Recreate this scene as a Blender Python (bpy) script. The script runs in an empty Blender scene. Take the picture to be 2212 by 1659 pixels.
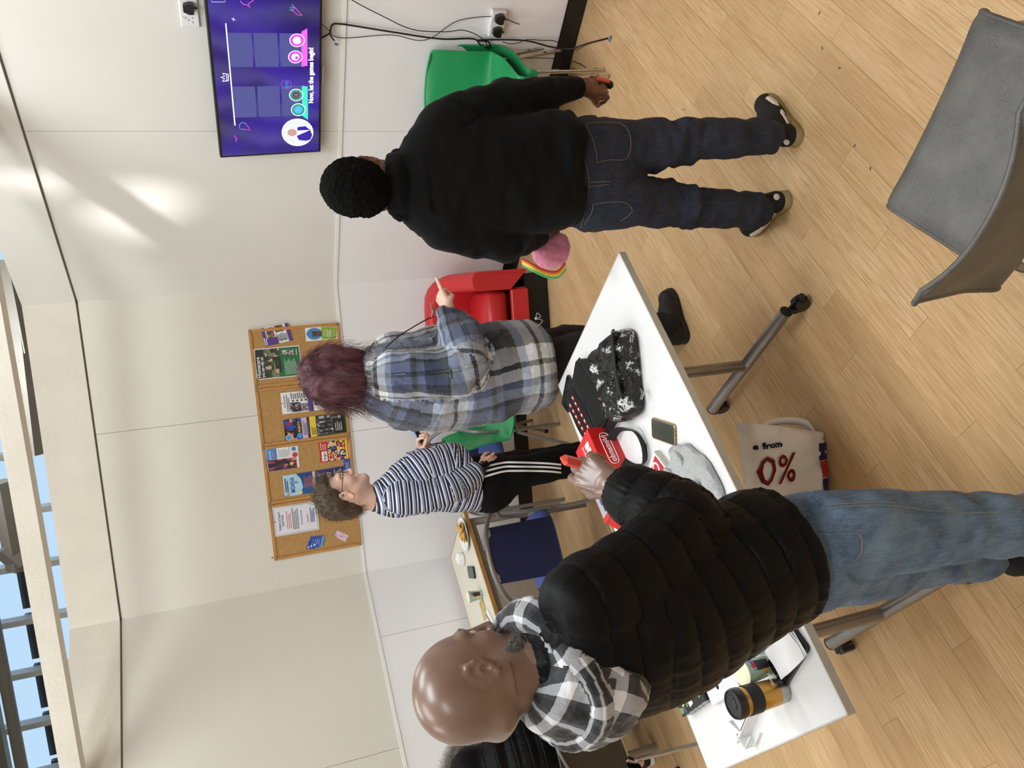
import bpy, bmesh, math, random
import numpy as np
from mathutils import Vector, Matrix
random.seed(7)
PI = math.pi
SC = bpy.context.scene
COL = SC.collection
# ------------------------------------------------------------------ camera
HC = 2.1                      # the phone is held 2.1 m above the floor, turned on its side
F = 1668.0
def _n(v): v = np.array(v, float); return v/np.linalg.norm(v)
_z = _n((-(5700-1106), (287-829.5), F))        # world up seen from the camera
_g = np.array([0, 0, -1.]); _g = _n(_g-_z*np.dot(_z, _g))
_e = np.cross(_g, _z)
MC = np.array([_e, _g, _z])                    # camera space -> world space
cd = bpy.data.cameras.new('camera'); cam = bpy.data.objects.new('camera', cd); COL.objects.link(cam)
cam.matrix_world = Matrix.Translation((0, 0, HC)) @ Matrix(MC.tolist()).to_4x4()
cd.sensor_fit = 'HORIZONTAL'; cd.sensor_width = 36; cd.lens = F*36/2212
cd.clip_start = 0.05; cd.clip_end = 200
SC.camera = cam
# ------------------------------------------------------------------ world, sun, lamps, exposure
w = bpy.data.worlds.new('sky'); SC.world = w; w.use_nodes = True
nt = w.node_tree; nt.nodes.clear()
wo = nt.nodes.new('ShaderNodeOutputWorld'); wb = nt.nodes.new('ShaderNodeBackground')
tc = nt.nodes.new('ShaderNodeTexCoord'); sx = nt.nodes.new('ShaderNodeSeparateXYZ'); cr = nt.nodes.new('ShaderNodeValToRGB')
nt.links.new(tc.outputs['Generated'], sx.inputs[0]); nt.links.new(sx.outputs['Z'], cr.inputs[0]); nt.links.new(cr.outputs[0], wb.inputs[0])
cr.color_ramp.elements[0].color = (.66, .82, .97, 1); cr.color_ramp.elements[0].position = 0
cr.color_ramp.elements[1].color = (.36, .58, .9, 1); cr.color_ramp.elements[1].position = 1
wb.inputs[1].default_value = .62
nt.links.new(wb.outputs[0], wo.inputs[0])
sl = bpy.data.lights.new('sun', 'SUN'); sl.energy = 2.2; sl.angle = math.radians(3.0); sl.color = (1, .98, .94)
so = bpy.data.objects.new('sun', sl); COL.objects.link(so)
so.rotation_euler = Vector((1.45, 1.55, -2.35)).to_track_quat('-Z', 'Y').to_euler()
LAMPS = [(-1.5, 1.7), (0.7, 1.25), (-2.0, 4.2), (0.9, 3.3), (-.3, -1.5), (-4.0, 1.4), (0.3, 7.2)]  # last one is an added lamp, brightening the roof steel behind the back wall
for i, (x, y) in enumerate(LAMPS):
    l = bpy.data.lights.new('panel_light', 'AREA'); l.shape = 'RECTANGLE'; l.size = 1.5; l.size_y = .7
    l.energy = (14.5, 36, 17, 28, 22, 16, 26)[i]; l.color = (.875, .945, 1)
    o = bpy.data.objects.new('panel_light', l); COL.objects.link(o); o.location = (x, y, 4.71); o.rotation_euler = (0, 0, .66)
SC.view_settings.view_transform = 'Standard'; SC.view_settings.look = 'None'; SC.view_settings.gamma = 1
SC.view_settings.exposure = 0.78; SC.view_settings.use_curve_mapping = False
# ------------------------------------------------------------------ measuring helpers (photo pixel 2212x1659 -> world point)
def ray(px, py): return MC @ np.array([px-1106, -(py-829.5), -F])
def at(px, py, Y):
    r = ray(px, py); return r*(Y/r[1])+np.array([0, 0, HC])
def atz(px, py, z):
    r = ray(px, py); return r*((z-HC)/r[2])+np.array([0, 0, HC])
class Wall:
    def __init__(s, p, ang): s.p = np.array(p, float); a = math.radians(ang); s.d = np.array([math.cos(a), math.sin(a)]); s.n = np.array([s.d[1], -s.d[0]])
    def hit(s, px, py, off=0):
        n = s.n; r = ray(px, py)
        if n @ s.p < 0: n = -n
        t = (s.p @ n-off)/(r[:2] @ n); return r*t+np.array([0, 0, HC])
    def sz(s, px, py): P = s.hit(px, py); return ((P[:2]-s.p) @ s.d, P[2])
    def P(s, sv, z, off=0):
        n = s.n if s.n @ s.p > 0 else -s.n
        q = s.p+s.d*sv-n*off; return np.array([q[0], q[1], z])
WA = Wall((1.86, 4.15), 128); WB = Wall((-.7, 5.65), 173); WC = Wall((-1.24, 5.716), 38)
# ------------------------------------------------------------------ materials
def sr(c):
    return tuple([(v/12.92 if v <= .04045 else ((v+.055)/1.055)**2.4) for v in [x/255 for x in c]])+(1,)
MATS = {}
class N:
    def __init__(s, m): s.t = m.node_tree; s.b = s.t.nodes['Principled BSDF']
    def new(s, k, **kw):
        n = s.t.nodes.new('ShaderNode'+k)
        for a, v in kw.items(): setattr(n, a, v)
        return n
    def l(s, a, b): s.t.links.new(a, b)
    def math(s, op, a, b=None, clamp=False):
        n = s.new('Math', operation=op, use_clamp=clamp)
        for i, v in enumerate((a, b)):
            if v is None: continue
            if isinstance(v, (int, float)): n.inputs[i].default_value = v
            else: s.l(v, n.inputs[i])
        return n.outputs[0]
    def mix(s, f, a, b, bt='MIX'):
        n = s.new('Mix', data_type='RGBA', blend_type=bt)
        for i, v in ((0, f), (6, a), (7, b)):
            if isinstance(v, (int, float)): n.inputs[i].default_value = v
            elif isinstance(v, tuple): n.inputs[i].default_value = v
            else: s.l(v, n.inputs[i])
        return n.outputs[2]
    def noise(s, vec, scale, detail=3, rough=.5):
        n = s.new('TexNoise'); n.inputs['Scale'].default_value = scale; n.inputs['Detail'].default_value = detail; n.inputs['Roughness'].default_value = rough
        if vec is not None: s.l(vec, n.inputs['Vector'])
        return n.outputs[0]
    def ramp(s, f, stops, interp='LINEAR'):
        n = s.new('ValToRGB'); n.color_ramp.interpolation = interp; e = n.color_ramp.elements
        while len(e) < len(stops): e.new(1)
        for k, (p, c) in enumerate(stops): e[k].position = p; e[k].color = c if len(c) == 4 else c+(1,)
        s.l(f, n.inputs[0]); return n.outputs[0]
    def mapping(s, vec, scale, loc=(0, 0, 0)):
        n = s.new('Mapping'); n.inputs['Scale'].default_value = scale; n.inputs['Location'].default_value = loc; s.l(vec, n.inputs[0]); return n.outputs[0]
    def bump(s, h, strength=.3, dist=.002):
        n = s.new('Bump'); n.inputs['Strength'].default_value = strength; n.inputs['Distance'].default_value = dist; s.l(h, n.inputs['Height']); s.l(n.outputs[0], s.b.inputs['Normal'])
def mat(name, col, rough=.5, metal=0, var=0, vscale=8, bump=0, bscale=60, bdist=.002, spec=None, coat=0, sheen=0, sub=0, trans=0, emit=None, es=1, alpha=1):
    """one plain procedural surface: base colour with a little noise in tone and relief"""
    if name in MATS: return MATS[name]
    m = bpy.data.materials.new(name); m.use_nodes = True; n = N(m); b = n.b
    c = sr(col); b.inputs['Base Color'].default_value = c; b.inputs['Roughness'].default_value = rough; b.inputs['Metallic'].default_value = metal
    tcn = n.new('TexCoord').outputs['Object']
    if var:
        f = n.noise(tcn, vscale, 4)
        lo = tuple(v*(1-var) for v in c[:3])+(1,); hi = tuple(min(1, v*(1+var)) for v in c[:3])+(1,)
        n.l(n.ramp(f, [(.3, lo), (.7, hi)]), b.inputs['Base Color'])
    if bump: n.bump(n.noise(tcn, bscale, 4), bump, bdist)
    if spec is not None: b.inputs['Specular IOR Level'].default_value = spec
    if coat: b.inputs['Coat Weight'].default_value = coat; b.inputs['Coat Roughness'].default_value = .15
    if sheen: b.inputs['Sheen Weight'].default_value = sheen; b.inputs['Sheen Roughness'].default_value = .5
    if sub: b.inputs['Subsurface Weight'].default_value = sub; b.inputs['Subsurface Radius'].default_value = (.01, .004, .002)
    if trans: b.inputs['Transmission Weight'].default_value = trans
    if alpha < 1: b.inputs['Alpha'].default_value = alpha
    if emit: b.inputs['Emission Color'].default_value = sr(emit); b.inputs['Emission Strength'].default_value = es
    MATS[name] = m; return m
# ------------------------------------------------------------------ objects
ROOTM = {}
def thing(name, label, cat, loc=(0, 0, 0), rz=0, group=None, kind=None):
    o = bpy.data.objects.new(name, None); COL.objects.link(o); o.empty_display_size = .1
    o.location = loc; o.rotation_euler = (0, 0, rz); o['label'] = label; o['category'] = cat
    if group: o['group'] = group
    if kind: o['kind'] = kind
    ROOTM[o.name] = Matrix.Translation(loc) @ Matrix.Rotation(rz, 4, 'Z')
    return o
def tag(o, label, cat, group=None):
    o['label'] = label; o['category'] = cat
    if group: o['group'] = group
    return o
class G:
    """collects shapes; build() links them as ONE mesh object"""
    def __init__(s): s.v = []; s.f = []; s.m = []; s.mi = 0
    def add(s, vs, fs):
        o = len(s.v); s.v += [tuple(map(float, p)) for p in vs]; s.f += [tuple(o+i for i in f) for f in fs]; s.m += [s.mi]*len(fs); return s
    def box(s, c, d, rz=0, R=None, bev=0):
        c = np.array(c, float); h = np.array(d, float)/2; bev = min(bev, .45*min(d))
        M = R if R is not None else np.array([[math.cos(rz), -math.sin(rz), 0], [math.sin(rz), math.cos(rz), 0], [0, 0, 1]])
        if not bev:
            vs = [M @ (np.array([a, b, e])*h)+c for a in (-1, 1) for b in (-1, 1) for e in (-1, 1)]
            return s.add(vs, [(0, 1, 3, 2), (4, 6, 7, 5), (0, 4, 5, 1), (2, 3, 7, 6), (0, 2, 6, 4), (1, 5, 7, 3)])
        vs = []; idx = {}
        for a in (-1, 1):
            for b in (-1, 1):
                for e in (-1, 1):
                    for ax in range(3):
                        p = np.array([a, b, e])*(h-bev); p[ax] = (a, b, e)[ax]*h[ax]; idx[(a, b, e, ax)] = len(vs); vs.append(M @ p+c)
        fs = []
        for ax in range(3):
            o1, o2 = [k for k in range(3) if k != ax]
            for sg in (-1, 1):
                q = []
                for (i, j) in ((-1, -1), (1, -1), (1, 1), (-1, 1)):
                    t = [0, 0, 0]; t[ax] = sg; t[o1] = i; t[o2] = j; q.append(idx[tuple(t)+(ax,)])
                fs.append(tuple(q))
        for ax in range(3):
            o1, o2 = [k for k in range(3) if k != ax]
            for i in (-1, 1):
                for j in (-1, 1):
                    t0 = [0, 0, 0]; t0[ax] = -1; t0[o1] = i; t0[o2] = j; t1 = list(t0); t1[ax] = 1
                    fs.append((idx[tuple(t0)+(o1,)], idx[tuple(t1)+(o1,)], idx[tuple(t1)+(o2,)], idx[tuple(t0)+(o2,)]))
        for a in (-1, 1):
            for b in (-1, 1):
                for e in (-1, 1): fs.append(tuple(idx[(a, b, e, ax)] for ax in range(3)))
        return s.add(vs, fs)
    def tube(s, pts, r, n=10, cap=True, closed=False, flat=1.0, ref=None):
        pts = [np.array(p, float) for p in pts]; k = len(pts)
        rs = r if hasattr(r, '__len__') else [r]*k
        vs = []; up = None
        for i in range(k):
            a = pts[(i-1) % k] if (i or closed) else pts[0]; b = pts[(i+1) % k] if (i < k-1 or closed) else pts[-1]
            t = b-a; t /= (np.linalg.norm(t)+1e-12)
            if up is None:
                up = np.array(ref, float) if ref is not None else (np.array([0, 0, 1.]) if abs(t[2]) < .9 else np.array([1., 0, 0]))
            if ref is not None: up = np.array(ref, float)
            u = up-t*(up @ t); u /= (np.linalg.norm(u)+1e-12); up = u; w_ = np.cross(t, u)
            for j in range(n):
                th = 2*PI*j/n; vs.append(pts[i]+rs[i]*(math.cos(th)*u*flat+math.sin(th)*w_))
        fs = []
        for i in range(k if closed else k-1):
            for j in range(n):
                a = i*n+j; b = i*n+(j+1) % n; c = ((i+1) % k)*n+(j+1) % n; d = ((i+1) % k)*n+j; fs.append((a, b, c, d))
        if cap and not closed: fs.append(tuple(range(n))[::-1]); fs.append(tuple(range((k-1)*n, k*n)))
        return s.add(vs, fs)
    def lathe(s, prof, c=(0, 0, 0), n=24, R=None):
        vs = []; c = np.array(c, float); R = np.eye(3) if R is None else R
        for (r, z) in prof:
            for j in range(n):
                t = 2*PI*j/n; vs.append(R @ np.array([r*math.cos(t), r*math.sin(t), z])+c)
        fs = []
        for i in range(len(prof)-1):
            for j in range(n):
                fs.append((i*n+j, i*n+(j+1) % n, (i+1)*n+(j+1) % n, (i+1)*n+j))
        if prof[0][0] > 1e-5: fs.append(tuple(range(n))[::-1])
        if prof[-1][0] > 1e-5: fs.append(tuple(range((len(prof)-1)*n, len(prof)*n)))
        return s.add(vs, fs)
    def prism(s, pts2, z0, z1, fn=None):
        """extrude an outline (x,y) from z0 to z1; fn maps (x,y,z) to a world point"""
        fn = fn or (lambda x, y, z: (x, y, z)); n = len(pts2)
        vs = [fn(x, y, z0) for x, y in pts2]+[fn(x, y, z1) for x, y in pts2]
        return s.add(vs, [tuple(range(n))[::-1], tuple(range(n, 2*n))]+[(i, (i+1) % n, n+(i+1) % n, n+i) for i in range(n)])
    def sheet(s, P, th, nrm=None):
        """grid of points P[i][j] made into a solid sheet of thickness th"""
        P = np.array(P, float); a, b = P.shape[:2]
        du = np.gradient(P, axis=0); dv = np.gradient(P, axis=1); nn = np.cross(du, dv); nn /= (np.linalg.norm(nn, axis=2, keepdims=True)+1e-12)
        T = P+nn*th/2; B = P-nn*th/2
        vs = list(T.reshape(-1, 3))+list(B.reshape(-1, 3)); o = a*b; fs = []
        for i in range(a-1):
            for j in range(b-1):
                q = (i*b+j, (i+1)*b+j, (i+1)*b+j+1, i*b+j+1); fs.append(q); fs.append(tuple(o+k for k in q[::-1]))
        ring = [(0, j) for j in range(b)]+[(i, b-1) for i in range(1, a)]+[(a-1, j) for j in range(b-2, -1, -1)]+[(i, 0) for i in range(a-2, 0, -1)]
        for k in range(len(ring)):
            x = ring[k][0]*b+ring[k][1]; y = ring[(k+1) % len(ring)]; y = y[0]*b+y[1]; fs.append((x, y, o+y, o+x))
        return s.add(vs, fs)
    def sphere(s, c, r, n=12, sc=(1, 1, 1), R=None):
        prof = [(max(r*math.sin(PI*i/n), 0 if i in (0, n) else 0), -r*math.cos(PI*i/n)) for i in range(n+1)]
        R = np.eye(3) if R is None else R
        return s.lathe([(a, b) for a, b in prof], c, n*2, R @ np.diag(sc))
    def build(s, name, m, parent=None, world=False, smooth=True, kind=None, attr=None, loc=None, sharp=35):
        v = s.v
        if world and parent is not None:
            r = parent
            while r.parent: r = r.parent
            Mi = ROOTM.get(r.name)
            if Mi is not None:
                A = np.array(Mi.inverted()); V = np.array(v); v = (V @ A[:3, :3].T+A[:3, 3])
        if loc is not None: v = np.array(v)-np.array(loc)
        me = bpy.data.meshes.new(name); me.from_pydata([tuple(map(float, p)) for p in v], [], s.f)
        ms = m if isinstance(m, (list, tuple)) else [m]
        for x in ms: me.materials.append(x)
        if len(ms) > 1: me.polygons.foreach_set('material_index', s.m)
        bm = bmesh.new(); bm.from_mesh(me)
        bmesh.ops.recalc_face_normals(bm, faces=bm.faces); bm.to_mesh(me); bm.free()
        if smooth:
            me.polygons.foreach_set('use_smooth', [True]*len(me.polygons))
            if sharp: me.set_sharp_from_angle(angle=math.radians(sharp))
        if attr is not None:
            at_ = me.attributes.new('cs', 'FLOAT_VECTOR', 'POINT'); at_.data.foreach_set('vector', np.array(attr, dtype=np.float32).ravel())
        o = bpy.data.objects.new(name, me); COL.objects.link(o)
        if loc is not None: o.location = loc
        if parent is not None: o.parent = parent
        if kind: o['kind'] = kind
        return o
def copy_tree(o, parent=None, **kw):
    c = o.copy(); COL.objects.link(c)
    if parent is not None: c.parent = parent
    for ch in [x for x in bpy.data.objects if x.parent == o]: copy_tree(ch, c)
    return c
def dup(root, loc, rz, label, group=None):
    c = root.copy(); COL.objects.link(c); c.location = loc; c.rotation_euler = (0, 0, rz); c['label'] = label
    if group: c['group'] = group
    ROOTM[c.name] = Matrix.Translation(loc) @ Matrix.Rotation(rz, 4, 'Z')
    for ch in [x for x in bpy.data.objects if x.parent == root]: copy_tree(ch, c)
    return c
def smooth_path(pts, k=6, closed=False):
    """Catmull-Rom through pts"""
    P = [np.array(p, float) for p in pts]; n = len(P); out = []
    for i in range(n if closed else n-1):
        if closed: a, b, c, d = P[(i-1) % n], P[i], P[(i+1) % n], P[(i+2) % n]
        else: a, b, c, d = P[max(i-1, 0)], P[i], P[i+1], P[min(i+2, n-1)]
        for j in range(k):
            t = j/k; out.append(.5*((2*b)+(-a+c)*t+(2*a-5*b+4*c-d)*t*t+(-a+3*b-3*c+d)*t**3))
    if not closed: out.append(P[-1])
    return out
def text(s, size, m, parent, O, X, Yv, name='lettering', align='LEFT', bold=0.0, shear=0, width=None, depth=.0004):
    """flat lettering: origin O, reading direction X, letter-up Y (world vectors)"""
    cu = bpy.data.curves.new(name, 'FONT'); cu.body = s; cu.size = size; cu.align_x = align; cu.align_y = 'CENTER'; cu.offset = bold; cu.extrude = depth; cu.shear = shear
    cu.resolution_u = 2
    to = bpy.data.objects.new('tmp_text', cu); COL.objects.link(to)
    bpy.context.view_layer.update()
    me = bpy.data.meshes.new_from_object(to.evaluated_get(bpy.context.evaluated_depsgraph_get()))
    bpy.data.objects.remove(to)
    if not len(me.vertices): return None
    V = np.empty(len(me.vertices)*3); me.vertices.foreach_get('co', V); V = V.reshape(-1, 3)
    if width: V[:, 0] *= width/max(1e-6, V[:, 0].max()-V[:, 0].min())
    X = _n(X); Yv = _n(np.array(Yv)-X*(np.array(Yv) @ X)); Z = np.cross(X, Yv)
    Wd = np.array(O)+V[:, :1]*X+V[:, 1:2]*Yv+V[:, 2:3]*Z
    if parent is not None:
        r = parent
        while r.parent: r = r.parent
        if r.name in ROOTM:
            A = np.array(ROOTM[r.name].inverted()); Wd = Wd @ A[:3, :3].T+A[:3, 3]
    me.vertices.foreach_set('co', Wd.ravel()); me.name = name
    me.materials.clear(); me.materials.append(m)
    o = bpy.data.objects.new(name, me); COL.objects.link(o)
    if parent is not None: o.parent = parent
    return o
def rot3(axis, a):
    return np.array(Matrix.Rotation(a, 3, Vector(axis)))
# ------------------------------------------------------------------ setting materials
M_wall = mat('wall_panel_white', (226, 224, 218), .35, var=.02, vscale=3, bump=.05, bscale=90, bdist=.001)
M_wallB = mat('wall_panel_cream', (222, 219, 209), .42, var=.02, vscale=2, bump=.06, bscale=120, bdist=.001)
M_low = mat('wall_lower_white', (240, 240, 242), .4, var=.02, vscale=2)
M_gap = mat('joint_shadow_grey', (150, 148, 140), .8)
M_plaster = mat('rough_painted_plaster', (222, 216, 204), .7, var=.04, vscale=5, bump=.5, bscale=40, bdist=.004)
M_bead = mat('white_trim', (240, 240, 236), .35)
M_skirt = mat('black_skirting', (22, 20, 20), .35, bump=.05, bscale=40)
M_white = mat('white_plastic', (232, 232, 232), .35)
M_steelgrey = mat('painted_grey_steel', (152, 146, 136), .5, var=.06, vscale=6)
M_black = mat('black_plastic', (18, 18, 19), .4)
M_blackgloss = mat('black_gloss', (8, 8, 9), .12)
M_glass = mat('window_glass', (235, 245, 250), .02, trans=1.0); M_glass.node_tree.nodes['Principled BSDF'].inputs['IOR'].default_value = 1.05
M_galv = mat('bare_tube_steel', (150, 150, 152), .32, metal=.85, var=.06, vscale=15)
M_tubegrey = mat('grey_enamel_tube', (128, 126, 124), .35, metal=.3)
M_chrome = mat('chrome', (200, 200, 202), .12, metal=1)
# wood floor: each plank an object of its own, tone picked per plank
def plank_material():
    m = bpy.data.materials.new('oak_vinyl_plank'); m.use_nodes = True; n = N(m); b = n.b
    tcn = n.new('TexCoord').outputs['Object']; inf = n.new('ObjectInfo').outputs['Random']
    off = n.new('CombineXYZ'); n.l(n.math('MULTIPLY', inf, 37.), off.inputs[0]); n.l(n.math('MULTIPLY', inf, 91.), off.inputs[1])
    va = n.new('VectorMath', operation='ADD'); n.l(tcn, va.inputs[0]); n.l(off.outputs[0], va.inputs[1]); v = va.outputs[0]
    base = n.ramp(inf, [(0, sr((202, 168, 124))), (.4, sr((215, 181, 135))), (.75, sr((223, 191, 147))), (1, sr((208, 174, 129)))])
    g1 = n.noise(n.mapping(v, (2.2, 46, 1)), 3.0, 5, .6)
    g2 = n.noise(n.mapping(v, (6, 190, 1)), 2.5, 4, .7)
    g3 = n.noise(n.mapping(v, (1.2, 7, 1)), 1.6, 3, .5)
    c = n.mix(n.ramp(g1, [(.38, (0, 0, 0)), (.62, (.8, .8, .8))]), base, sr((184, 144, 98)))
    wv = n.new('TexWave', wave_type='RINGS', rings_direction='Z'); wv.inputs['Scale'].default_value = 5; wv.inputs['Distortion'].default_value = 5.5; wv.inputs['Detail'].default_value = 3
    n.l(n.mapping(v, (1.1, 12, 1)), wv.inputs['Vector'])
    c = n.mix(n.math('MULTIPLY', n.ramp(wv.outputs[0], [(.55, (0, 0, 0)), (.95, (1, 1, 1))]), .16), c, sr((150, 108, 66)))
    c = n.mix(n.ramp(g2, [(.56, (0, 0, 0)), (.74, (.5, .5, .5))]), c, sr((160, 116, 72)))
    c = n.mix(n.math('MULTIPLY', n.ramp(g3, [(.4, (0, 0, 0)), (.7, (1, 1, 1))]), .3), c, sr((224, 192, 148)))
    n.l(c, b.inputs['Base Color']); b.inputs['Roughness'].default_value = .38
    n.l(n.ramp(g2, [(0, (.32, .32, .32)), (1, (.5, .5, .5))]), b.inputs['Roughness'])
    n.bump(g2, .12, .0006); b.inputs['Specular IOR Level'].default_value = .35
    return m
M_plank = plank_material(); M_seam = mat('plank_seam', (150, 114, 76), .7)
UA = math.radians(37.7); U = np.array([math.cos(UA), math.sin(UA)]); Vv = np.array([-U[1], U[0]])
g = G(); g.box((0.4, 2.6, -.06), (11, 13, .114)); floor = g.build('floor', M_seam, smooth=False); floor['kind'] = 'structure'; floor['label'] = 'pale oak plank floor'
PW = .1014; PL = .945; V0 = .932
JO = {0: 1.809, -0: 2.138, 1: 2.445, 2: 2.128, 3: 1.814, 4: 2.443, 5: 1.184, 6: 1.789, 7: 1.527, 8: 1.309, 9: 3.438, 10: 1.911, 11: 1.305, 13: .036, 15: .324}
def in_view(pts):
    for (u_, v_) in pts:
        p = U*u_+Vv*v_; c = MC.T @ np.array([p[0], p[1], -HC])
        if c[2] < -.2:
            x = 1106+F*c[0]/-c[2]; y = 829.5-F*c[1]/-c[2]
            if -15 < x < 2230 and -15 < y < 1675: return True
    return False
meshes = {}
def plank_mesh(L):
    L = round(L, 3)
    if L not in meshes:
        gg = G(); gg.box((L/2, PW/2, -.0015), (L-.0007, PW-.0007, .003), bev=.0005); o = gg.build('plank', M_plank, smooth=False); meshes[L] = o.data; bpy.data.objects.remove(o)
    return meshes[L]
rest = G(); npl = 0
rr = random.Random(3)
for k in range(-48, 50):
    v0 = V0+k*PW; j = JO.get(k, rr.uniform(0, PL)); u = j-PL*math.ceil((j+4)/PL)
    while u < 6:
        inside = (u < 4.0 and v0 < 5.3 and v0 > -4)
        a, b = u, u+PL
        if inside:
            b2 = min(b, 4.06); vis = in_view([(a+(b2-a)*t, v0+PW*s) for t in (0, .15, .3, .5, .7, .85, 1) for s in (0, 1)])
            if vis and npl < 298 and b2-a > .03:
                p = U*a+Vv*v0
                o = bpy.data.objects.new('plank', plank_mesh(b2-a)); COL.objects.link(o); o.location = (p[0], p[1], 0); o.rotation_euler = (0, 0, UA); o.parent = floor; npl += 1
            else:
                p = U*(a+PL/2)+Vv*(v0+PW/2); rest.box((p[0], p[1], -.0015), (PL-.001, PW-.001, .003), rz=UA)
        u += PL
o = rest.build('planking', M_plank, floor, smooth=False, kind='stuff')
print('planks', npl)
# ------------------------------------------------------------------ walls
def wall_box(gg, W, s0, s1, z0, z1, t0, t1):
    """box on a wall: along s, up z, from t0 to t1 in front of the wall face"""
    vs = [W.P(s, z, t) for s in (s0, s1) for z in (z0, z1) for t in (t0, t1)]
    gg.add(vs, [(0, 1, 3, 2), (4, 6, 7, 5), (0, 4, 5, 1), (2, 3, 7, 6), (0, 2, 6, 4), (1, 5, 7, 3)])
def build_wall(name, W, s0, s1, seams_up, seams_lo, mu, label):
    gg = G(); wall_box(gg, W, s0-.02, s1+.02, 0, 3.25, -.12, -.012); o = gg.build(name, M_gap, smooth=False); o['kind'] = 'structure'; o['label'] = label
    for (za, zb, seams, m) in ((.0, 1.338, seams_lo, M_low), (1.352, 2.947, seams_up, mu)):
        ss = [s0]+list(seams)+[s1]
        for a, b in zip(ss[:-1], ss[1:]):
            gg = G(); e = .0012
            wall_box(gg, W, a+(e if a != s0 else -.004), b-(e if b != s1 else -.004), za, zb, -.012, 0)
            gg.build('panel', m, o, smooth=False)
    return o
wall_right = build_wall('wall_right', WA, -4.2, 1.665, [-2.1, -.76, .457], [-2.0, -.5, .457], M_wall, 'right wall of white panels carrying the television')
wall_back = build_wall('wall_back', WB, -1.545, .545, [-.696], [-.5], M_wallB, 'back wall of cream panels with the pinboards')
wall_left = build_wall('wall_left', WC, -4.5, .0, [-3.0, -1.235], [-1.9, -.5], M_wallB, 'left wall of cream panels beyond the laminate table')
for W, s0, s1, par, m in ((WA, -4.2, 1.685, wall_right, M_wall), (WB, -1.55, .55, wall_back, M_plaster), (WC, -4.5, .012, wall_left, M_plaster)):
    gg = G(); wall_box(gg, W, s0, s1, 2.958, 3.25, -.12, .012); o = gg.build('upper_band', m, par, smooth=False)
    gg = G(); wall_box(gg, W, s0, s1, 1.335, 1.355, -.004, .007); o = gg.build('dado_bead', M_bead, par, smooth=False)
for nm, W, s0, s1 in (('baseboard_right', WA, -4.2, 1.66), ('baseboard_back', WB, -1.53, .54), ('baseboard_left', WC, -4.5, -.01)):
    gg = G(); wall_box(gg, W, s0, s1, .0, .108, 0, .012); wall_box(gg, W, s0, s1, .108, .112, 0, .007); o = gg.build(nm, M_skirt, smooth=False); o['kind'] = 'structure'
# taller building shell around the partitioned area
M_hall = mat('hall_white', (225, 222, 214), .6)
for nm, c, d in (('wall_west', (-5.1, 2.6, 2.6), (.2, 13.4, 5.4)), ('wall_east', (5.9, 2.6, 2.6), (.2, 13.4, 5.4)), ('wall_south', (.4, -3.9, 2.6), (11.2, .2, 5.4))):
    g = G(); g.box(c, d); o = g.build(nm, M_hall, smooth=False); o['kind'] = 'structure'
WH = Wall((0, 8.6), 168)
g = G(); wall_box(g, WH, -6.4, 6.4, 0, 3.25, -.15, 0); wall_box(g, WH, -6.4, 6.4, 5.0, 5.35, -.15, 0); o = g.build('wall_north', M_hall, smooth=False); o['kind'] = 'structure'
# ceiling with one roof light through which the sun falls on the right wall
g = G(); hx0, hx1, hy0, hy1 = -.62, .35, 2.82, 3.34
g.box(((-5.1+hx0)/2, 2.6, 5.26), (hx0+5.1, 13.4, .1)); g.box(((5.9+hx1)/2, 2.6, 5.26), (5.9-hx1, 13.4, .1))
g.box(((hx0+hx1)/2, (-4+hy0)/2, 5.26), (hx1-hx0, hy0+4, .1)); g.box(((hx0+hx1)/2, (9.3+hy1)/2, 5.26), (hx1-hx0, 9.3-hy1, .1))
g.box((-.2, 3.08, 5.26), (.13, .6, .1))
o = g.build('ceiling', M_hall, smooth=False); o['kind'] = 'structure'
M_lamp = mat('lamp_diffuser', (255, 252, 245), .5, emit=(255, 248, 235), es=1.2)
LAMPL = ['panel light hanging left of the white table', 'panel light hanging nearest above the grey chair', 'panel light hanging over the laminate table', 'panel light hanging before the television wall', 'panel light hanging behind the camera', 'panel light hanging far left over the seated person', 'added unseen panel light brightening the roof steel behind the back wall']
for i, (x, y) in enumerate(LAMPS):
    t = thing('panel_light', LAMPL[i], 'ceiling light', (x, y, 4.72), .66, group='panel lights above the room')
    g = G(); g.box((0, 0, .03), (1.96, 1.06, .05), bev=.004); g.build('housing', M_white, t)
    g = G(); g.box((0, 0, .0025), (1.9, 1.0, .003)); g.build('diffuser', M_lamp, t)
    for sx_ in (-.9, .9): g = G(); g.tube([(sx_, 0, .05), (sx_, 0, .49)], .002, 5); g.build('suspension_wire', M_steelgrey, t)
# ------------------------------------------------------------------ plastered beam crossing the corner, below the clerestory
WBm = Wall(at(100, 1105, 4.7)[:2], 168.3)
def sz_line(pa, pb, W): a = W.sz(*pa); b = W.sz(*pb); return a, b
zb_ = np.mean([WBm.sz(0, 505)[1], WBm.sz(100, 1105)[1], WBm.sz(197, 1659)[1]])+.045; zt_ = np.mean([WBm.sz(0, 935)[1], WBm.sz(28, 1105)[1], WBm.sz(132, 1659)[1]])
print('beam z', zb_, zt_, [WBm.sz(*q) for q in ((0, 505), (197, 1659))])
g = G()
n_ = 60; vs = []
for i in range(n_+1):
    s = -3.2+6.8*i/n_
    for (z, t) in ((zb_, .012), (zt_, .012), (zt_, -.10), (zb_, -.10)): vs.append(WBm.P(s, z, t))
fs = []
for i in range(n_):
    for j in range(4): a = i*4+j; b = i*4+(j+1) % 4; fs.append((a, b, b+4, a+4))
fs += [(0, 1, 2, 3), tuple(n_*4+k for k in (3, 2, 1, 0))]
g.add(vs, fs); o = g.build('trim_1', M_plaster, smooth=False); o['kind'] = 'structure'; o['label'] = 'plastered beam crossing the corner above the walls'
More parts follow.
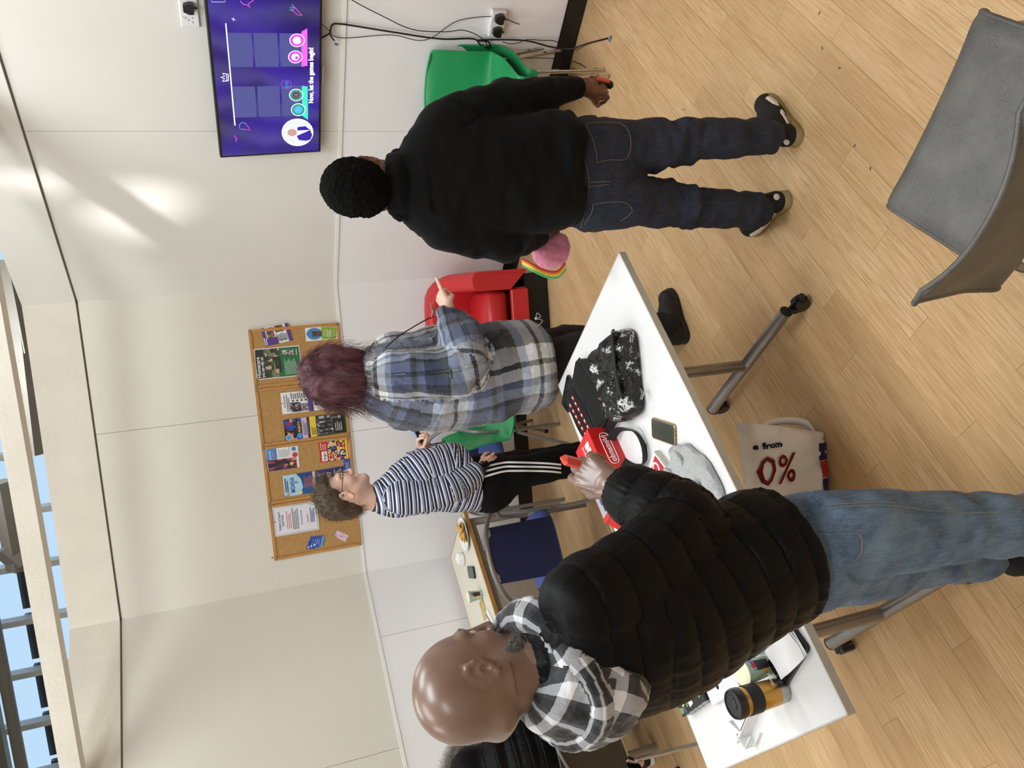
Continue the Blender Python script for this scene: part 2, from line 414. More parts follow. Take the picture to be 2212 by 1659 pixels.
# ------------------------------------------------------------------ clerestory window of the hall, seen over the partitions
win = G()
def plate(gg, quad, t0, t1):
    P = [WH.hit(x, y) for x, y in quad]; nn = np.array([*(WH.n if WH.n @ WH.p > 0 else -WH.n), 0])
    vs = [p-nn*t0 for p in P]+[p-nn*t1 for p in P]
    gg.add(vs, [(0, 1, 2, 3), (7, 6, 5, 4)]+[(i, 4+i, 4+(i+1) % 4, (i+1) % 4) for i in range(4)])
g = G(); wall_box(g, WH, -6.4, 6.4, 3.25, 3.36, -.12, .04); wall_box(g, WH, -6.4, 6.4, 4.86, 5.0, -.12, .04)
window_1 = g.build('window_1', M_steelgrey, smooth=False); window_1['kind'] = 'structure'; window_1['label'] = 'clerestory glazing above the partition walls'
s_ref = [WH.sz(50, y)[0] for y in (1340, 1449, 1567)]
pitch = (s_ref[2]-s_ref[0])/2; s_all = [s_ref[0]+pitch*k for k in range(-9, 8)]
for s in s_all:
    g = G(); wall_box(g, WH, s-.03, s+.03, 3.36, 4.86, -.05, .06); g.build('mullion', M_bead, window_1, smooth=False)
for a, b in zip(s_all[:-1], s_all[1:]):
    g = G(); wall_box(g, WH, min(a, b)+.03, max(a, b)-.03, 3.36, 4.86, -.012, -.006); g.build('pane', M_glass, window_1, smooth=False)
zl0 = WH.sz(92, 1400)[1]; zl1 = WH.sz(57, 1400)[1]; print('louvre z', zl0, zl1, 'pitch', pitch)
M_louvre = mat('louvre_grey', (120, 116, 116), .5, var=.1)
for k in (8, 9, 10, 11, 12):
    a = s_all[k]; b = s_all[k+1] if k+1 < len(s_all) else a+pitch
    for j in range(5):
        z = zl0+(zl1-zl0)*(j+.5)/5; g = G(); wall_box(g, WH, min(a, b)+.035, max(a, b)-.035, z-.036, z+.034, -.25, -.2); g.build('slat', M_louvre, window_1, smooth=False)
g = G()
z1_ = WH.sz(56, 1251)[1]; z2_ = WH.sz(33, 1639)[1]; s1_ = WH.sz(56, 1251)[0]; s2_ = WH.sz(33, 1639)[0]
zz = (z1_+z2_)/2; g.tube([WH.P(-6, zz, .5), WH.P(6, zz, .5)], .055, 12); g.build('service_pipe', M_steelgrey, window_1)
g = G(); wall_box(g, WH, -6.3, 6.3, WH.sz(20, 1500)[1], 5.0, .3, .42); g.build('steel_purlin', M_steelgrey, window_1, smooth=False)
# dark roof steel seen in the slot over the back wall
g = G()
for (x0, y0, x1, y1, wd) in ((22, 560, 60, 760, .10), (40, 640, 80, 980, .09), (4, 1040, 40, 1230, .1), (10, 1180, 50, 1215, .12)):
    a = WH.hit(x0, y0, .5); b = WH.hit(x1, y1, .5); g.tube([a, b], wd, 4)
g.build('roof_strut', M_steelgrey, window_1, smooth=False)
# ================================================================== furniture
M_green = mat('green_chair_shell', (34, 150, 88), .36, var=.04, vscale=6, bump=.12, bscale=300, bdist=.0006)
M_greyshell = bpy.data.materials.new('charcoal_chair_shell'); M_greyshell.use_nodes = True; n = N(M_greyshell); o_ = n.new('TexCoord').outputs['Object']
c = n.ramp(n.noise(o_, 330, 3, .7), [(.35, sr((66, 65, 63))), (.65, sr((92, 90, 86)))]); wr_ = n.ramp(n.noise(o_, 9, 4, .6), [(.42, (0, 0, 0)), (.7, (.55, .55, .55))]); c = n.mix(wr_, c, sr((112, 110, 104)))
sc_ = n.math('MULTIPLY', n.ramp(n.noise(n.mapping(o_, (3, 26, 1)), 6, 5, .8), [(.68, (0, 0, 0)), (.72, (1, 1, 1))]), n.ramp(n.noise(o_, 6, 1), [(.5, (0, 0, 0)), (.62, (1, 1, 1))])); c = n.mix(n.math('MULTIPLY', sc_, .55), c, sr((190, 190, 186)))
n.l(c, n.b.inputs['Base Color']); n.b.inputs['Roughness'].default_value = .45; n.bump(n.noise(o_, 420, 2), .3, .0008)
M_navy = mat('navy_upholstery', (22, 30, 72), .85, var=.08, vscale=30, bump=.2, bscale=500, bdist=.0006)
M_blue = mat('mid_blue_upholstery', (72, 92, 160), .8, var=.08, vscale=30, bump=.2, bscale=500, bdist=.0006)
M_blackshell = mat('dark_brown_black_shell', (48, 44, 42), .45, var=.1)
M_red = mat('red_vinyl', (196, 40, 44), .42, var=.05, vscale=4, bump=.12, bscale=220, bdist=.0008)
M_rubber = mat('black_rubber', (14, 14, 14), .6)
M_tabletop = mat('white_tabletop', (232, 232, 232), .3, bump=.03, bscale=80)
M_tableedge = mat('pale_grey_edging', (196, 192, 182), .45, var=.05, vscale=30)
M_beech = mat('beech_edge', (176, 128, 66), .4, var=.12, vscale=30)
M_laminate = mat('speckled_laminate', (222, 216, 200), .4, var=.04, vscale=200)
def poly_chair(name, label, m, loc, rz, legm=M_chrome, lift=0, group=None, w=.47, back=.80, legs=True, seat_dep=.42, curve=.05):
    """one-piece plastic shell on tubular legs; faces +y"""
    t = thing(name, label, 'chair', loc, rz, group)
    prof = [(.225, .405), (.222, .425), (.205, .438), (.15, .437), (.06, .430), (-.04, .425), (-.12, .428), (-.175, .442), (-.205, .475), (-.222, .53), (-.238, .60), (-.252, .67), (-.268, .75), (-.282, back-.012), (-.292, back)]
    prof = smooth_path([np.array([a, b]) for a, b in prof], 3)
    n = len(prof); P = []; W_ = 25
    for i, (y, z) in enumerate(prof):
        f = i/(n-1); row = []
        hw = w/2*(1 if f < .55 else 1-.10*((f-.55)/.45)**1.5)
        if f > .93: hw *= 1-.16*((f-.93)/.07)**2
        if f < .08: hw *= 1-.06*((.08-f)/.08)**2
        for j in range(W_):
            u = -1+2*j/(W_-1); x = u*hw
            e = abs(u)**5; e2 = abs(u)**2.2
            if f < .5: dz = .018*e2*(1 if f > .12 else f/.12)-.035*max(0, abs(u)-.9)/.1*.35; dy = 0
            else: dz = 0; dy = curve*e2*min(1, (f-.5)/.2)
            if .38 < f < .62: dz += .02*e2*(1-abs(f-.5)/.12)
            row.append((x, y+dy, z+dz+lift))
        P.append(row)
    g = G(); g.sheet(P, .006); rim = [P[0][j] for j in range(W_)]+[P[i][W_-1] for i in range(1, n)]+[P[n-1][j] for j in range(W_-2, -1, -1)]+[P[i][0] for i in range(n-2, 0, -1)]
    g.tube(rim, .0065, 8, closed=True); g.build('seat_shell', m, t, sharp=60)
    if legs:
        r = .0115; h = lift
        for sx_ in (-1, 1):
            a = [(sx_*.255, .235, .012), (sx_*.215, .185, .36+h), (sx_*.205, .165, .395+h), (sx_*.18, .13, .408+h)]
            g = G(); g.tube(smooth_path(a, 5), r, 10); g.build('leg', legm, t)
            a = [(sx_*.245, -.285, .012), (sx_*.21, -.165, .36+h), (sx_*.2, -.14, .392+h), (sx_*.18, -.11, .405+h)]
            g = G(); g.tube(smooth_path(a, 5), r, 10); g.build('leg', legm, t)
            g = G(); g.tube([(sx_*.18, .135, .409+h), (sx_*.18, -.115, .406+h)], r, 10); g.build('side_rail', legm, t)
            for yy in (.235, -.285):
                g = G(); g.lathe([(.0001, 0), (.014, 0), (.0145, .022), (.012, .024)], (sx_*(.255 if yy > 0 else .245), yy, 0), 12); g.build('foot_cap', M_rubber, t)
        for yy in (.12, -.1):
            g = G(); g.tube([(-.18, yy, .408+h), (.18, yy, .408+h)], .009, 8); g.build('cross_rail', legm, t)
    return t
# foreground charcoal chair, back towards the camera
grey_chair = poly_chair('plastic_chair', 'charcoal plastic chair with scuffed seat in the near right corner', M_greyshell, (.385, 1.235, 0), math.radians(48.6-90), w=.475, legm=M_galv, curve=.05, back=.785)
# two green chairs stacked by the television wall
P_ = atz(1090, 190, .45)
gA = (1.60, 4.02)
green1 = poly_chair('plastic_chair', 'upper green plastic chair of the stack under the television', M_green, (1.555, 4.04, 0), math.radians(139), lift=.075, group='green chairs stacked by the television wall')
green2 = dup(green1, (1.61, 4.075, -.075), math.radians(139), 'lower green plastic chair of the stack under the television')
for o_ in (green1,):
    for c_ in [x for x in bpy.data.objects if x.parent == o_ and x.name.startswith(('foot_cap',))]: bpy.data.objects.remove(c_)
green3 = poly_chair('plastic_chair', 'green plastic chair beside the striped shirt person, back to the wall', M_green, (-.13, 4.9, 0), math.radians(-100), legm=M_tubegrey)
# ------------------------------------------------------------------ tub armchairs in red vinyl
def armchair(label, loc, rz, w=.72, d=.66, h=.76):
    t = thing('tub_armchair', label, 'armchair', loc, rz)
    # outer shell: a U of padded wall, arms lower than the back; faces -y
    aw = .13; n = 30
    def ring(off, z):
        pts = []
        hw = w/2-off; hd = d/2-off; r = min(.28-off*.6, hw-.01)
        pts.append((-hw, -d/2+.0))
        pts.append((-hw, hd-r))
        for k in range(1, 8):
            a = PI-PI/2*k/8; pts.append((-hw+r+r*math.cos(a), hd-r+r*math.sin(a)))
        pts.append((-hw+r, hd)); pts.append((hw-r, hd))
        for k in range(1, 8):
            a = PI/2-PI/2*k/8; pts.append((hw-r+r*math.cos(a), hd-r+r*math.sin(a)))
        pts.append((hw, hd-r)); pts.append((hw, -d/2))
        return pts
    O = ring(0, 0); I = ring(aw, 0); N_ = len(O)
    def ht(i):
        y = O[i][1]; f = (y+d/2)/d; return .56+(h-.56)*max(0, min(1, (f-.15)/.75))**1.3
    g = G(); vs = []
    for i in range(N_):
        o_ = np.array(O[i]); in_ = np.array(I[i]); H_ = ht(i)
        for (f, z) in ((0, .17), (0, H_-.05), (.08, H_-.015), (.3, H_), (.7, H_), (.92, H_-.015), (1, H_-.05), (1, .30)):
            p = o_*(1-f)+in_*f; vs.append((p[0], p[1], z))
    fs = []
    for i in range(N_-1):
        for j in range(7): a = i*8+j; fs.append((a, a+8, a+9, a+1))
        fs.append((i*8+7, i*8+15, i*8+8, i*8))
    fs.append(tuple(range(8))); fs.append(tuple((N_-1)*8+k for k in range(7, -1, -1)))
    g.add(vs, fs); g.build('tub_shell', M_red, t, sharp=50)
    g = G(); g.box((0, -.02, .375), (w-2*aw-.008, d-aw-.03, .15), bev=.03); g.build('seat_cushion', M_red, t, sharp=70)
    g = G(); g.box((0, -d/2+.02, .235), (w-2*aw+.0, .04, .12), bev=.006); g.box((0, .0, .2), (w-2*aw+.02, d-aw, .06)); g.build('front_panel', M_red, t)
    g = G(); g.box((0, 0.03, .085), (w-.06, d-.09, .17)); g.build('plinth', M_rubber, t, smooth=False)
    for sx_ in (-1, 1):
        g = G(); g.tube([(sx_*(w/2-.02), -d/2-.002, .18), (sx_*(w/2-.02), -d/2-.002, .5)], .003, 6); g.build('piping', M_red, t)
    return t
arm1 = armchair('red vinyl tub armchair in the wall corner behind the plaid jacket', (.44, 5.13, 0), math.radians(-8), d=.6)
t = arm2 = thing('tub_armchair', 'red vinyl armchair cut off by the right wall with wooden feet', 'armchair', (2.23, 3.19, 0), math.radians(38))
g = G(); g.box((0, 0, .38), (.52, .72, .50), bev=.03); g.build('seat_base', M_red, t, sharp=60)
g = G(); g.box((.2, 0, .62), (.12, .72, .36), bev=.04); g.build('backrest', M_red, t, sharp=60)
for sy in (-1, 1):
    g = G(); g.box((-.02, sy*.3, .56), (.44, .12, .16), bev=.03); g.build('armrest', M_red, t, sharp=60)
    for sx_ in (-1, 1): g = G(); g.box((sx_*.2, sy*.31, .065), (.05, .05, .13), bev=.003); g.build('leg', M_beech, t)
# ------------------------------------------------------------------ tube-framed upholstered chairs
def hoop_chair(label, loc, rz, seat_m=M_blue, back_m=M_navy, arms=True, group=None):
    """visitor chair, faces +y: tube hoop forming arms and back, padded panel, round seat"""
    t = thing('visitor_chair', label, 'chair', loc, rz, group); r = .0135
    pts = [(-.27, .22, .0), (-.27, .21, .40), (-.285, .17, .60), (-.285, .02, .67), (-.27, -.12, .74), (-.20, -.225, .82), (-.08, -.27, .865), (.08, -.27, .865), (.20, -.225, .82), (.27, -.12, .74), (.285, .02, .67), (.285, .17, .60), (.27, .21, .40), (.27, .22, .0)]
    g = G(); g.tube(smooth_path(pts, 6), r, 12); g.build('arm_hoop', M_tubegrey, t)
    for sx_ in (-1, 1):
        g = G(); g.tube(smooth_path([(sx_*.22, -.3, 0), (sx_*.215, -.22, .25), (sx_*.235, -.12, .45), (sx_*.272, -.02, .655)], 6), .012, 10); g.build('leg', M_tubegrey, t)
        g = G(); g.tube([(sx_*.27, .21, .41), (sx_*.225, -.18, .41)], .011, 8); g.build('seat_rail', M_tubegrey, t)
    P = []
    for i in range(11):
        f = i/10; z = .44+.40*f; row = []
        for j in range(13):
            u = -1+2*j/12; row.append((u*.165*(1-.06*f), -.235-.03*f+.02*u*u, z+(.012*(1-u*u) if i == 10 else 0)))
        P.append(row)
    g = G(); g.sheet(P, .026); g.build('backrest', back_m, t, sharp=70)
    P = [[(x, -.262-.006*f, .815+.035*f*(1-(x/.19)**2)+.018) for x in [(-.15+.3*j/12)*(1-.25*f) for j in range(13)]] for f in (0, .5, 1)]
    g = G(); g.sheet(P, .01); g.build('top_plate', M_steelgrey, t)
    g = G(); prof = []
    pts2 = [(math.copysign(abs(math.cos(a))**.55, math.cos(a))*.24, math.copysign(abs(math.sin(a))**.6, math.sin(a))*.225+.0) for a in [2*PI*k/36 for k in range(36)]]
    vs = []; lv = [(.86, .415), (.97, .42), (1, .435), (1, .455), (.96, .472), (.8, .482), (.4, .486)]
    for f, z in lv: vs += [(x*f, y*f, z) for x, y in pts2]
    fs = [tuple(range(36))[::-1], tuple(range(6*36, 7*36))]+[(i*36+j, i*36+(j+1) % 36, (i+1)*36+(j+1) % 36, (i+1)*36+j) for i in range(6) for j in range(36)]
    g.add(vs, fs); g.build('seat_pad', seat_m, t, sharp=60)
    return t
hoop1 = hoop_chair('blue visitor chair with grey hoop arms drawn up to the laminate table', (-1.03, 4.375, 0), math.radians(20))
hoop2 = hoop_chair('blue visitor chair against the back wall beside the green chair', (-.55, 5.2, 0), math.radians(172))
# ------------------------------------------------------------------ laminate table along the left wall
TL = np.array([math.cos(math.radians(38.5)), math.sin(math.radians(38.5))]); TN = np.array([-TL[1], TL[0]])
t1 = np.array([-.823, 5.108]); tc1 = t1-TL*.9+TN*.325
t = ltable = thing('table', 'laminate table with beech edge standing along the left wall', 'table', (tc1[0], tc1[1], 0), math.radians(38.5))
g = G(); g.box((0, 0, .708), (1.79, .64, .022)); g.build('tabletop', M_laminate, t, smooth=False)
g = G()
for a, b in (((0, -.322, .706), (1.80, .008, .028)), ((0, .322, .706), (1.80, .008, .028)), ((.9, 0, .706), (.01, .65, .028)), ((-.9, 0, .706), (.01, .65, .028))): g.box(a, b, bev=.002)
g.build('edging', M_beech, t)
g = G()
for sy in (-1, 1): g.box((0, sy*.27, .67), (1.7, .025, .045))
for sx_ in (-1, 1): g.box((sx_*.85, 0, .67), (.025, .52, .045))
g.build('under_frame', M_steelgrey, t, smooth=False)
for sx_ in (-1, 1):
    for sy in (-1, 1):
        g = G(); g.tube([(sx_*.84, sy*.26, .0), (sx_*.84, sy*.26, .69)], .026, 18); g.build('leg', M_steelgrey, t)
# ------------------------------------------------------------------ white folding table on castors
P1 = np.array([.43, 2.494]); P3 = np.array([-.935, 1.592]); TA = _n(P3-P1); TB = np.array([TA[1], -TA[0]])
if TB @ (np.array([-.025, 3.197])-P1) < 0: TB = -TB
TLEN, TWID, TZ = 1.636, .838, .73
def ab(a, b, z=TZ): p = P1+TA*a+TB*b; return np.array([p[0], p[1], z])
wang = math.atan2(-TA[1], -TA[0])           # local +x points from the near end to the far end
wc = ab(TLEN/2, TWID/2, 0)
t = wtable = thing('folding_table', 'white rectangular table on silver castor frame in mid room', 'table', tuple(wc), wang)
g = G(); g.box((0, 0, TZ-.0125), (TLEN-.004, TWID-.004, .025), bev=.001); g.build('tabletop', M_tabletop, t, smooth=False)
g = G()
for a, b in (((0, -TWID/2, TZ-.013), (TLEN, .004, .0255)), ((0, TWID/2, TZ-.013), (TLEN, .004, .0255)), ((TLEN/2, 0, TZ-.013), (.004, TWID, .0255)), ((-TLEN/2, 0, TZ-.013), (.004, TWID, .0255))): g.box(a, b)
g.build('edging', M_tableedge, t, smooth=False)
for sx_, cx in ((1, .535), (-1, -.535)):
    g = G(); g.tube([(cx, -.34, .098), (cx, .33, .098)], .0235, 20); fb = g.build('foot_bar', M_galv, t)
    for sy in (-1, 1):
        yy = -.34 if sy < 0 else .33
        g = G(); g.tube([(cx, yy, .098), (cx, yy+sy*.004, .098)], .0245, 20); g.build('end_cap', M_rubber, fb)
        cy = yy-sy*.0
        g = G()
        for q in (-.014, .014): g.tube([(cx+sx_*.02+q-.008, cy+sy*.02, .03), (cx+sx_*.02+q+.008, cy+sy*.02, .03)], .03, 20)
        g.box((cx+sx_*.02, cy+sy*.012, .05), (.014, .05, .04), bev=.004); g.tube([(cx+.0, cy, .05), (cx, cy, .085)], .012, 10)
        g.build('castor', M_black, t)
        g = G(); g.box((cx+sx_*.02, cy+sy*.05, .045), (.032, .03, .008), bev=.003); g.build('brake_lever', M_black, t)
    g = G(); g.tube([(cx, 0, .11), (cx, 0, .67)], .0235, 20); g.build('leg', M_galv, t)
    g = G(); g.box((cx, 0, .69), (.06, .42, .03), bev=.004); g.build('top_bracket', M_steelgrey, t)
g = G(); g.tube([(-.535, 0, .66), (.535, 0, .66)], .02, 14); g.build('tilt_rail', M_galv, t)
# ================================================================== things on the walls
class Pl:
    """a flat surface in the room; hit() finds where a photo pixel lands on it"""
    def __init__(s, o, n): s.o = np.array(o, float); s.n = _n(n)
    def hit(s, px, py, off=0):
        r = ray(px, py); c = np.array([0, 0, HC]); t = ((s.o-c) @ s.n+0)/(r @ s.n)
        p = c+r*t; return p+s.n*off
def nW(W): n = W.n if W.n @ W.p > 0 else -W.n; return np.array([-n[0], -n[1], 0])   # towards the room
def em(name, c, s=1.0):
    m = mat(name, (5, 5, 5), .3, emit=c, es=s); return m
# ---- television
TVw = .968; BL = WA.hit(693, 328.5, .055); TLc = WA.hit(476.7, 338.6, .105)
dR = np.array([-WA.d[0], -WA.d[1], 0]); upT = _n(TLc-BL-dR*((TLc-BL) @ dR)); TVh = .557
nT = _n(np.cross(dR, upT)); nT = nT if nT @ nW(WA) > 0 else -nT
tvc = BL+dR*TVw/2+upT*TVh/2
tv = thing('television', 'wall television showing a purple quiz game screen', 'television', tuple(tvc-nT*.05))
R_tv = np.array([dR, nT, upT]).T
g = G(); g.box(tvc-nT*.018, (TVw, .036, TVh), R=R_tv, bev=.004); g.build('casing', M_black, tv, world=True)
g = G(); g.box(tvc-nT*.045+upT*-.05, (TVw*.6, .04, TVh*.55), R=R_tv, bev=.01); g.build('rear_housing', M_black, tv, world=True)
g = G(); g.box(tvc-upT*.05-nT*.085, (.3, .05, .25), R=R_tv); g.build('wall_bracket', M_black, tv, world=True)
def tv_mat():
    m = bpy.data.materials.new('screen_purple'); m.use_nodes = True; n = N(m); b = n.b
    o = n.new('TexCoord').outputs['Object']; wv = n.new('TexWave'); wv.inputs['Scale'].default_value = 3; wv.inputs['Distortion'].default_value = 4; n.l(o, wv.inputs['Vector'])
    no = n.noise(o, 3.2, 2)
    c = n.ramp(no, [(.25, sr((24, 10, 72))), (.5, sr((48, 20, 142))), (.75, sr((62, 34, 176)))]); c = n.mix(.04, c, wv.outputs[0], 'SCREEN')
    n.l(c, b.inputs['Emission Color']); b.inputs['Emission Strength'].default_value = .5
    b.inputs['Base Color'].default_value = (.01, .01, .015, 1); b.inputs['Roughness'].default_value = .25
    return m
scr = G(); scr.box(tvc+nT*.0005, (TVw-.026, .001, TVh-.026), R=R_tv); screen = scr.build('screen', tv_mat(), tv, world=True, smooth=False)
ST = Pl(tvc+nT*.0018, nT)
def T4(x, y): return (440+x/4.74, y/4.74)
def s_poly(name, pts, m, off=0, close=True):
    P = [ST.hit(*T4(*q), off) for q in pts]; gg = G(); n = len(P)
    gg.add(P+[p-nT*.0004 for p in P], [tuple(range(n)), tuple(range(n, 2*n))[::-1]]+[(i, (i+1) % n, n+(i+1) % n, n+i) for i in range(n)])
    return gg.build(name, m, screen, world=True, smooth=False)
def s_ell(name, x, y, rx, ry, m, off=0, n=28): return s_poly(name, [(x+rx*math.cos(2*PI*k/n), y+ry*math.sin(2*PI*k/n)) for k in range(n)], m, off)
def s_line(name, pts, m, r=.0018, closed=False):
    gg = G(); gg.tube([ST.hit(*T4(*q), .0006) for q in pts], r, 4, closed=closed); return gg.build(name, m, screen, world=True, smooth=False)
E_w = em('glow_white', (250, 250, 255), .95); E_tile = em('glow_slate_violet', (84, 86, 150), .62); E_teal = em('glow_teal', (60, 205, 175), .9); E_pink = em('glow_pink', (232, 90, 205), .9)
E_mag = em('glow_magenta', (205, 60, 235), .9); E_dteal = em('glow_deep_teal', (40, 150, 130), .8); E_red = em('glow_rose', (230, 60, 120), .8); E_cy = em('glow_cyan', (80, 170, 240), .85); E_lil = em('glow_lilac', (150, 70, 230), .8)
E_lav = em('glow_lavender', (205, 210, 245), .85); E_nav = em('glow_indigo', (55, 30, 160), .7); E_brn = em('glow_brown', (120, 60, 90), .7); E_tan = em('glow_tan', (200, 150, 140), .7)
for q in ([(248, 335), (492, 340), (508, 686), (278, 686)], [(508, 338), (755, 340), (770, 684), (530, 686)], [(774, 340), (1000, 345), (1000, 682), (788, 682)],
          [(298, 886), (526, 886), (544, 1198), (325, 1204)], [(545, 884), (778, 880), (786, 1190), (565, 1196)], [(796, 880), (1004, 880), (1010, 1185), (806, 1190)]): s_poly('tile', q, E_tile)
s_poly('podium', [(1000, 325), (1060, 290), (1062, 672), (1002, 684)], E_pink, .0006); s_poly('podium', [(1004, 878), (1064, 886), (1068, 1226), (1010, 1188)], E_teal, .0006)
for (x, y, r, m, m2) in ((955, 412, 78, E_mag, E_w), (938, 582, 74, E_mag, E_lav), (946, 972, 72, E_dteal, E_brn), (968, 1122, 74, E_dteal, E_cy)):
    s_ell('badge_rim', x, y, r, r*.88, E_w, .0012); s_ell('badge', x, y, r*.9, r*.79, m, .0016); s_ell('badge_picture', x, y, r*.55, r*.5, m2, .002)
sp = [(948+(6+k*1.5)*math.cos(k*.55), 412+(6+k*1.5)*math.sin(k*.55)) for k in range(24)]; s_line('swirl', sp, E_cy, .0012)
s_poly('bow', [(985, 390), (1010, 402), (985, 412), (1010, 440), (985, 430)], E_tan, .0024)
s_ell('doughnut_hole', 946, 972, 13, 12, E_dteal, .0024); s_ell('ball_patch', 950, 590, 14, 14, E_lil, .0024)
s_ell('presenter_disc', 960, 1354, 162, 140, E_w, .0012); s_ell('presenter_disc_fill', 960, 1354, 156, 134, E_lav, .0016)
s_poly('presenter_coat', [(960, 1300), (1040, 1290), (1090, 1330), (1110, 1380), (1095, 1425), (1050, 1440), (975, 1432), (955, 1400)], E_nav, .002)
s_poly('presenter_shirt', [(955, 1335), (1085, 1330), (960, 1385)], E_w, .0024); s_ell('presenter_head', 905, 1355, 48, 36, E_tan, .0024)
s_poly('score_line', [(220, 238), (232, 238), (326, 1284), (314, 1284)], E_w, .0008)
s_line('crown_icon', [(252, 826), (192, 832), (214, 806), (176, 792), (214, 780), (192, 750), (250, 760), (252, 826)], E_w); s_line('crown_icon', [(232, 764), (236, 826)], E_w, .0012)
s_line('carrot_icon', [(930, 72), (1006, 158), (958, 150), (916, 112), (930, 72)], E_pink, .0012); s_line('carrot_icon', [(926, 80), (906, 42), (912, 76), (880, 70), (908, 92), (880, 100), (916, 112)], E_cy, .0012)
s_line('alien_icon', [(846+52*math.cos(a), 864+44*math.sin(a)) for a in [2*PI*k/20 for k in range(20)]], E_lil, .0012, True)
for y in (846, 884): s_line('alien_eye', [(850+16*math.cos(a), y+12*math.sin(a)) for a in [2*PI*k/12 for k in range(12)]], E_cy, .0009, True)
s_line('cone_icon', [(400+36*math.cos(a), 1290+36*math.sin(a)) for a in [2*PI*k/16+1.2 for k in range(12)]], E_cy, .0012); s_line('cone_icon', [(400, 1322), (476, 1332), (430, 1262)], E_pink, .0012)
s_line('star_icon', [(376, 8), (400, 40), (444, 50), (474, 78), (456, 40), (490, 16), (510, 0)], E_pink, .0016)
s_line('squiggle', [(316, 1386), (322, 1410), (344, 1416), (326, 1434), (334, 1452)], E_mag, .002); s_line('cross_icon', [(286, 190), (326, 206)], E_w, .001); s_line('cross_icon', [(306, 180), (302, 214)], E_w, .001)
s_line('corner_icon', [(80, 2), (80, 18), (218, 20), (218, 2)], E_lav, .0009)
X_ = _n(ST.hit(*T4(1100, 490))-ST.hit(*T4(1100, 1056)))
text('Now, let the games begin!', .036, E_w, screen, ST.hit(*T4(1100, 1056), .001), X_, upT, bold=.001, width=np.linalg.norm(ST.hit(*T4(1100, 490))-ST.hit(*T4(1100, 1056))))
g = G(); g.box(BL+dR*TVw*.49-upT*.009+nT*-.01, (.1, .012, .012), R=R_tv, bev=.003); g.build('sensor_bar', mat('smoke_plastic', (150, 150, 155), .2), tv, world=True)
# ---- sockets
def socket(label, W, quad, plugs, depth):
    c = np.mean([W.hit(*q, depth) for q in quad], axis=0); t = thing('wall_socket', label, 'socket', tuple(c))
    n = nW(W); d = np.array([-W.d[0], -W.d[1], 0]); R = np.array([d, n, [0, 0, 1]]).T
    g = G(); g.box(c-n*depth/2, (.146, depth, .086), R=R, bev=.004); g.build('faceplate', M_white, t, world=True)
    for k in (-1, 1):
        g = G(); g.box(c+d*(k*.036+.01)+np.array([0, 0, .028])+n*.002, (.009, .006, .016), R=R, bev=.001); g.build('switch', M_white, t, world=True)
        for (a, b) in ((0, .006), (-.011, -.012), (.011, -.012)):
            g = G(); g.box(c+d*(k*.036+a)+np.array([0, 0, b])+n*.0003, (.004 if a == 0 else .006, .001, .007 if a == 0 else .004), R=R); g.build('pin_slot', M_black, t, world=True)
    return t, c, d, n, R
def plug(label, c, d, n, R, k, up=1):
    t = thing('plug', label, 'plug', tuple(c+d*k*.036+n*.01))
    p = c+d*k*.036
    g = G(); g.prism([(-.024, -.022), (.024, -.022), (.026, .0), (.014, .026), (-.014, .026), (-.026, .0)], .0, .03, lambda x, y, z: p+d*x+np.array([0, 0, y*up])+n*(z+.001)); g.build('body', M_black, t, world=True)
    g = G(); g.tube([p+n*.012-np.array([0, 0, .022*up]), p+n*.012-np.array([0, 0, .04*up])], .0045, 8); g.build('cord_grip', M_rubber, t, world=True)
    return p+n*.012-np.array([0, 0, .04*up])
so1, c1, d1, n1, R1 = socket('white double wall socket low by the red armchair', WA, [(1063, 22), (1097, 24), (1088, 83), (1052, 80)], 2, .03)
pa = plug('black plug in the right half of the low socket', c1, d1, n1, R1, 1); pb = plug('black adapter in the left half of the low socket', c1, d1, n1, R1, -1)
so2, c2, d2, n2, R2 = socket('white double wall socket above the television', WA, [(390, 54), (430, 54), (430, 0), (385, 0)], 1, .012)
plug('black plug in the socket above the television', c2, d2, n2, R2, .8)
# ---- cables (flat pixel tracks laid on the wall face, some continue over the floor)
def C4(x, y): return (700+x/2.989, y/2.989)
def cable(label, pts, r, off=.012, m=None, floor_from=None, group=None, ends=()):
    P = []
    for k, q in enumerate(pts):
        if isinstance(q, tuple) and len(q) == 3: P.append(WA.hit(*C4(q[0], q[1]), q[2])); continue
        if isinstance(q, tuple) and len(q) == 2:
            if floor_from is not None and k >= floor_from: P.append(atz(*C4(*q), r+.001))
            else: P.append(WA.hit(*C4(*q), off+.004*math.sin(k*1.7)))
        else: P.append(np.array(q))
    g = G(); g.tube(smooth_path(P, 6), r, 8); o = g.build('cable', m or M_black, world=False); tag(o, label, 'cable', group); return P
cable('thin black cable looping from the television to the console dock', [(180, -20), (180, 0), (370, 100), (570, 190), (780, 205), (900, 195), (1010, 240), (1055, 300), (1064, 420), (1078, 500)], .0026, .03)
cable('thick black lead falling from the television to the floor', [(-30, 250), (35, 215), (50, 165), (110, 155), (400, 200), (740, 250), (960, 250), (1010, 290), (1070, 310), (1060, 270), (990, 262), (1080, 256), (1300, 262, .035), (1450, 300, .05), (1540, 314, .07), (1600, 315, .10), (1700, 282), (1830, 248)], .0048, .02, floor_from=16)
e_ = atz(*C4(1845, 250), .008); g = G(); g.box(e_, (.012, .03, .009), rz=.5, bev=.001); o = g.build('cable_plug', mat('blue_metal_plug', (120, 150, 200), .3, metal=.6)); tag(o, 'blue plug end of the black lead on the floor', 'plug')
cable('thin black cable swinging up to the right plug', [(-20, 150), (40, 205), (60, 232), (150, 245), (430, 225), (600, 260), (700, 240), (850, 140), (1000, 110), (1140, 105)], .0022, .022)
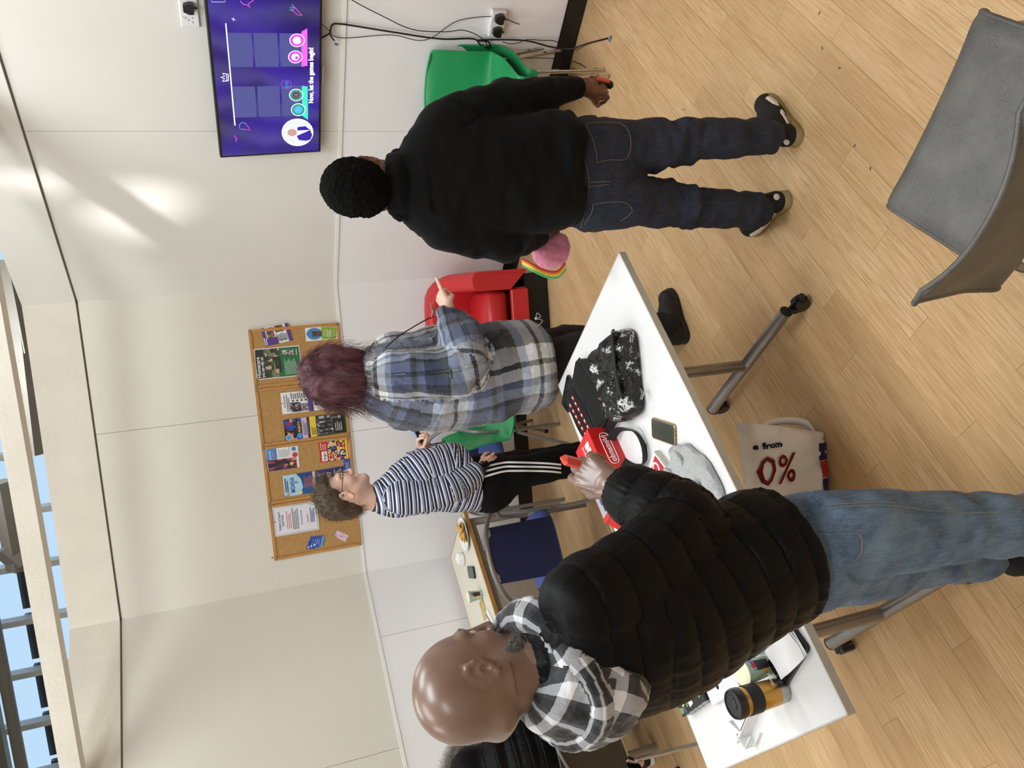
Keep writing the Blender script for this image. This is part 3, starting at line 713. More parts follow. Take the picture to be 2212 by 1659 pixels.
cable('short black cord hanging off the right plug', [(1180, 125), (1215, 140), (1262, 157)], .0026, .05)
cable('thin black cord from the adapter down behind the hand', [(1150, 268), (1200, 282), (1260, 275), (1310, 255), (1400, 260), (1500, 270), (1560, 350), (1565, 470)], .0022, .03, floor_from=7)
cable('thin black cord from the console dock across the skirting', [(1085, 490), (1110, 430), (1200, 385), (1330, 375), (1480, 378), (1600, 395), (1680, 430), (1692, 470)], .0022, .05, floor_from=6)
cable('short usb lead with a blue tip dangling under the television', [(35, 205), (45, 235), (66, 262)], .004, .03)
e_ = WA.hit(*C4(78, 285), .03); g = G(); g.box(e_, (.012, .006, .024), R=R_tv @ rot3((0, 1, 0), .3), bev=.001); o = g.build('cable_plug', MATS['blue_metal_plug']); tag(o, 'blue usb plug dangling just under the television', 'plug')
# console dock sitting on the green chairs
cc = np.array([1.49, 3.97, .515]); dk = thing('console_dock', 'black games console dock standing on the green chair seat', 'console', tuple(cc), math.radians(120))
g = G(); g.box((0, 0, .055), (.17, .05, .105), bev=.008); g.build('shell', M_black, dk)
g = G(); g.box((0, .0, .11), (.12, .014, .004)); g.build('console_slot', M_blackgloss, dk)
for k in (-1, 1): g = G(); g.box((k*.04, -.027, .095), (.045, .002, .006)); g.build('indicator_strip', mat('orange_red', (214, 84, 60), .5), dk)
# ---- pinboards
M_cork = bpy.data.materials.new('cork'); M_cork.use_nodes = True; n = N(M_cork); o_ = n.new('TexCoord').outputs['Object']
vo = n.new('TexVoronoi'); vo.inputs['Scale'].default_value = 260; n.l(o_, vo.inputs['Vector'])
c = n.mix(.65, n.ramp(n.noise(o_, 90, 4, .7), [(.3, sr((148, 104, 52))), (.55, sr((186, 144, 84))), (.75, sr((206, 168, 108)))]), n.ramp(vo.outputs['Color'], [(0, sr((150, 110, 60))), (1, sr((205, 165, 108)))]))
n.l(c, n.b.inputs['Base Color']); n.b.inputs['Roughness'].default_value = .85; n.bump(n.noise(o_, 240, 3), .4, .001)
M_frame = mat('pine_frame', (190, 138, 76), .45, var=.1, vscale=40)
bd = [WB.sz(535, 712)[0], WB.sz(551, 839.5)[0], WB.sz(566, 964.8)[0], WB.sz(580.7, 1090)[0], WB.sz(595, 1210)[0]]
zt, zb = 1.957, 1.352; BO = .018
BLAB = ['cork pinboard with the green care poster, rightmost of the row', 'cork pinboard second from the right with four leaflets', 'cork pinboard third from the right behind the striped shirt person', 'cork pinboard with the certificate, leftmost of the row']
boards = []
for k in range(4):
    a, b = bd[k]+.002, bd[k+1]-.002; c = WB.P((a+b)/2, (zt+zb)/2, 0)
    t = thing('pinboard', BLAB[k], 'pinboard', tuple(c)); boards.append(t)
    g = G(); wall_box(g, WB, a+.01, b-.01, zb+.01, zt-.01, .001, .012); g.build('cork_panel', M_cork, t, world=True, smooth=False)
    for (s0, s1, z0, z1) in ((a, b, zt-.019, zt), (a, b, zb, zb+.019), (a, a+.019, zb+.019, zt-.019), (b-.019, b, zb+.019, zt-.019)):
        g = G(); wall_box(g, WB, s0, s1, z0, z1, .0, .019); g.build('frame_rail', M_frame, t, world=True, smooth=False)
    for (s_, z_) in ((a+.012, zt-.012), (b-.012, zt-.012), (a+.012, zb+.012), (b-.012, zb+.012)):
        g = G(); wall_box(g, WB, s_-.007, s_+.007, z_-.007, z_+.007, .019, .021); g.build('corner_clip', mat('grey_clip', (120, 118, 110), .5), t, world=True, smooth=False)
def c5(x, y): return (520+x/5.35, 690+y/5.35)
def c6(x, y): return (550+x/5.53, 920+y/5.53)
nB = nW(WB); PK = {}
def paper(name, label, corners, base, prints, m=c5, lift=.0135, cat='poster', pins=((.5, .03),), pinc=(20, 20, 20)):
    """corners as read upright: TL, TR, BR, BL (crop pixels)"""
    Q = [WB.hit(*m(*q), lift) for q in corners]
    c = np.mean(Q, axis=0); t = thing(name, label, cat, tuple(c))
    def uv(u, v, off=0): return (Q[0]*(1-u)+Q[1]*u)*(1-v)+(Q[3]*(1-u)+Q[2]*u)*v+nB*off
    P = [[uv(i/6, j/6, .0015*math.sin(i*1.3+j)+.001) for j in range(7)] for i in range(7)]
    g = G(); g.sheet(P, .0006); g.build('sheet', mat('paper_%d_%d_%d' % base, base, .45), t, world=True)
    e = .0032
    for k, pr in enumerate(prints):
        off = e+.0003*k; kd = pr[0]
        if kd == 'r': pts = [(pr[1], pr[2]), (pr[3], pr[2]), (pr[3], pr[4]), (pr[1], pr[4])]; col = pr[5]; nm = pr[6] if len(pr) > 6 else 'printed_block'
        elif kd == 'e': pts = [(pr[1]+pr[3]*math.cos(2*PI*i/20), pr[2]+pr[4]*math.sin(2*PI*i/20)) for i in range(20)]; col = pr[5]; nm = 'printed_disc'
        elif kd == 'p': pts = pr[1]; col = pr[2]; nm = 'printed_shape'
        elif kd == 'lines':
            g = G(); u0, v0, u1, v1, nn, col = pr[1:7]
            for i in range(nn):
                v = v0+(v1-v0)*i/max(1, nn-1); h = (v1-v0)/max(1, nn-1)*.22; ue = u1-(u1-u0)*.25*((i*7) % 4)/4
                q = [uv(u0, v-h, off), uv(ue, v-h, off), uv(ue, v+h, off), uv(u0, v+h, off)]; g.add(q, [(0, 1, 2, 3)])
            g.build('small_print', mat('ink_%d_%d_%d' % col, col, .6), t, world=True, smooth=False, kind='stuff'); continue
        elif kd == 't':
            _, u, v, size, s, col, wd = pr; Xd = uv(1, v)-uv(0, v); Yd = uv(u, 0)-uv(u, 1)
            text(s, size, mat('ink_%d_%d_%d' % col, col, .5), t, uv(u, v, off+.0004), Xd, Yd, width=wd*np.linalg.norm(Xd), bold=size*.012, depth=.0001); continue
        elif kd == 'photo':
            u0, v0, u1, v1, cols, sd = pr[1:7]; rn = random.Random(sd); nx, ny = 7, 6
            mm = [mat('print_%d_%d_%d' % c_, c_, .5) for c_ in cols]
            g = G()
            for i in range(nx):
                for j in range(ny):
                    a0 = u0+(u1-u0)*i/nx; a1 = u0+(u1-u0)*(i+1)/nx; b0 = v0+(v1-v0)*j/ny; b1 = v0+(v1-v0)*(j+1)/ny
                    g.mi = rn.randrange(len(cols)); g.add([uv(a0, b0, off), uv(a1, b0, off), uv(a1, b1, off), uv(a0, b1, off)], [(0, 1, 2, 3)])
            for _ in range(12):
                cu, cv = rn.uniform(u0+.08*(u1-u0), u1-.08*(u1-u0)), rn.uniform(v0+.08*(v1-v0), v1-.08*(v1-v0)); ru = (u1-u0)*rn.uniform(.05, .11); rv = (v1-v0)*rn.uniform(.08, .2)
                g.mi = rn.randrange(len(cols)); pts_ = [(cu+ru*math.cos(2*PI*i/9), cv+rv*math.sin(2*PI*i/9)) for i in range(9)]
                pts_ = [(min(max(a, u0), u1), min(max(b, v0), v1)) for a, b in pts_]; g.add([uv(a, b, off+.0001+.00001*_) for a, b in pts_], [tuple(range(9))])
            g.build('picture', mm, t, world=True, smooth=False); continue
        g = G(); g.add([uv(a, b, off) for a, b in pts], [tuple(range(len(pts)))]); g.build(nm, mat('print_%d_%d_%d' % col, col, .45), t, world=True, smooth=False)
    for (u, v) in pins:
        g = G(); g.sphere(uv(u, v, .006), .0035, 6, (1, 1, 1)); g.build('pin', mat('pin_%d_%d_%d' % pinc, pinc, .3), t, world=True)
    return t
PUR = (92, 62, 140); WHT = (236, 236, 238); GRN = (38, 110, 62); DK = (34, 34, 38); PINK_ = (190, 60, 150)
paper('leaflet', 'tilted purple and white leaflet pinned at the board top right', [(285, 312), (228, 105), (540, 40), (600, 240)], WHT,
      [('r', 0, 0, 1, .12, PUR), ('r', 0, .88, 1, 1, PUR), ('r', 0, .1, .38, .5, PUR), ('photo', .38, .16, .95, .42, [(60, 50, 60), (200, 60, 150), (90, 70, 60), (130, 150, 60)], 1), ('photo', .62, .48, .98, .78, [(40, 90, 50), (200, 80, 50), (60, 60, 60)], 2), ('lines', .1, .5, .55, .84, 7, (110, 110, 116)), ('lines', .04, .03, .5, .09, 2, WHT), ('e', .16, .62, .05, .03, (60, 110, 80)), ('e', .16, .75, .05, .03, (60, 110, 80))])
paper('leaflet', 'lime green leaflet with a blue round picture, pinned bottom right', [(755, 255), (740, 88), (1110, 80), (1118, 225)], WHT,
      [('r', .06, .5, .96, .97, (140, 176, 44)), ('e', .5, .28, .42, .24, (70, 140, 200)), ('photo', .3, .2, .7, .5, [(70, 70, 60), (110, 90, 70), (60, 60, 70)], 3), ('t', .3, .60, .016, 'Green', WHT, .45), ('lines', .2, .68, .8, .8, 4, (230, 236, 210)), ('t', .2, .9, .012, 'Natural Care', WHT, .6)])
paper('poster', 'green care poster with a white border and family photo', [(185, 700), (148, 345), (675, 298), (715, 650)], (240, 240, 238),
      [('r', .03, .02, .97, .98, (44, 116, 74)), ('photo', .03, .12, .97, .58, [(60, 74, 48), (92, 104, 66), (48, 52, 50), (120, 126, 96), (200, 170, 150)], 4), ('r', .03, .02, .97, .2, (46, 48, 46)),
       ('p', [(.03, .5), (.3, .58), (.97, .54), (.97, .62), (.03, .62)], (44, 116, 74)), ('t', .06, .07, .036, 'Homecare', (250, 250, 250), .66), ('t', .06, .155, .03, 'you can rely on', (250, 250, 250), .66),
       ('lines', .08, .64, .6, .88, 10, (170, 205, 180)), ('photo', .72, .6, .88, .72, [(230, 230, 228), (150, 120, 110), (60, 60, 60)], 5), ('photo', .72, .74, .88, .86, [(230, 230, 228), (150, 120, 110), (60, 60, 60)], 6), ('t', .7, .92, .014, 'CareStar', (240, 246, 240), .2)], pins=((.02, .01),))
paper('leaflet', 'white leaflet with round photos and purple foot on the second board', [(483, 1098), (457, 850), (800, 820), (845, 1055)], WHT,
      [('r', 0, .86, 1, 1, PUR), ('photo', .05, .28, .5, .62, [(60, 60, 64), (110, 70, 70), (160, 150, 150), (40, 40, 44)], 7), ('photo', .05, .64, .42, .86, [(120, 110, 130), (170, 165, 170), (90, 80, 100)], 8), ('t', .3, .1, .016, 'Community', (90, 90, 96), .55), ('lines', .1, .18, .9, .24, 2, (130, 130, 136)), ('lines', .66, .34, .95, .84, 8, (120, 120, 124)),
       ('e', .58, .38, .04, .035, (50, 50, 60)), ('e', .58, .52, .04, .035, (50, 50, 60)), ('e', .58, .66, .04, .035, (50, 50, 60)), ('e', .58, .8, .04, .035, (50, 50, 60))])
paper('leaflet', 'teal and white leaflet half behind the red hair', [(848, 1052), (818, 800), (1085, 760), (1112, 1025)], WHT,
      [('p', [(0, .5), (.3, .36), (.75, .4), (1, .3), (1, 1), (0, 1)], (66, 160, 128)), ('e', .3, .12, .09, .08, (30, 90, 110)), ('lines', .3, .48, .9, .85, 7, (210, 236, 226)), ('e', .15, .5, .03, .03, WHT), ('e', .15, .65, .03, .03, WHT), ('e', .15, .8, .03, .03, WHT)])
paper('leaflet', 'small lilac leaflet at the foot of the second board', [(1112, 1022), (1088, 780), (1190, 770), (1206, 1008)], (214, 208, 226), [('lines', .1, .2, .8, .8, 4, (110, 96, 150)), ('r', 0, .0, .4, .5, (90, 80, 150))])
paper('poster', 'party show poster with yellow foot and blue discs', [(518, 1410), (490, 1165), (860, 1115), (885, 1350)], (60, 40, 52),
      [('photo', .0, .0, 1, .55, [(40, 30, 40), (40, 80, 190), (210, 150, 130), (90, 50, 80), (160, 50, 70), (60, 40, 50)], 9), ('r', .0, .55, 1, .72, (205, 190, 214)), ('r', 0, .8, 1, 1, (232, 204, 72)), ('e', .15, .12, .14, .1, (236, 240, 246)), ('e', .15, .12, .12, .085, (80, 160, 220)), ('e', .18, .46, .13, .08, (80, 150, 226)),
       ('t', .34, .47, .024, 'PARTY', (244, 226, 90), .5), ('lines', .15, .6, .85, .76, 5, (120, 110, 140)), ('lines', .1, .86, .5, .96, 3, (120, 100, 40))])
paper('poster', 'dark green band poster with a grey group photo and a guitar', [(885, 1350), (860, 1115), (1205, 1068), (1235, 1300)], (34, 78, 44),
      [('photo', .06, .02, .96, .55, [(120, 120, 120), (60, 60, 62), (180, 180, 180), (90, 90, 92)], 10), ('r', .05, .56, .95, .93, (24, 34, 28)), ('t', .14, .63, .014, 'Live Music', (230, 230, 230), .4), ('lines', .14, .7, .6, .82, 3, (200, 200, 200)), ('e', .82, .78, .07, .05, (190, 190, 190)), ('p', [(.8, .56), (.84, .56), (.83, .76), (.81, .76)], (190, 190, 190))]
      + [('p', [(u, .08), (u+.07, .08), (u+.09, .5), (u-.02, .5)], (40, 40, 44)) for u in (.14, .34, .54, .74)])
paper('poster', 'childrens club flyer with red and blue figures on white', [(160, 545), (125, 282), (515, 235), (538, 490)], (226, 228, 234),
      [('photo', 0, .02, .48, .92, [(60, 40, 50), (190, 70, 90), (200, 150, 130), (70, 60, 120), (40, 30, 36)], 11), ('r', .5, .02, 1, .34, (80, 140, 206)), ('t', .52, .12, .016, 'family', (240, 240, 250), .4), ('t', .52, .22, .016, 'FUN', (240, 120, 130), .32), ('r', .5, .34, 1, .7, (238, 238, 240)), ('lines', .55, .4, .95, .66, 7, (150, 150, 158)),
       ('e', .88, .86, .09, .06, (60, 120, 200)), ('e', .6, .88, .11, .08, (206, 50, 60)), ('e', .22, .76, .08, .06, (232, 196, 60)), ('e', .68, .8, .03, .03, (240, 240, 244))], c6)
paper('poster', 'red and yellow lingo flyer with comic panels', [(788, 438), (762, 188), (1122, 140), (1148, 385)], (204, 44, 44),
      [('r', .04, .06, .5, .24, (242, 242, 240)), ('t', .08, .15, .026, 'lingo', (40, 40, 40), .36), ('lines', .56, .06, .92, .2, 3, (240, 190, 190)), ('photo', .02, .28, .5, .56, [(236, 206, 60), (200, 60, 60), (230, 220, 210), (60, 60, 70)], 12), ('photo', .5, .28, .98, .56, [(60, 100, 190), (40, 40, 44), (220, 190, 170), (240, 220, 70)], 13),
       ('photo', .02, .58, .5, .84, [(230, 226, 220), (60, 90, 170), (40, 40, 44), (210, 60, 60)], 14), ('photo', .5, .58, .98, .84, [(240, 210, 60), (226, 180, 150), (200, 60, 60), (40, 40, 44)], 15), ('r', 0, .86, 1, .92, (246, 222, 50)), ('lines', .06, .95, .9, .98, 2, (240, 200, 200))], c6)
paper('poster', 'pale blue sea themed show poster above the brown hair', [(360, 850), (332, 595), (715, 540), (738, 790)], (176, 214, 236),
      [('p', [(0, .5), (.35, .6), (.75, .55), (1, .42), (1, .8), (0, .95)], (30, 92, 150)), ('p', [(.5, .62), (1, .5), (1, .92), (.5, .9)], (28, 70, 140)), ('r', 0, .93, 1, 1, (216, 200, 190)), ('t', .14, .28, .042, 'MOANA', (28, 96, 170), .72), ('t', .56, .4, .026, 'JR', (28, 96, 170), .12),
       ('lines', .2, .06, .85, .12, 2, (60, 90, 110)), ('e', .1, .12, .07, .04, (200, 150, 120)), ('lines', .3, .66, .85, .9, 6, (190, 100, 90)), ('e', .1, .52, .08, .05, (240, 214, 90))], c6, pins=((.03, .02), (.97, .47), (.03, .1)))
paper('poster', 'dark blue poster with large yellow letters beside the face', [(755, 730), (728, 535), (1090, 475), (1115, 690)], (42, 46, 124),
      [('t', .06, .2, .045, 'HOME', (236, 196, 60), .72), ('t', .06, .42, .045, 'AWAY', (236, 196, 60), .78), ('lines', .1, .06, .9, .1, 2, (190, 190, 230)), ('lines', .08, .6, .92, .92, 7, (214, 190, 90))], c6)
paper('leaflet', 'small blue card pinned under the lingo flyer', [(1075, 530), (1060, 400), (1148, 388), (1162, 520)], (48, 84, 170), [('lines', .1, .2, .8, .6, 4, (150, 180, 230))], c6)
paper('certificate', 'white notice with a grey patterned border and blue heading', [(245, 1328), (205, 970), (742, 885), (775, 1238)], (206, 206, 212),
      [('r', .07, .05, .93, .95, (228, 228, 236)), ('t', .18, .13, .026, 'Parkinson and Support', (70, 84, 160), .62), ('t', .3, .2, .026, 'Carers Group', (70, 84, 160), .38), ('lines', .2, .3, .8, .38, 3, (206, 130, 130)), ('lines', .15, .43, .88, .54, 4, (110, 110, 130)), ('t', .26, .62, .013, 'We meet monthly', (70, 90, 170), .5), ('lines', .3, .75, .62, .77, 2, (206, 130, 130)), ('lines', .3, .83, .8, .9, 3, (80, 96, 170))], c6, cat='notice', pins=((.5, .03),))
for k, (a, lb) in enumerate(((-.32, 'blue appointment card, upper of the pinned fan'), (0, 'blue appointment card in the middle of the fan'), (.3, 'blue appointment card with light stripe, lowest of the fan'))):
    cx, cy = (712+k*14, 1392-k*8); L, Wd = 92, 40
    def rr_(x, y): ca, sa = math.cos(a+.5), math.sin(a+.5); return (cx-80+ (x+L)*1.0*ca-y*sa+0, cy-60+(x+L)*.62*sa+y*ca+60*0)
    q = [(cx-100+20*k, cy+80-8*k), (cx-40+30*k*.4, cy-75+10*k), (cx+70+12*k, cy-62-10*k+20), (cx+10+30*k, cy+78-10*k)]
    paper('card', lb, q, (50, 82, 178), [('r', .0, .8 if k == 2 else .95, 1, 1, (90, 170, 230)), ('e', .15, .2, .1, .09, (225, 230, 245)), ('lines', .2, .4, .8, .6, 2, (140, 160, 220))], c6, lift=.0135+.002*k, cat='card', pins=((.5, .12),))
paper('note', 'small pink note pinned low on the leftmost board', [(948, 1320), (990, 1245), (1128, 1308), (1080, 1385)], (222, 190, 208), [('e', .45, .55, .12, .03, (90, 70, 100)), ('e', .5, .45, .03, .03, (90, 70, 100))], c6, cat='note', pins=((.1, .1),))
for (px, py, sd) in ((588, 1205, 0),):
    g = G(); p = WB.hit(px, py, .002); g.sphere(p, .006, 6); o = g.build('screw', M_galv); tag(o, 'lone screw head left of the pinboards', 'screw')
# ================================================================== things lying on the white table
def ang(v): return math.atan2(v[1], v[0])
wa = ang(TA); TAz = np.array([*TA, 0]); TBz = np.array([*TB, 0]); UP = np.array([0, 0, 1.])
def rbox(g, L, W_, H_, r=.01, z0=0, n=5, bev=.002):
    """rounded-corner slab centred on the origin"""
    pts = []
    for (sx_, sy, a0) in ((1, 1, 0), (-1, 1, PI/2), (-1, -1, PI), (1, -1, 1.5*PI)):
        for k in range(n+1):
            a = a0+PI/2*k/n; pts.append((sx_*(L/2-r)+r*math.cos(a), sy*(W_/2-r)+r*math.sin(a)))
    N_ = len(pts); vs = []
    for (f, z) in ((bev, z0), (0, z0+bev), (0, z0+H_-bev), (bev, z0+H_)):
        for x, y in pts: vs.append((x*(1-2*f/L), y*(1-2*f/W_), z))
    g.add(vs, [tuple(range(N_))[::-1], tuple(range(3*N_, 4*N_))]+[(i*N_+j, i*N_+(j+1) % N_, (i+1)*N_+(j+1) % N_, (i+1)*N_+j) for i in range(3) for j in range(N_)])
    return g
def phone(label, p, rz, L=.15, W_=.074, H_=.009, case=M_black, scr=M_blackgloss, cat='phone'):
    t = thing('phone', label, cat, tuple(p), rz)
    g = G(); rbox(g, L, W_, H_, .011); g.build('case', case, t)
    g = G(); rbox(g, L-.008, W_-.008, .0006, .008, H_, bev=.0002); g.build('screen', scr, t)
    for k in (-1, 0, 1): g = G(); g.box((L/2+.0001, k*.014, H_*.45), (.001, .008 if k == 0 else .005, .0025)); g.build('port', M_rubber, t, smooth=False)
    return t
phone('black phone lying at the far left corner of the white table', ab(.095, .765), wa-math.radians(72), L=.16, W_=.075, H_=.012)
M_goldcase = mat('clear_gold_case', (170, 140, 96), .3, metal=.4); M_glassgrey = mat('dark_reflecting_screen', (62, 66, 62), .1)
phone('phone in a clear gold case lying beside the grey cloth', ab(.64, .215), wa+math.radians(47), case=M_goldcase, scr=M_glassgrey)
# zipped carrying case, opened out, game cards in its lid
M_nylon = mat('black_nylon', (24, 24, 26), .75, bump=.35, bscale=600, bdist=.0006); M_felt = mat('black_felt', (14, 14, 15), .95)
M_redcard = mat('red_game_card', (222, 60, 52), .4); M_paperwhite = mat('plain_white_card', (238, 238, 238), .6)
ca = wa+math.radians(10)
t = thing('carrying_case', 'open black zip case with red game cards in its lid', 'case', tuple(ab(.275, .635)), ca)
g = G(); rbox(g, .31, .135, .045, .03, 0, bev=.006); g.v = [(x, y+.105, z) for x, y, z in g.v]; g.build('case_body', M_nylon, t)
g = G(); rbox(g, .285, .11, .003, .024, .045); g.v = [(x, y+.105, z) for x, y, z in g.v]; g.build('inner_tray', M_felt, t)
g = G(); rbox(g, .31, .135, .03, .03, 0, bev=.006); g.v = [(x, y-.04, z+.008) for x, y, z in g.v]; g.build('case_lid', M_nylon, t)
g = G(); rbox(g, .285, .11, .003, .024, .038); g.v = [(x, y-.04, z) for x, y, z in g.v]; g.build('card_holder', M_felt, t)
for j in range(2):
    for k in range(7):
        if j == 1 and k == 6: continue
        x = -.1+k*.033; y = -.018-j*.045
        g = G(); g.box((x, y, .0425), (.02, .013, .003), rz=.06, bev=.0004); c_ = g.build('game_card', M_redcard, t)
        g = G(); g.box((x-.003, y, .0445), (.01, .008, .0008), rz=.06); g.build('card_label', M_paperwhite, c_)
g = G()
for yy, zz in ((.105, .046), (-.04, .04)):
    g.tube([(x, y+yy, zz) for x, y in [(.148*math.cos(a)*(1 if abs(math.cos(a)) > .3 else 1.0), .06*math.sin(a)) for a in [2*PI*k/32 for k in range(32)]]], .0025, 6, closed=True)
g.build('zip', M_rubber, t)
g = G(); g.tube([(-.155, .1, .04), (-.175, .115, .03), (-.185, .13, .012)], .004, 6); g.build('zip_pull', M_rubber, t)
# sequinned shoulder bag with a webbing strap
def fbm(P, f, seed=0, oct=3):
    """smooth value noise on an (n,3) array, about -1..1"""
    P = np.asarray(P, float)*f; out = np.zeros(len(P)); amp = 1; tot = 0
    for o_ in range(oct):
        I = np.floor(P).astype(np.int64); Fr = P-I; Fr = Fr*Fr*(3-2*Fr); acc = np.zeros(len(P))
        for dx in (0, 1):
            for dy in (0, 1):
                for dz in (0, 1):
                    h = (I[:, 0]+dx)*374761393+(I[:, 1]+dy)*668265263+(I[:, 2]+dz)*2147483647+(seed+o_)*1274126177
                    h = (h ^ (h >> 13))*1274126177; h = h ^ (h >> 16); r = (h & 0xffff)/32767.5-1
                    acc += r*(Fr[:, 0] if dx else 1-Fr[:, 0])*(Fr[:, 1] if dy else 1-Fr[:, 1])*(Fr[:, 2] if dz else 1-Fr[:, 2])
        out += acc*amp; tot += amp; amp *= .5; P = P*2.03
    return out/tot*1.6
def blob_slab(outline, h, n=40, m=24, nz=.3, seed=1, prof=None):
    """cushion-like body over an outline polygon; returns grid of points for sheet-like closed mesh"""
    O = smooth_path([np.array(q, float) for q in outline], max(2, n//len(outline)), closed=True); c = np.mean(O, axis=0); vs = []; N_ = len(O)
    lv = [(1-.12, 0), (1, h*.18), (1.0, h*.45), (.95, h*.72), (.82, h*.9), (.6, h), (.35, h*1.02), (.12, h*1.02)]
    for f, z in lv: vs += [(*(c+(p-c)*f), z) for p in O]
    vs = np.array(vs); d = fbm(vs*1.0, 22, seed)*h*nz; top = vs[:, 2] > h*.3
    vs[:, 2] += np.where(top, d, 0); vs[:, 0] += fbm(vs, 18, seed+5)*.006*(vs[:, 2] > h*.1); L_ = len(lv)
    fs = [tuple(range(N_))[::-1], tuple(range((L_-1)*N_, L_*N_))]+[(i*N_+j, i*N_+(j+1) % N_, (i+1)*N_+(j+1) % N_, (i+1)*N_+j) for i in range(L_-1) for j in range(N_)]
    return vs, fs
M_seq = bpy.data.materials.new('black_silver_sequins'); M_seq.use_nodes = True; n = N(M_seq); o_ = n.new('TexCoord').outputs['Object']
vo = n.new('TexVoronoi'); vo.inputs['Scale'].default_value = 230; n.l(o_, vo.inputs['Vector'])
f1 = n.math('ADD', n.noise(o_, 16, 4, .7), n.math('MULTIPLY', vo.outputs['Color'], .10)); f2 = n.ramp(f1, [(.62, (0, 0, 0)), (.66, (1, 1, 1))])
n.l(n.mix(f2, sr((9, 9, 10)), sr((225, 228, 230))), n.b.inputs['Base Color']); n.l(f2, n.b.inputs['Metallic']); n.b.inputs['Roughness'].default_value = .28
nb = n.new('Bump'); nb.inputs['Strength'].default_value = .9; nb.inputs['Distance'].default_value = .003; n.l(vo.outputs['Distance'], nb.inputs['Height']); n.l(nb.outputs[0], n.b.inputs['Normal'])
bc = ab(.35, .30); t = thing('shoulder_bag', 'black sequinned shoulder bag with a long webbing strap', 'bag', tuple(bc))
out = [(.19, .37), (.21, .24), (.235, .15), (.29, .11), (.36, .15), (.44, .21), (.51, .26), (.50, .35), (.45, .42), (.36, .44), (.27, .42)]
out = [tuple(ab(a, b)[:2]-bc[:2]) for a, b in out]
vs, fs = blob_slab(out, .085, 66, nz=.35, seed=3); g = G(); g.add(vs, fs); g.build('bag_body', M_seq, t)
zp = [ab(a, b, TZ+z)-bc for a, b, z in ((.235, .16, .06), (.29, .155, .085), (.36, .19, .092), (.43, .235, .088), (.50, .29, .055))]
g = G(); g.tube(smooth_path(zp, 6), .013, 10, flat=.5); g.build('zip_band', M_nylon, t)
g = G(); g.tube([ab(.245, .15, TZ+.07)-bc, ab(.275, .118, TZ+.05)-bc], .006, 8); g.build('metal_clasp', M_chrome, t)
g = G(); g.tube([ab(.465, .205, TZ+.03)-bc, ab(.49, .195, TZ+.03)-bc, ab(.50, .215, TZ+.035)-bc], .005, 8); g.build('metal_ring', M_chrome, t)
def ribbon(g, pts, w_, th, k=6):
    """webbing standing on edge: pts are (x,y,z of lower edge), w_ the height"""
    Q = smooth_path(pts, k); P = [[q, q+np.array([0, 0, w_])] for q in Q]; P = [[a, (a+b)/2, b] for a, b in P]; g.sheet(P, th)
sp_ = [((600, 230), .80), ((640, 330), .80), ((700, 420), .78), ((735, 510), .765), ((745, 620), .755), ((715, 720), .76), ((630, 790), .755), ((575, 850), .745), ((560, 930), .738), ((590, 1020), .733), ((650, 1110), .733), ((745, 1165), .733), ((835, 1145), .733), ((838, 1030), .733), ((790, 930), .733), ((700, 890), .735), ((620, 900), .742), ((575, 975), .752)]
pts = [atz(1180+x/3.859, 700+y/3.859, z)-bc for (x, y), z in sp_]
Q = smooth_path(pts, 6); P = []
for i, q in enumerate(Q):
    a = Q[max(0, i-1)]; b = Q[min(len(Q)-1, i+1)]; d = _n(b-a); side = np.cross(d, UP); lean = .75 if i < 40 else .35
    wv_ = _n(UP*(1-lean)+side*lean*1.0)*.034; P.append([q, q+wv_*.5, q+wv_])
g = G(); g.sheet(P, .0022); g.build('strap', M_nylon, t)
# red boxed console
M_redbox = mat('red_glossy_card', (214, 34, 34), .35); M_printdark = mat('dark_print', (40, 44, 52), .4)
ra = wa+math.radians(3); rc = ab(.575, .612); t = thing('game_box', 'red game console box with white lettering under the reaching hand', 'box', tuple(rc), ra)
RM = np.array([[math.cos(ra), -math.sin(ra), 0], [math.sin(ra), math.cos(ra), 0], [0, 0, 1]])
def RL(x, y, z): return rc+RM @ np.array([x, y, z])
BL_, BW_, BH_ = .33, .165, .105
g = G(); g.box((0, 0, BH_/2), (BL_, BW_, BH_), bev=.001); g.build('carton', M_redbox, t, smooth=False)
# +y side of the box (RL y>0) faces towards +TB or away: find which side is nearer the camera
ys = -1 if RL(0, -1, 0)[1] < RL(0, 1, 0)[1] else 1
Xd = RL(1, 0, 0)-RL(0, 0, 0)
def face_pt(x, z): return RL(x, ys*(BW_/2+.0006), z)
M_wht = mat('print_white', (245, 245, 245), .5)
text('Nintendo', .034, M_wht, t, face_pt(-.125, .05), Xd, UP, bold=.0006, width=.12)
rp = []
for (cx, cz, sx_, sz_) in ((-.065, .05, .07, .02),):
    for k in range(28):
        a = 2*PI*k/28; c_, s_ = math.cos(a), math.sin(a); rp.append(face_pt(cx+math.copysign(abs(c_)**.35, c_)*sx_, cz+math.copysign(abs(s_)**.6, s_)*sz_))
g = G(); g.tube(rp, .0016, 6, closed=True); g.build('badge_outline', M_wht, t, world=True)
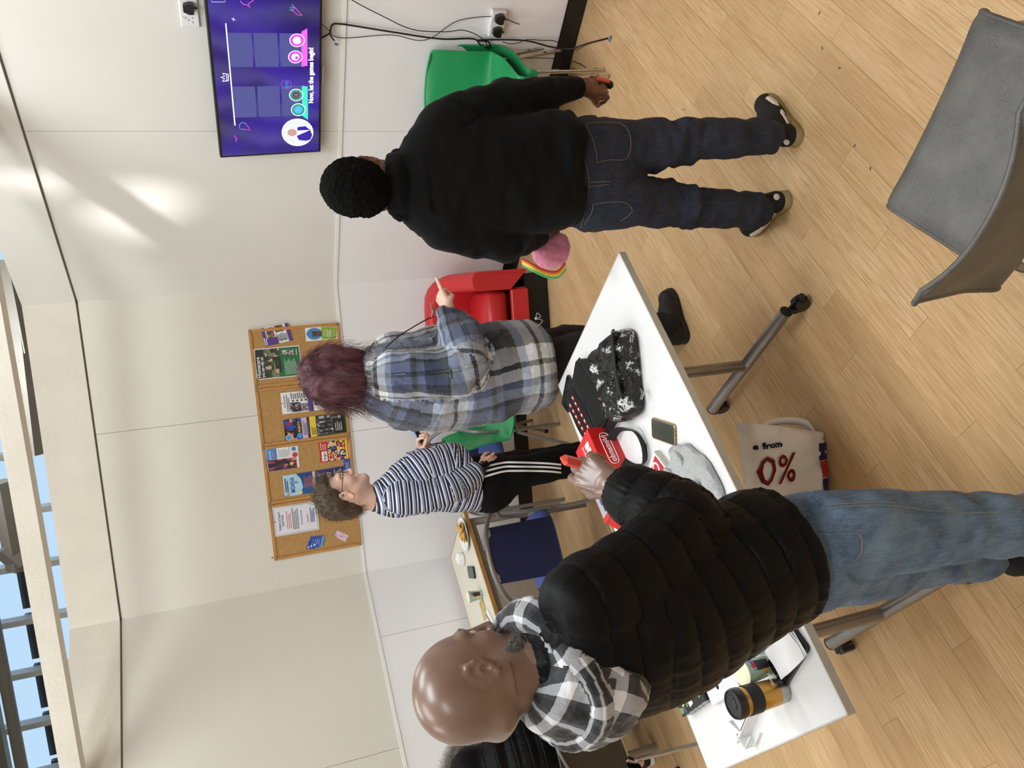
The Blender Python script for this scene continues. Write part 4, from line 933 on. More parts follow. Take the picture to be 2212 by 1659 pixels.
# printing on the upper face: switch mark, 2, and a picture panel
tx = lambda u, v: RL(u, v, BH_+.0007)
g = G(); rbox(g, .022, .04, .0006, .008); g.v = [(x-.12, y+ys*.03, z+BH_) for x, y, z in g.v]; g.build('logo_mark', M_wht, t)
g = G(); rbox(g, .022, .04, .0006, .008); g.v = [(x-.094, y+ys*.03, z+BH_) for x, y, z in g.v]; g.build('logo_mark', M_wht, t)
text('SWITCH', .02, M_wht, t, tx(-.14, -ys*.012), Xd, np.cross([0, 0, 1.], Xd), width=.06)
text('2', .06, M_wht, t, tx(-.068, ys*.012), Xd, np.cross([0, 0, 1.], Xd), bold=.001)
g = G(); g.box((.065, 0, BH_+.0004), (.16, BW_-.01, .0008)); g.build('picture_panel', mat('grey_picture', (170, 172, 178), .4), t, smooth=False)
for k, (x, y, r, cc_) in enumerate(((.03, -.02, .02, (210, 120, 70)), (.06, .03, .016, (190, 60, 60)), (.02, .045, .014, (230, 190, 150)), (.09, -.035, .018, (80, 90, 170)))):
    g = G(); g.lathe([(.0001, 0), (r, 0), (r, .0006), (.0001, .0006)], (x, y, BH_+.001), 16); g.build('printed_shape', mat('print_%d_%d_%d' % cc_, cc_, .4), t, smooth=False)
g = G(); g.box((.1, .01*ys, BH_+.0014), (.07, .1, .001)); g.build('printed_screen', M_printdark, t, smooth=False)
g = G(); g.box((BL_/2+.035, 0, BH_*.62), (.085, BW_-.01, .0015), R=rot3((0, 1, 0), .85)); g.build('open_flap', M_redbox, t, smooth=False)
g = G(); g.box((BL_/2-.01, -ys*(BW_/2+.02), BH_*.75), (.06, .05, .0015), R=rot3((1, 0, 0), ys*.5)); g.build('side_flap', M_paperwhite, t, smooth=False)
# playing-card stack, cloth
t = thing('card_pack', 'stack of white cards with a red top beside the sleeve', 'cards', tuple(ab(.735, .31)), wa+.35)
g = G()
for k in range(12):
    g = G(); g.box((random.uniform(-.001, .001), random.uniform(-.001, .001), .0012+k*.0024), (.105, .085, .002)); g.build('card', M_paperwhite if k % 2 else mat('cream_card', (226, 220, 200), .6), t, smooth=False)
g = G(); g.box((.0, .0, .0293), (.075, .07, .0006)); g.build('red_top_print', mat('deep_red_print', (190, 30, 44), .4), t, smooth=False)
g = G(); g.tube([(.02*math.cos(a)-.01, .018*math.sin(a), .030) for a in [PI*k/10 for k in range(16)]], .004, 6); g.build('white_swirl', M_wht, t)
cl = [(.715, .20), (.735, .14), (.765, .105), (.83, .065), (.93, .045), (.985, .07), (1.0, .14), (.97, .20), (.9, .235), (.84, .30), (.78, .295), (.755, .25)]
cc_ = ab(.85, .17); vs, fs = blob_slab([tuple(ab(a, b)[:2]-cc_[:2]) for a, b in cl], .03, 72, nz=.55, seed=9)
M_cloth = mat('heather_grey_jersey', (176, 177, 178), .9, var=.12, vscale=120, bump=.4, bscale=300, bdist=.001)
g = G(); g.add(vs, fs); t = thing('beanie', 'crumpled light grey jersey cloth on the white table edge', 'cloth', tuple(cc_)); g.build('fabric', M_cloth, t)
g = G(); pts = [ab(a, b, TZ+.034)-cc_ for a, b in ((.75, .16), (.80, .15), (.86, .17), (.90, .12), (.97, .13))]; g.tube(smooth_path(pts, 5), .009, 8); pts = [ab(a, b, TZ+.033)-cc_ for a, b in ((.76, .26), (.82, .22), (.9, .2), (.97, .17))]; g.tube(smooth_path(pts, 5), .008, 8); g.build('fold', M_cloth, t)
g = G(); p_ = ab(.57, .40, TZ); g.lathe([(.0001, 0), (.055, 0), (.058, .006), (.05, .009), (.0001, .008)], p_, 28); o = g.build('saucer', M_white, None); tag(o, 'small white disc lying inside the black strap loop', 'lid')
# travel mug
M_gold = mat('brushed_gold_steel', (186, 140, 70), .28, metal=.95, var=.06, vscale=60); M_lid = mat('satin_black_lid', (34, 35, 37), .35); M_brush = mat('brushed_steel', (170, 170, 168), .3, metal=.9)
mp = ab(1.515, .215); t = thing('travel_mug', 'gold and black travel mug standing near the table end', 'mug', tuple(mp), wa)
g = G(); g.lathe([(.0001, 0), (.031, 0), (.034, .004), (.036, .03), (.0365, .032)], n=40); g.build('steel_base', M_brush, t)
g = G(); g.lathe([(.0365, .032), (.0385, .09), (.0385, .092)], n=40); g.build('body', M_gold, t)
g = G(); g.lathe([(.0395, .092), (.0405, .095), (.041, .132), (.0395, .134)], n=40); g.build('grip_band', M_rubber, t)
g = G(); g.lathe([(.0388, .134), (.0395, .148)], n=40); g.build('upper_ring', M_gold, t)
g = G(); g.lathe([(.0415, .148), (.042, .152), (.042, .166), (.039, .174), (.036, .1745), (.034, .170), (.0001, .168)], n=40); g.build('lid', M_lid, t)
g = G(); rbox(g, .03, .018, .004, .008, .168); g.build('lid_lever', M_lid, t); g = G(); rbox(g, .018, .022, .003, .009, .168); g.v = [(x-.018, y+.0, z) for x, y, z in g.v]; g.build('sip_hole_cover', M_lid, t)
pp = mp+np.array([0, 0, .042]); tocam = _n(np.array([0, 0, HC])-pp); sd = _n(np.cross(UP, tocam)); fr = _n(np.cross(sd, UP))
text('contigo', .016, M_wht, t, pp+fr*.0382+sd*.016+UP*.012, sd*1.0, UP, width=.034)
# paper cups
M_cup = bpy.data.materials.new('cup_sage_print'); M_cup.use_nodes = True; n = N(M_cup); o_ = n.new('TexCoord').outputs['Object']
f = n.ramp(n.noise(n.mapping(o_, (1, 1, 1)), 130, 1), [(.66, (0, 0, 0)), (.68, (1, 1, 1))]); n.l(n.mix(f, sr((168, 196, 180)), sr((70, 110, 120))), n.b.inputs['Base Color']); n.b.inputs['Roughness'].default_value = .5
def cup(label, p, s=1.0, rz=0):
    t = thing('paper_cup', label, 'cup', tuple(p), rz)
    g = G(); g.lathe([(.0001, .002*s), (.0255*s, .002*s), (.0265*s, 0), (.038*s, .092*s)], n=32); g.build('wall', M_cup, t)
    g = G(); g.lathe([(.0001, .006*s), (.025*s, .006*s), (.0368*s, .09*s), (.037*s, .093*s)], n=32); g.build('inside', mat('cream_paper_inside', (240, 232, 196), .6), t)
    g = G(); g.tube([(.0378*s*math.cos(a), .0378*s*math.sin(a), .0925*s) for a in [2*PI*k/32 for k in range(32)]], .0014*s, 8, closed=True); g.build('rim', mat('cream_paper_rim', (244, 240, 224), .5), t)
    pc = np.array(p)+np.array([0, 0, .05*s]); tc_ = _n(np.array([0, 0, HC])-pc); a0 = math.atan2(tc_[1], tc_[0])-rz
    def band(nm, a, b, z0, z1, mm, rr_=.0006):
        vs = []; k_ = 8
        for i in range(k_+1):
            for z in (z0, z1): r = (.0265+.0115*z/.092)*s+rr_; q = a0+a+(b-a)*i/k_; vs.append((r*math.cos(q), r*math.sin(q), z*s))
        g = G(); g.add(vs, [(2*i, 2*i+2, 2*i+3, 2*i+1) for i in range(k_)]); g.build(nm, mm, t)
    band('dark_label', -.15, .75, .015, .062, mat('label_black', (50, 46, 50), .5)); band('red_label', .1, .6, .062, .076, mat('label_red', (210, 40, 60), .5)); band('blue_label', .62, .8, .062, .08, mat('label_blue', (70, 150, 220), .5))
    vs = [((.0265+.0115*(z)/.092)*s+.0006, a0-.55+x, z) for x, z in [(.42*math.cos(q), .034+.014*math.sin(q)) for q in [2*PI*k/18 for k in range(18)]]]
    g = G(); g.add([(r*math.cos(q), r*math.sin(q), z*s) for r, q, z in vs], [tuple(range(18))]); g.build('yellow_dot', mat('label_yellow', (244, 200, 70), .5), t)
    return t
cup('pale green paper cup between the gold mug and the napkin', ab(1.44, .235), 1.0)
# black tray with folded napkin, spotted plate, cartons, snack box
phone('black slab device half hidden under the white napkin', ab(1.447, .115), wa-math.radians(73), L=.19, W_=.085, H_=.014, cat='device')
t = thing('napkin', 'folded white paper napkin laid over the black slab', 'napkin', tuple(ab(1.44, .10, TZ+.016)), wa-math.radians(82))
for k in range(3):
    P = [[((i/8-.5)*(.155-.01*k), (j/8-.5)*.085+.002*k, .002+k*.003+.0035*math.sin(i*.9+k)*math.sin(j*.7+1)+(.006 if i > 6 else 0)) for j in range(9)] for i in range(9)]
    g = G(); g.sheet(P, .0012); g.build('fold_layer', mat('tissue_white', (240, 240, 240), .8), t)
def plate(label, p, r=.1, dots=True, sc=1.0):
    t = thing('paper_plate', label, 'plate', tuple(p))
    pr = [(.0001, .001), (r*.62, .001), (r*.68, .003), (r*.82, .014), (r, .018), (r, .0195), (r*.82, .0155), (r*.68, .0045), (r*.62, .003), (.0001, .003)]
    g = G(); g.lathe(pr, n=40); g.build('dish', mat('white_card_plate', (240, 240, 240), .5), t)
    g = G()
    for k in range(40):
        a = 2*PI*k/40; g.tube([(r*.72*math.cos(a), r*.72*math.sin(a), .0068), (r*.98*math.cos(a), r*.98*math.sin(a), .0188)], .0011, 4)
    g.build('crimped_ridges', MATS['white_card_plate'], t, kind='stuff')
    if dots:
        cols = [(206, 40, 80), (226, 200, 50), (60, 120, 80), (110, 50, 110), (214, 70, 140), (60, 70, 130)]; rn = random.Random(4)
        for k in range(26):
            a = 2*PI*k/26*1.0+rn.uniform(-.1, .1); rr_ = r*(.55 if k % 2 else .9); z = .0035 if k % 2 else .0175
            g = G(); g.sphere((rr_*math.cos(a), rr_*math.sin(a), z), .0055, 5, (1.3, .8, .12), R=rot3((0, 0, 1), a)); g.build('spot', mat('spot_%d_%d_%d' % cols[k % 6], cols[k % 6], .5), t)
    return t
plate('white paper plate with coloured spots beside the black jacket', ab(1.30, .235), .105)
t = thing('white_carton', 'flat white cardboard insert with a finger hole', 'carton', tuple(ab(1.385, .47)), wa)
g = G(); g.box((0, 0, .0125), (.15, .25, .025), bev=.001); g.build('tray', M_paperwhite, t, smooth=False)
g = G(); g.lathe([(.0001, 0), (.0085, 0), (.0085, .0008), (.0001, .0008)], tuple(RM.T @ np.array([0, 0, 0])+np.array([.035, -.045, .0252])), 20); g.build('finger_hole', M_rubber, t)
g = G(); g.box((-.03, .0, .029), (.05, .22, .008)); g.build('raised_fold', mat('card_shade', (222, 222, 222), .6), t, smooth=False)
t = thing('white_carton', 'small white folded carton with a cut-out behind the mug', 'carton', tuple(ab(1.56, .44)), wa+math.radians(22))
g = G(); g.box((0, .02, .0225), (.006, .19, .045)); g.build('long_wall', M_paperwhite, t, smooth=False)
g = G(); g.box((-.045, .05, .044), (.09, .13, .002)); g.build('top_flap', M_paperwhite, t, smooth=False)
g = G(); g.box((.012, -.05, .0225), (.05, .003, .045)); g.box((.036, -.02, .006), (.003, .06, .012)); g.box((.036, -.02, .042), (.003, .06, .006)); g.build('window_wall', M_paperwhite, t, smooth=False)
g = G(); g.box((-.03, -.04, .02), (.06, .003, .04), rz=.4); g.build('inner_fold', mat('card_shade', (222, 222, 222), .6), t, smooth=False)
t = thing('snack_box', 'small black and orange printed box at the table edge', 'box', tuple(ab(1.40, .70)), wa+math.radians(2))
g = G(); g.box((0, 0, .02), (.085, .19, .04), bev=.001); g.build('carton', mat('print_near_black', (34, 30, 32), .4), t, smooth=False)
rn = random.Random(8)
for k in range(26):
    x, y = rn.uniform(-.034, .034), rn.uniform(-.085, .085); c_ = [(230, 120, 50), (240, 240, 236), (200, 50, 40), (60, 70, 130), (90, 160, 80), (240, 240, 236)][k % 6]
    g = G(); g.box((x, y, .0404+.00003*k), (rn.uniform(.008, .02), rn.uniform(.01, .03), .0004), rz=rn.uniform(0, 3)); g.build('printed_shape', mat('print_%d_%d_%d' % c_, c_, .4), t, smooth=False)
for k in range(5):
    g = G(); g.box((.0428, -.07+.035*k, .02), (.0008, .012, .03), R=rot3((1, 0, 0), .4)); g.build('printed_stripe', mat('print_245_245_240', (245, 245, 240), .5), t, smooth=False)
t = thing('pouch', 'glossy black wrapper lying against the snack box', 'wrapper', tuple(ab(1.385, .63)), wa+.1)
vs, fs = blob_slab([(-.04, -.05), (.04, -.05), (.045, .05), (-.04, .05)], .02, 24, nz=.5, seed=12); g = G(); g.add(vs, fs); g.build('foil', M_blackgloss, t)
# ================================================================== things on the laminate table
LZ = .7215
def lt(px, py, z=LZ): return atz(px, py, z)
plate('paper plate of broken crisps on the laminate table', lt(1006, 1153), .115, dots=False)
pc = lt(1006, 1153); rn = random.Random(5)
M_crisp = mat('golden_crisp', (214, 170, 92), .6, var=.15, vscale=40); M_dip = mat('blue_crumb', (60, 70, 110), .6)
for k in range(22):
    a = rn.uniform(0, 2*PI); r = rn.uniform(0, .065); P = []
    sx_, sy_ = rn.uniform(.02, .032), rn.uniform(.018, .028)
    for i in range(5): P.append([((i/4-.5)*2*sx_, (j/4-.5)*2*sy_, .006*((i/4-.5)**2*4)+.004*((j/4-.5)**2*4)) for j in range(5)])
    R = rot3((0, 0, 1), rn.uniform(0, 6)) @ rot3((1, 0, 0), rn.uniform(-.5, .5))
    base = pc+np.array([r*math.cos(a), r*math.sin(a), .008+.0011*k]); P = [[R @ np.array(q)+base*0 for q in row] for row in P]
    g = G(); g.sheet(P, .0016); o = g.build('crisp', M_crisp, None, loc=(0, 0, 0)); o.location = tuple(base); tag(o, 'golden potato crisp heaped on the paper plate', 'crisp', 'crisps on the paper plate')
tis = lt(1001, 1208); vs, fs = blob_slab([(-.035, -.03), (.03, -.04), (.05, .0), (.03, .035), (-.03, .03)], .035, 40, nz=.9, seed=21); g = G(); g.add(vs, fs); o = g.build('tissue', mat('tissue_white', (240, 240, 240), .8), None); o.location = tuple(tis); tag(o, 'crumpled white tissue beside the plate of crisps', 'tissue')
phone('dark grey phone lying on the laminate table', lt(1020, 1236), math.radians(100), L=.15, W_=.08, H_=.012, scr=mat('slate_screen', (70, 74, 78), .3))
cup('pale green paper cup on the laminate table', lt(1040, 1284)+np.array([.0, .0, 0]), 1.0)
t = thing('card_sheet', 'gold patterned card lying by the laminate table edge', 'card', tuple(lt(1044, 1316)), math.radians(35)); g = G(); g.box((0, 0, .001), (.12, .1, .002)); g.build('sheet', mat('gold_pattern', (196, 170, 96), .4, var=.5, vscale=90), t, smooth=False)
t = thing('paper_sheet', 'white paper slip lying past the gold card', 'paper', tuple(lt(1058, 1338)), math.radians(60)); g = G(); g.box((0, 0, .0006), (.14, .08, .0012)); g.build('sheet', M_paperwhite, t, smooth=False); g = G(); g.tube([(-.06, -.01, .006), (.06, .015, .006)], .004, 8); g.build('pen', M_steelgrey, t)
# ================================================================== carrier bag on the floor under the table
def bag():
    c0 = np.array([-.48, 2.43, 0]); t = thing('carrier_bag', 'white plastic carrier bag with red and blue lettering on the floor', 'bag', tuple(c0))
    L, Hh, D = .42, .335, .13; nu, nv = 46, 56; P = []
    for i in range(nu+1):
        u = i/nu; x = .185-L*u; row = []      # u=0 is the open mouth on the right
        flare = 1+.18*math.exp(-(u/.12)**2)
        for j in range(nv+1):
            a = 2*PI*j/nv-PI/2; ca, sa = math.cos(a), math.sin(a)
            y = D/2*flare*math.copysign(abs(ca)**.6, ca)*(1-.3*max(0, sa)); z = Hh/2*(1+.0)*math.copysign(abs(sa)**.5, sa)+Hh/2
            if u > .85: k = (u-.85)/.15; y *= 1-.6*k; z = Hh/2+(z-Hh/2)*(1-.15*k)
            row.append([x+(.05*(z/Hh) if u < .01 else 0)-.03*(1-z/Hh)*(1-u), y, z])
        P.append(row)
    P = np.array(P); Q = P.reshape(-1, 3); nz_ = fbm(Q, 9, 31, 2)*.020+np.abs(fbm(Q, 20, 35, 2))*.012
    Q[:, 1] += nz_*np.where(Q[:, 1] < 0, -1, 1); Q[:, 2] = np.maximum(.001, Q[:, 2]+fbm(Q, 12, 38, 2)*.008*(Q[:, 2] > .03)); P = Q.reshape(P.shape); P[:, -1] = P[:, 0]
    M_bag = mat('white_polythene', (242, 242, 244), .2, bump=.8, bscale=32, bdist=.004, spec=.6)
    g = G(); g.sheet(P, .0012); g.build('film', M_bag, t, sharp=0)
    def fp(x, z):      # a point on the front face
        i = int(round((.185-x)/L*nu)); i = max(1, min(nu, i)); row = P[i]; fr = [q for q in row if q[1] < 0]; q = min(fr, key=lambda q_: abs(q_[2]-z)); return np.array([x, q[1]-.003, z])
    M_ink = mat('print_navy', (34, 32, 96), .3); M_inkr = mat('print_dark_red', (150, 30, 40), .3)
    def btext(s, size, m, x0, z0, wd, bold=.0015):
        o = text(s, size, m, None, (0, 0, 0), (0, 0, -1), (1, 0, 0), bold=bold, width=wd)
        me = o.data; V = np.empty(len(me.vertices)*3); me.vertices.foreach_get('co', V); V = V.reshape(-1, 3)
        for v in V: q = fp(min(.17, max(-.22, x0+v[0])), min(Hh-.01, max(.01, z0+v[2]))); v[:] = (x0+v[0], q[1]-.006, z0+v[2])
        me.vertices.foreach_set('co', V.ravel()); o.parent = t
    btext('e from', .032, M_ink, .145, .335, .10); btext('0%', .155, M_inkr, .045, .33, .155, .001); btext('ed plastic', .030, M_ink, -.055, .335, .15)
    # dark printed side towards the floor
    g = G(); pts = []
    for (x0, x1, z0, z1, mm) in ((.12, .055, .004, .05, M_ink), (.05, -.01, .004, .05, mat('print_red', (196, 36, 40), .3)), (-.015, -.12, .004, .052, M_ink), (-.125, -.2, .004, .05, M_inkr)):
        S = [[fp(x0+(x1-x0)*i/6, z0+(z1-z0)*j/3)+np.array([0, -.002, 0]) for j in range(4)] for i in range(7)]
        g = G(); g.sheet(S, .001); g.build('printed_panel', mm, t)
    hp = [(.16, -.04, .31), (.22, -.03, .27), (.235, -.02, .17), (.215, -.03, .07), (.17, -.04, .04)]
    P2 = [[q, q+np.array([-.028, .01, 0])] for q in smooth_path(hp, 6)]; P2 = [[a, (a+b)/2+np.array([0, -.004, 0]), b] for a, b in P2]
    g = G(); g.sheet(P2, .0012); g.build('handle', M_bag, t, sharp=0)
bag()
for k, (x, y) in enumerate(((1476, 237), (1770, 28), (1776, 104), (1813, 147), (1846, 315), (1880, 364))):
    g = G(); p_ = atz(x, y, .001); g.box(p_, (.012 if k else .03, .004, .0012), rz=1.3+k, bev=.0003); o = g.build('crumb', mat('crumb_red', (190, 90, 80), .6) if k == 0 else mat('crumb_brown', (96, 60, 40), .7)); tag(o, ['torn red and white paper scrap on the floor', 'brown crumb nearest the frame top on the floor', 'second brown crumb above the trainers', 'pale fleck on the floor before the grey chair', 'brown speck beside the right trainer heel', 'brown speck right of the trainers, lowest'][k], 'crumb')
# ================================================================== people: smooth implicit bodies turned into meshes
V3 = lambda *a: np.array(a, float)
class SDF:
    def __init__(s): s.p = []
    def cone(s, p0, p1, r0, r1, lat=None, k=1.0, b=.02, s0=0, grp=0, ref=None, clip=None, sub=False):
        s.p.append(dict(t='c', p0=np.array(p0, float), p1=np.array(p1, float), r0=r0, r1=r1, lat=None if lat is None else _n(lat), k=k, b=b, s0=s0, grp=grp, ref=ref, clip=clip or [], sub=sub)); return s
    def ell(s, c, rad, ax=None, b=.01, sub=False, grp=0, clip=None):
        A = np.eye(3) if ax is None else np.array(ax); s.p.append(dict(t='e', c=np.array(c, float), rad=np.array(rad, float), A=A, b=b, sub=sub, grp=grp, clip=clip or [], s0=0, ref=None)); return s
    def chain(s, pts, rs, lat=None, ks=None, b=.02, grp=0, ref=None, clip=None, s0=0, sm=0):
        pts = [np.array(p, float) for p in pts]; ks = ks or [1]*len(pts); acc = s0
        if sm:
            A = [np.array([*p, r, k]) for p, r, k in zip(pts, rs, ks)]; A = smooth_path(A, sm); pts = [a[:3] for a in A]; rs = [a[3] for a in A]; ks = [a[4] for a in A]
        for i in range(len(pts)-1):
            s.cone(pts[i], pts[i+1], rs[i], rs[i+1], lat, (ks[i]+ks[i+1])/2, b, acc, grp, ref, clip); acc += np.linalg.norm(pts[i+1]-pts[i])
        return s
    @staticmethod
    def ev(q, P):
        if q['t'] == 'c':
            d = q['p1']-q['p0']; L2 = max(d @ d, 1e-12); v = P-q['p0']; t = np.clip(v @ d/L2, 0, 1); w_ = v-t[..., None]*d
            if q['lat'] is not None and q['k'] != 1: l = w_ @ q['lat']; w_ = w_-q['lat']*(l*(1-1/q['k']))[..., None]
            dd = np.sqrt((w_*w_).sum(-1))-(q['r0']+(q['r1']-q['r0'])*t)
        else:
            w_ = (P-q['c']) @ q['A'].T/q['rad']; n_ = np.sqrt((w_*w_).sum(-1)); dd = (n_-1)*np.min(q['rad'])*np.where(n_ > 1, 1, 1); t = np.zeros(n_.shape)
        for (cp, cn) in q['clip']: dd = np.maximum(dd, (P-cp) @ cn)
        return dd, t
    def bounds(s):
        lo, hi = [], []
        for q in s.p:
            if q['sub']: continue
            if q['t'] == 'c': r = max(q['r0'], q['r1'])*max(1, q['k']); lo.append(np.minimum(q['p0'], q['p1'])-r); hi.append(np.maximum(q['p0'], q['p1'])+r)
            else: r = q['rad'].max(); lo.append(q['c']-r); hi.append(q['c']+r)
        return np.min(lo, axis=0), np.max(hi, axis=0)
    def mesh(s, h):
        lo, hi = s.bounds(); lo = lo-3*h-.01; hi = hi+3*h+.01; n = np.ceil((hi-lo)/h).astype(int)+1
        ax = [lo[i]+h*np.arange(n[i]) for i in range(3)]; D = np.full(n, .5, np.float64)
        for q in s.p:
            m = q['b']+3*h+.012
            if q['t'] == 'c': r = max(q['r0'], q['r1'])*max(1, q['k'])+m; a, b = np.minimum(q['p0'], q['p1'])-r, np.maximum(q['p0'], q['p1'])+r
            else: r = q['rad'].max()+m; a, b = q['c']-r, q['c']+r
            i0 = np.maximum(0, np.floor((a-lo)/h).astype(int)); i1 = np.minimum(n, np.ceil((b-lo)/h).astype(int)+1)
            if (i1 <= i0).any(): continue
            sl = tuple(slice(i0[k], i1[k]) for k in range(3)); P = np.stack(np.meshgrid(*[ax[k][sl[k]] for k in range(3)], indexing='ij'), -1)
            d, _ = s.ev(q, P); o = D[sl]; k = max(q['b'], 1e-4)
            if q['sub']: hh = np.maximum(k-np.abs(o+d), 0)/k; D[sl] = np.maximum(o, -d)+hh*hh*k/4
            else: hh = np.maximum(k-np.abs(o-d), 0)/k; D[sl] = np.minimum(o, d)-hh*hh*k/4
        # surface nets
        I = D < 0; c = I[:-1, :-1, :-1].astype(np.int8)
        cs = [(a, b, e) for a in (0, 1) for b in (0, 1) for e in (0, 1)]
        def cut(a, b, e): return (slice(a, n[0]-1+a), slice(b, n[1]-1+b), slice(e, n[2]-1+e))
        tot = sum(I[cut(*k)].astype(np.int8) for k in cs); act = np.argwhere((tot > 0) & (tot < 8)); idx = -np.ones(np.array(n)-1, np.int64); idx[tuple(act.T)] = np.arange(len(act))
        S = np.zeros((len(act), 3)); C = np.zeros(len(act))
        for ia, A in enumerate(cs):
            for B in cs[ia+1:]:
                if sum(abs(A[k]-B[k]) for k in range(3)) != 1: continue
                va = D[tuple((act+A).T)]; vb = D[tuple((act+B).T)]; x = (va < 0) != (vb < 0); t = np.where(x, va/(va-vb+1e-20), 0)
                S += np.where(x[:, None], np.array(A)+(np.array(B)-np.array(A))*t[:, None], 0); C += x
        V = lo+h*(act+S/C[:, None]); F_ = []
        for axi in range(3):
            o1, o2 = (axi+1) % 3, (axi+2) % 3; sl0 = [slice(None)]*3; sl1 = [slice(None)]*3; sl0[axi] = slice(0, n[axi]-1); sl1[axi] = slice(1, n[axi])
            a, b = I[tuple(sl0)], I[tuple(sl1)]; E = np.argwhere(a != b); E = E[(E[:, o1] > 0) & (E[:, o2] > 0) & (E[:, o1] < n[o1]-1) & (E[:, o2] < n[o2]-1)]; flip = a[tuple(E.T)]
            u = np.zeros(3, int); u[o1] = 1; w_ = np.zeros(3, int); w_[o2] = 1
            q = np.stack([idx[tuple((E-u-w_).T)], idx[tuple((E-w_).T)], idx[tuple(E.T)], idx[tuple((E-u).T)]], 1); q = np.where(flip[:, None], q, q[:, ::-1]); F_.append(q)
        return V, np.concatenate(F_)
    def loc(s, q, V):
        if q['t'] != 'c': return np.zeros(len(V)), np.zeros(len(V))
        ax_ = _n(q['p1']-q['p0']) if np.linalg.norm(q['p1']-q['p0']) > 1e-6 else UP; ref = q['ref'] if q['ref'] is not None else V3(0, 1, 0); ref = np.array(ref)-ax_*(np.array(ref) @ ax_); ref = _n(ref); w_ = np.cross(ax_, ref)
        v = V-q['p0']; return q['s0']+(v @ ax_), np.arctan2(v @ w_, v @ ref)
    def param(s, V):
        best = np.full(len(V), 9.); S = np.zeros(len(V)); T = np.zeros(len(V)); Gp = np.zeros(len(V)); Ix = np.zeros(len(V), int)
        for k, q in enumerate(s.p):
            if q['sub']: continue
            d, t = s.ev(q, V); m = d < best; best[m] = d[m]; Gp[m] = q['grp']; Ix[m] = k
        for k, q in enumerate(s.p):
            m = Ix == k
            if m.any(): S[m], T[m] = s.loc(q, V[m])
        return S, T, Gp
    def corner_param(s, V, F_, ts):
        """pattern coordinates per face corner, so prints do not smear where sleeve meets body"""
        C = V[F_].mean(1); best = np.full(len(C), 9.); Ix = np.zeros(len(C), int)
        for k, q in enumerate(s.p):
            if q['sub']: continue
            d, t = s.ev(q, C); m = d < best; best[m] = d[m]; Ix[m] = k
        out = np.zeros((len(F_), 4, 3))
        for k, q in enumerate(s.p):
            m = np.where(Ix == k)[0]
            if not len(m): continue
            _, Tc = s.loc(q, C[m]); S, T = s.loc(q, V[F_[m]].reshape(-1, 3)); T = T.reshape(-1, 4); T = T-2*PI*np.round((T-Tc[:, None])/(2*PI))
            out[m, :, 0] = S.reshape(-1, 4); out[m, :, 1] = T*ts; out[m, :, 2] = q['grp']
        return out.reshape(-1, 3)
def vnorm(V, F_):
    n = np.cross(V[F_[:, 2]]-V[F_[:, 0]], V[F_[:, 3]]-V[F_[:, 1]]); N_ = np.zeros_like(V)
    for k in range(4): np.add.at(N_, F_[:, k], n)
    return N_/(np.linalg.norm(N_, axis=1, keepdims=True)+1e-12)
def relax(V, F_, it=2, lam=.5):
    for _ in range(it):
        A = np.zeros_like(V); C = np.zeros(len(V))
        for k in range(4):
            for j in (1, 3): np.add.at(A, F_[:, k], V[F_[:, (k+j) % 4]]); np.add.at(C, F_[:, k], 1)
        V = V+lam*(A/C[:, None]-V)
    return V
def skin_mesh(name, sd, h, m, parent, disp=None, it=1, world=True, tscale=.15, label=None, extra=None, post=None):
    V, F_ = sd.mesh(h); V = relax(V, F_, it); S, T, Gp = sd.param(V)
    if disp is not None: V = V+vnorm(V, F_)*disp(V, S, T, Gp)[:, None]
    if post is not None: V = post(V)
    attr = sd.corner_param(V, F_, tscale)
    g = G(); g.v = V.tolist(); g.f = F_.tolist()
    if extra:
        for (V2, F2) in extra: o = len(g.v); g.v += V2.tolist(); g.f += (F2+o).tolist(); attr = np.concatenate([attr, np.zeros((len(F2)*4, 3))])
    # build without recalculating normals (already consistent)
    r = parent
    while r.parent: r = r.parent
    A = np.array(ROOTM[r.name].inverted()); VV = np.array(g.v) @ A[:3, :3].T+A[:3, 3]
    me = bpy.data.meshes.new(name); F_all = np.array(g.f, dtype=np.int32)
    me.vertices.add(len(VV)); me.vertices.foreach_set('co', VV.astype(np.float32).ravel()); me.loops.add(F_all.size); me.loops.foreach_set('vertex_index', F_all.ravel())
    me.polygons.add(len(F_all)); me.polygons.foreach_set('loop_start', np.arange(0, F_all.size, 4, dtype=np.int32)); me.polygons.foreach_set('loop_total', np.full(len(F_all), 4, np.int32)); me.update(calc_edges=True)
    me.polygons.foreach_set('use_smooth', [True]*len(me.polygons)); me.materials.append(m)
    at_ = me.attributes.new('cs', 'FLOAT_VECTOR', 'CORNER'); at_.data.foreach_set('vector', attr.astype(np.float32).ravel())
    o = bpy.data.objects.new(name, me); COL.objects.link(o); o.parent = parent
    if label: o['label'] = label
    return o
def folds(amp, fs=26, ft=1.4, seed=0, low=.5):
    """soft cloth folds running round a limb"""
    def f(V, S, T, Gp):
        c = np.stack([S*fs, np.cos(T)*ft+Gp*7, np.sin(T)*ft], 1); a = fbm(c, 1, seed, 2); b = fbm(V, 7, seed+3, 2)
        return amp*(a*(.55+.9*np.clip(b+low, 0, 1.5))+.5*b)
    return f
def puffer(per, amp, seed=0, off=0, wr=.0016, pers=None):
    """quilted tubes with sunk seams, plus small creases along the seams"""
    def f(V, S, T, Gp):
        p = np.where(Gp == 0, per, (pers or per)); x = (S+off+.010*fbm(V, 6, seed, 2))/p; q = np.abs(np.sin(PI*x))
        cr = fbm(np.stack([T*14, S*10, Gp*3], 1), 1, seed+2, 2); return amp*(q**.42-.75)+wr*cr*(1-q*.55)+.003*fbm(V, 9, seed+4, 2)
    return f
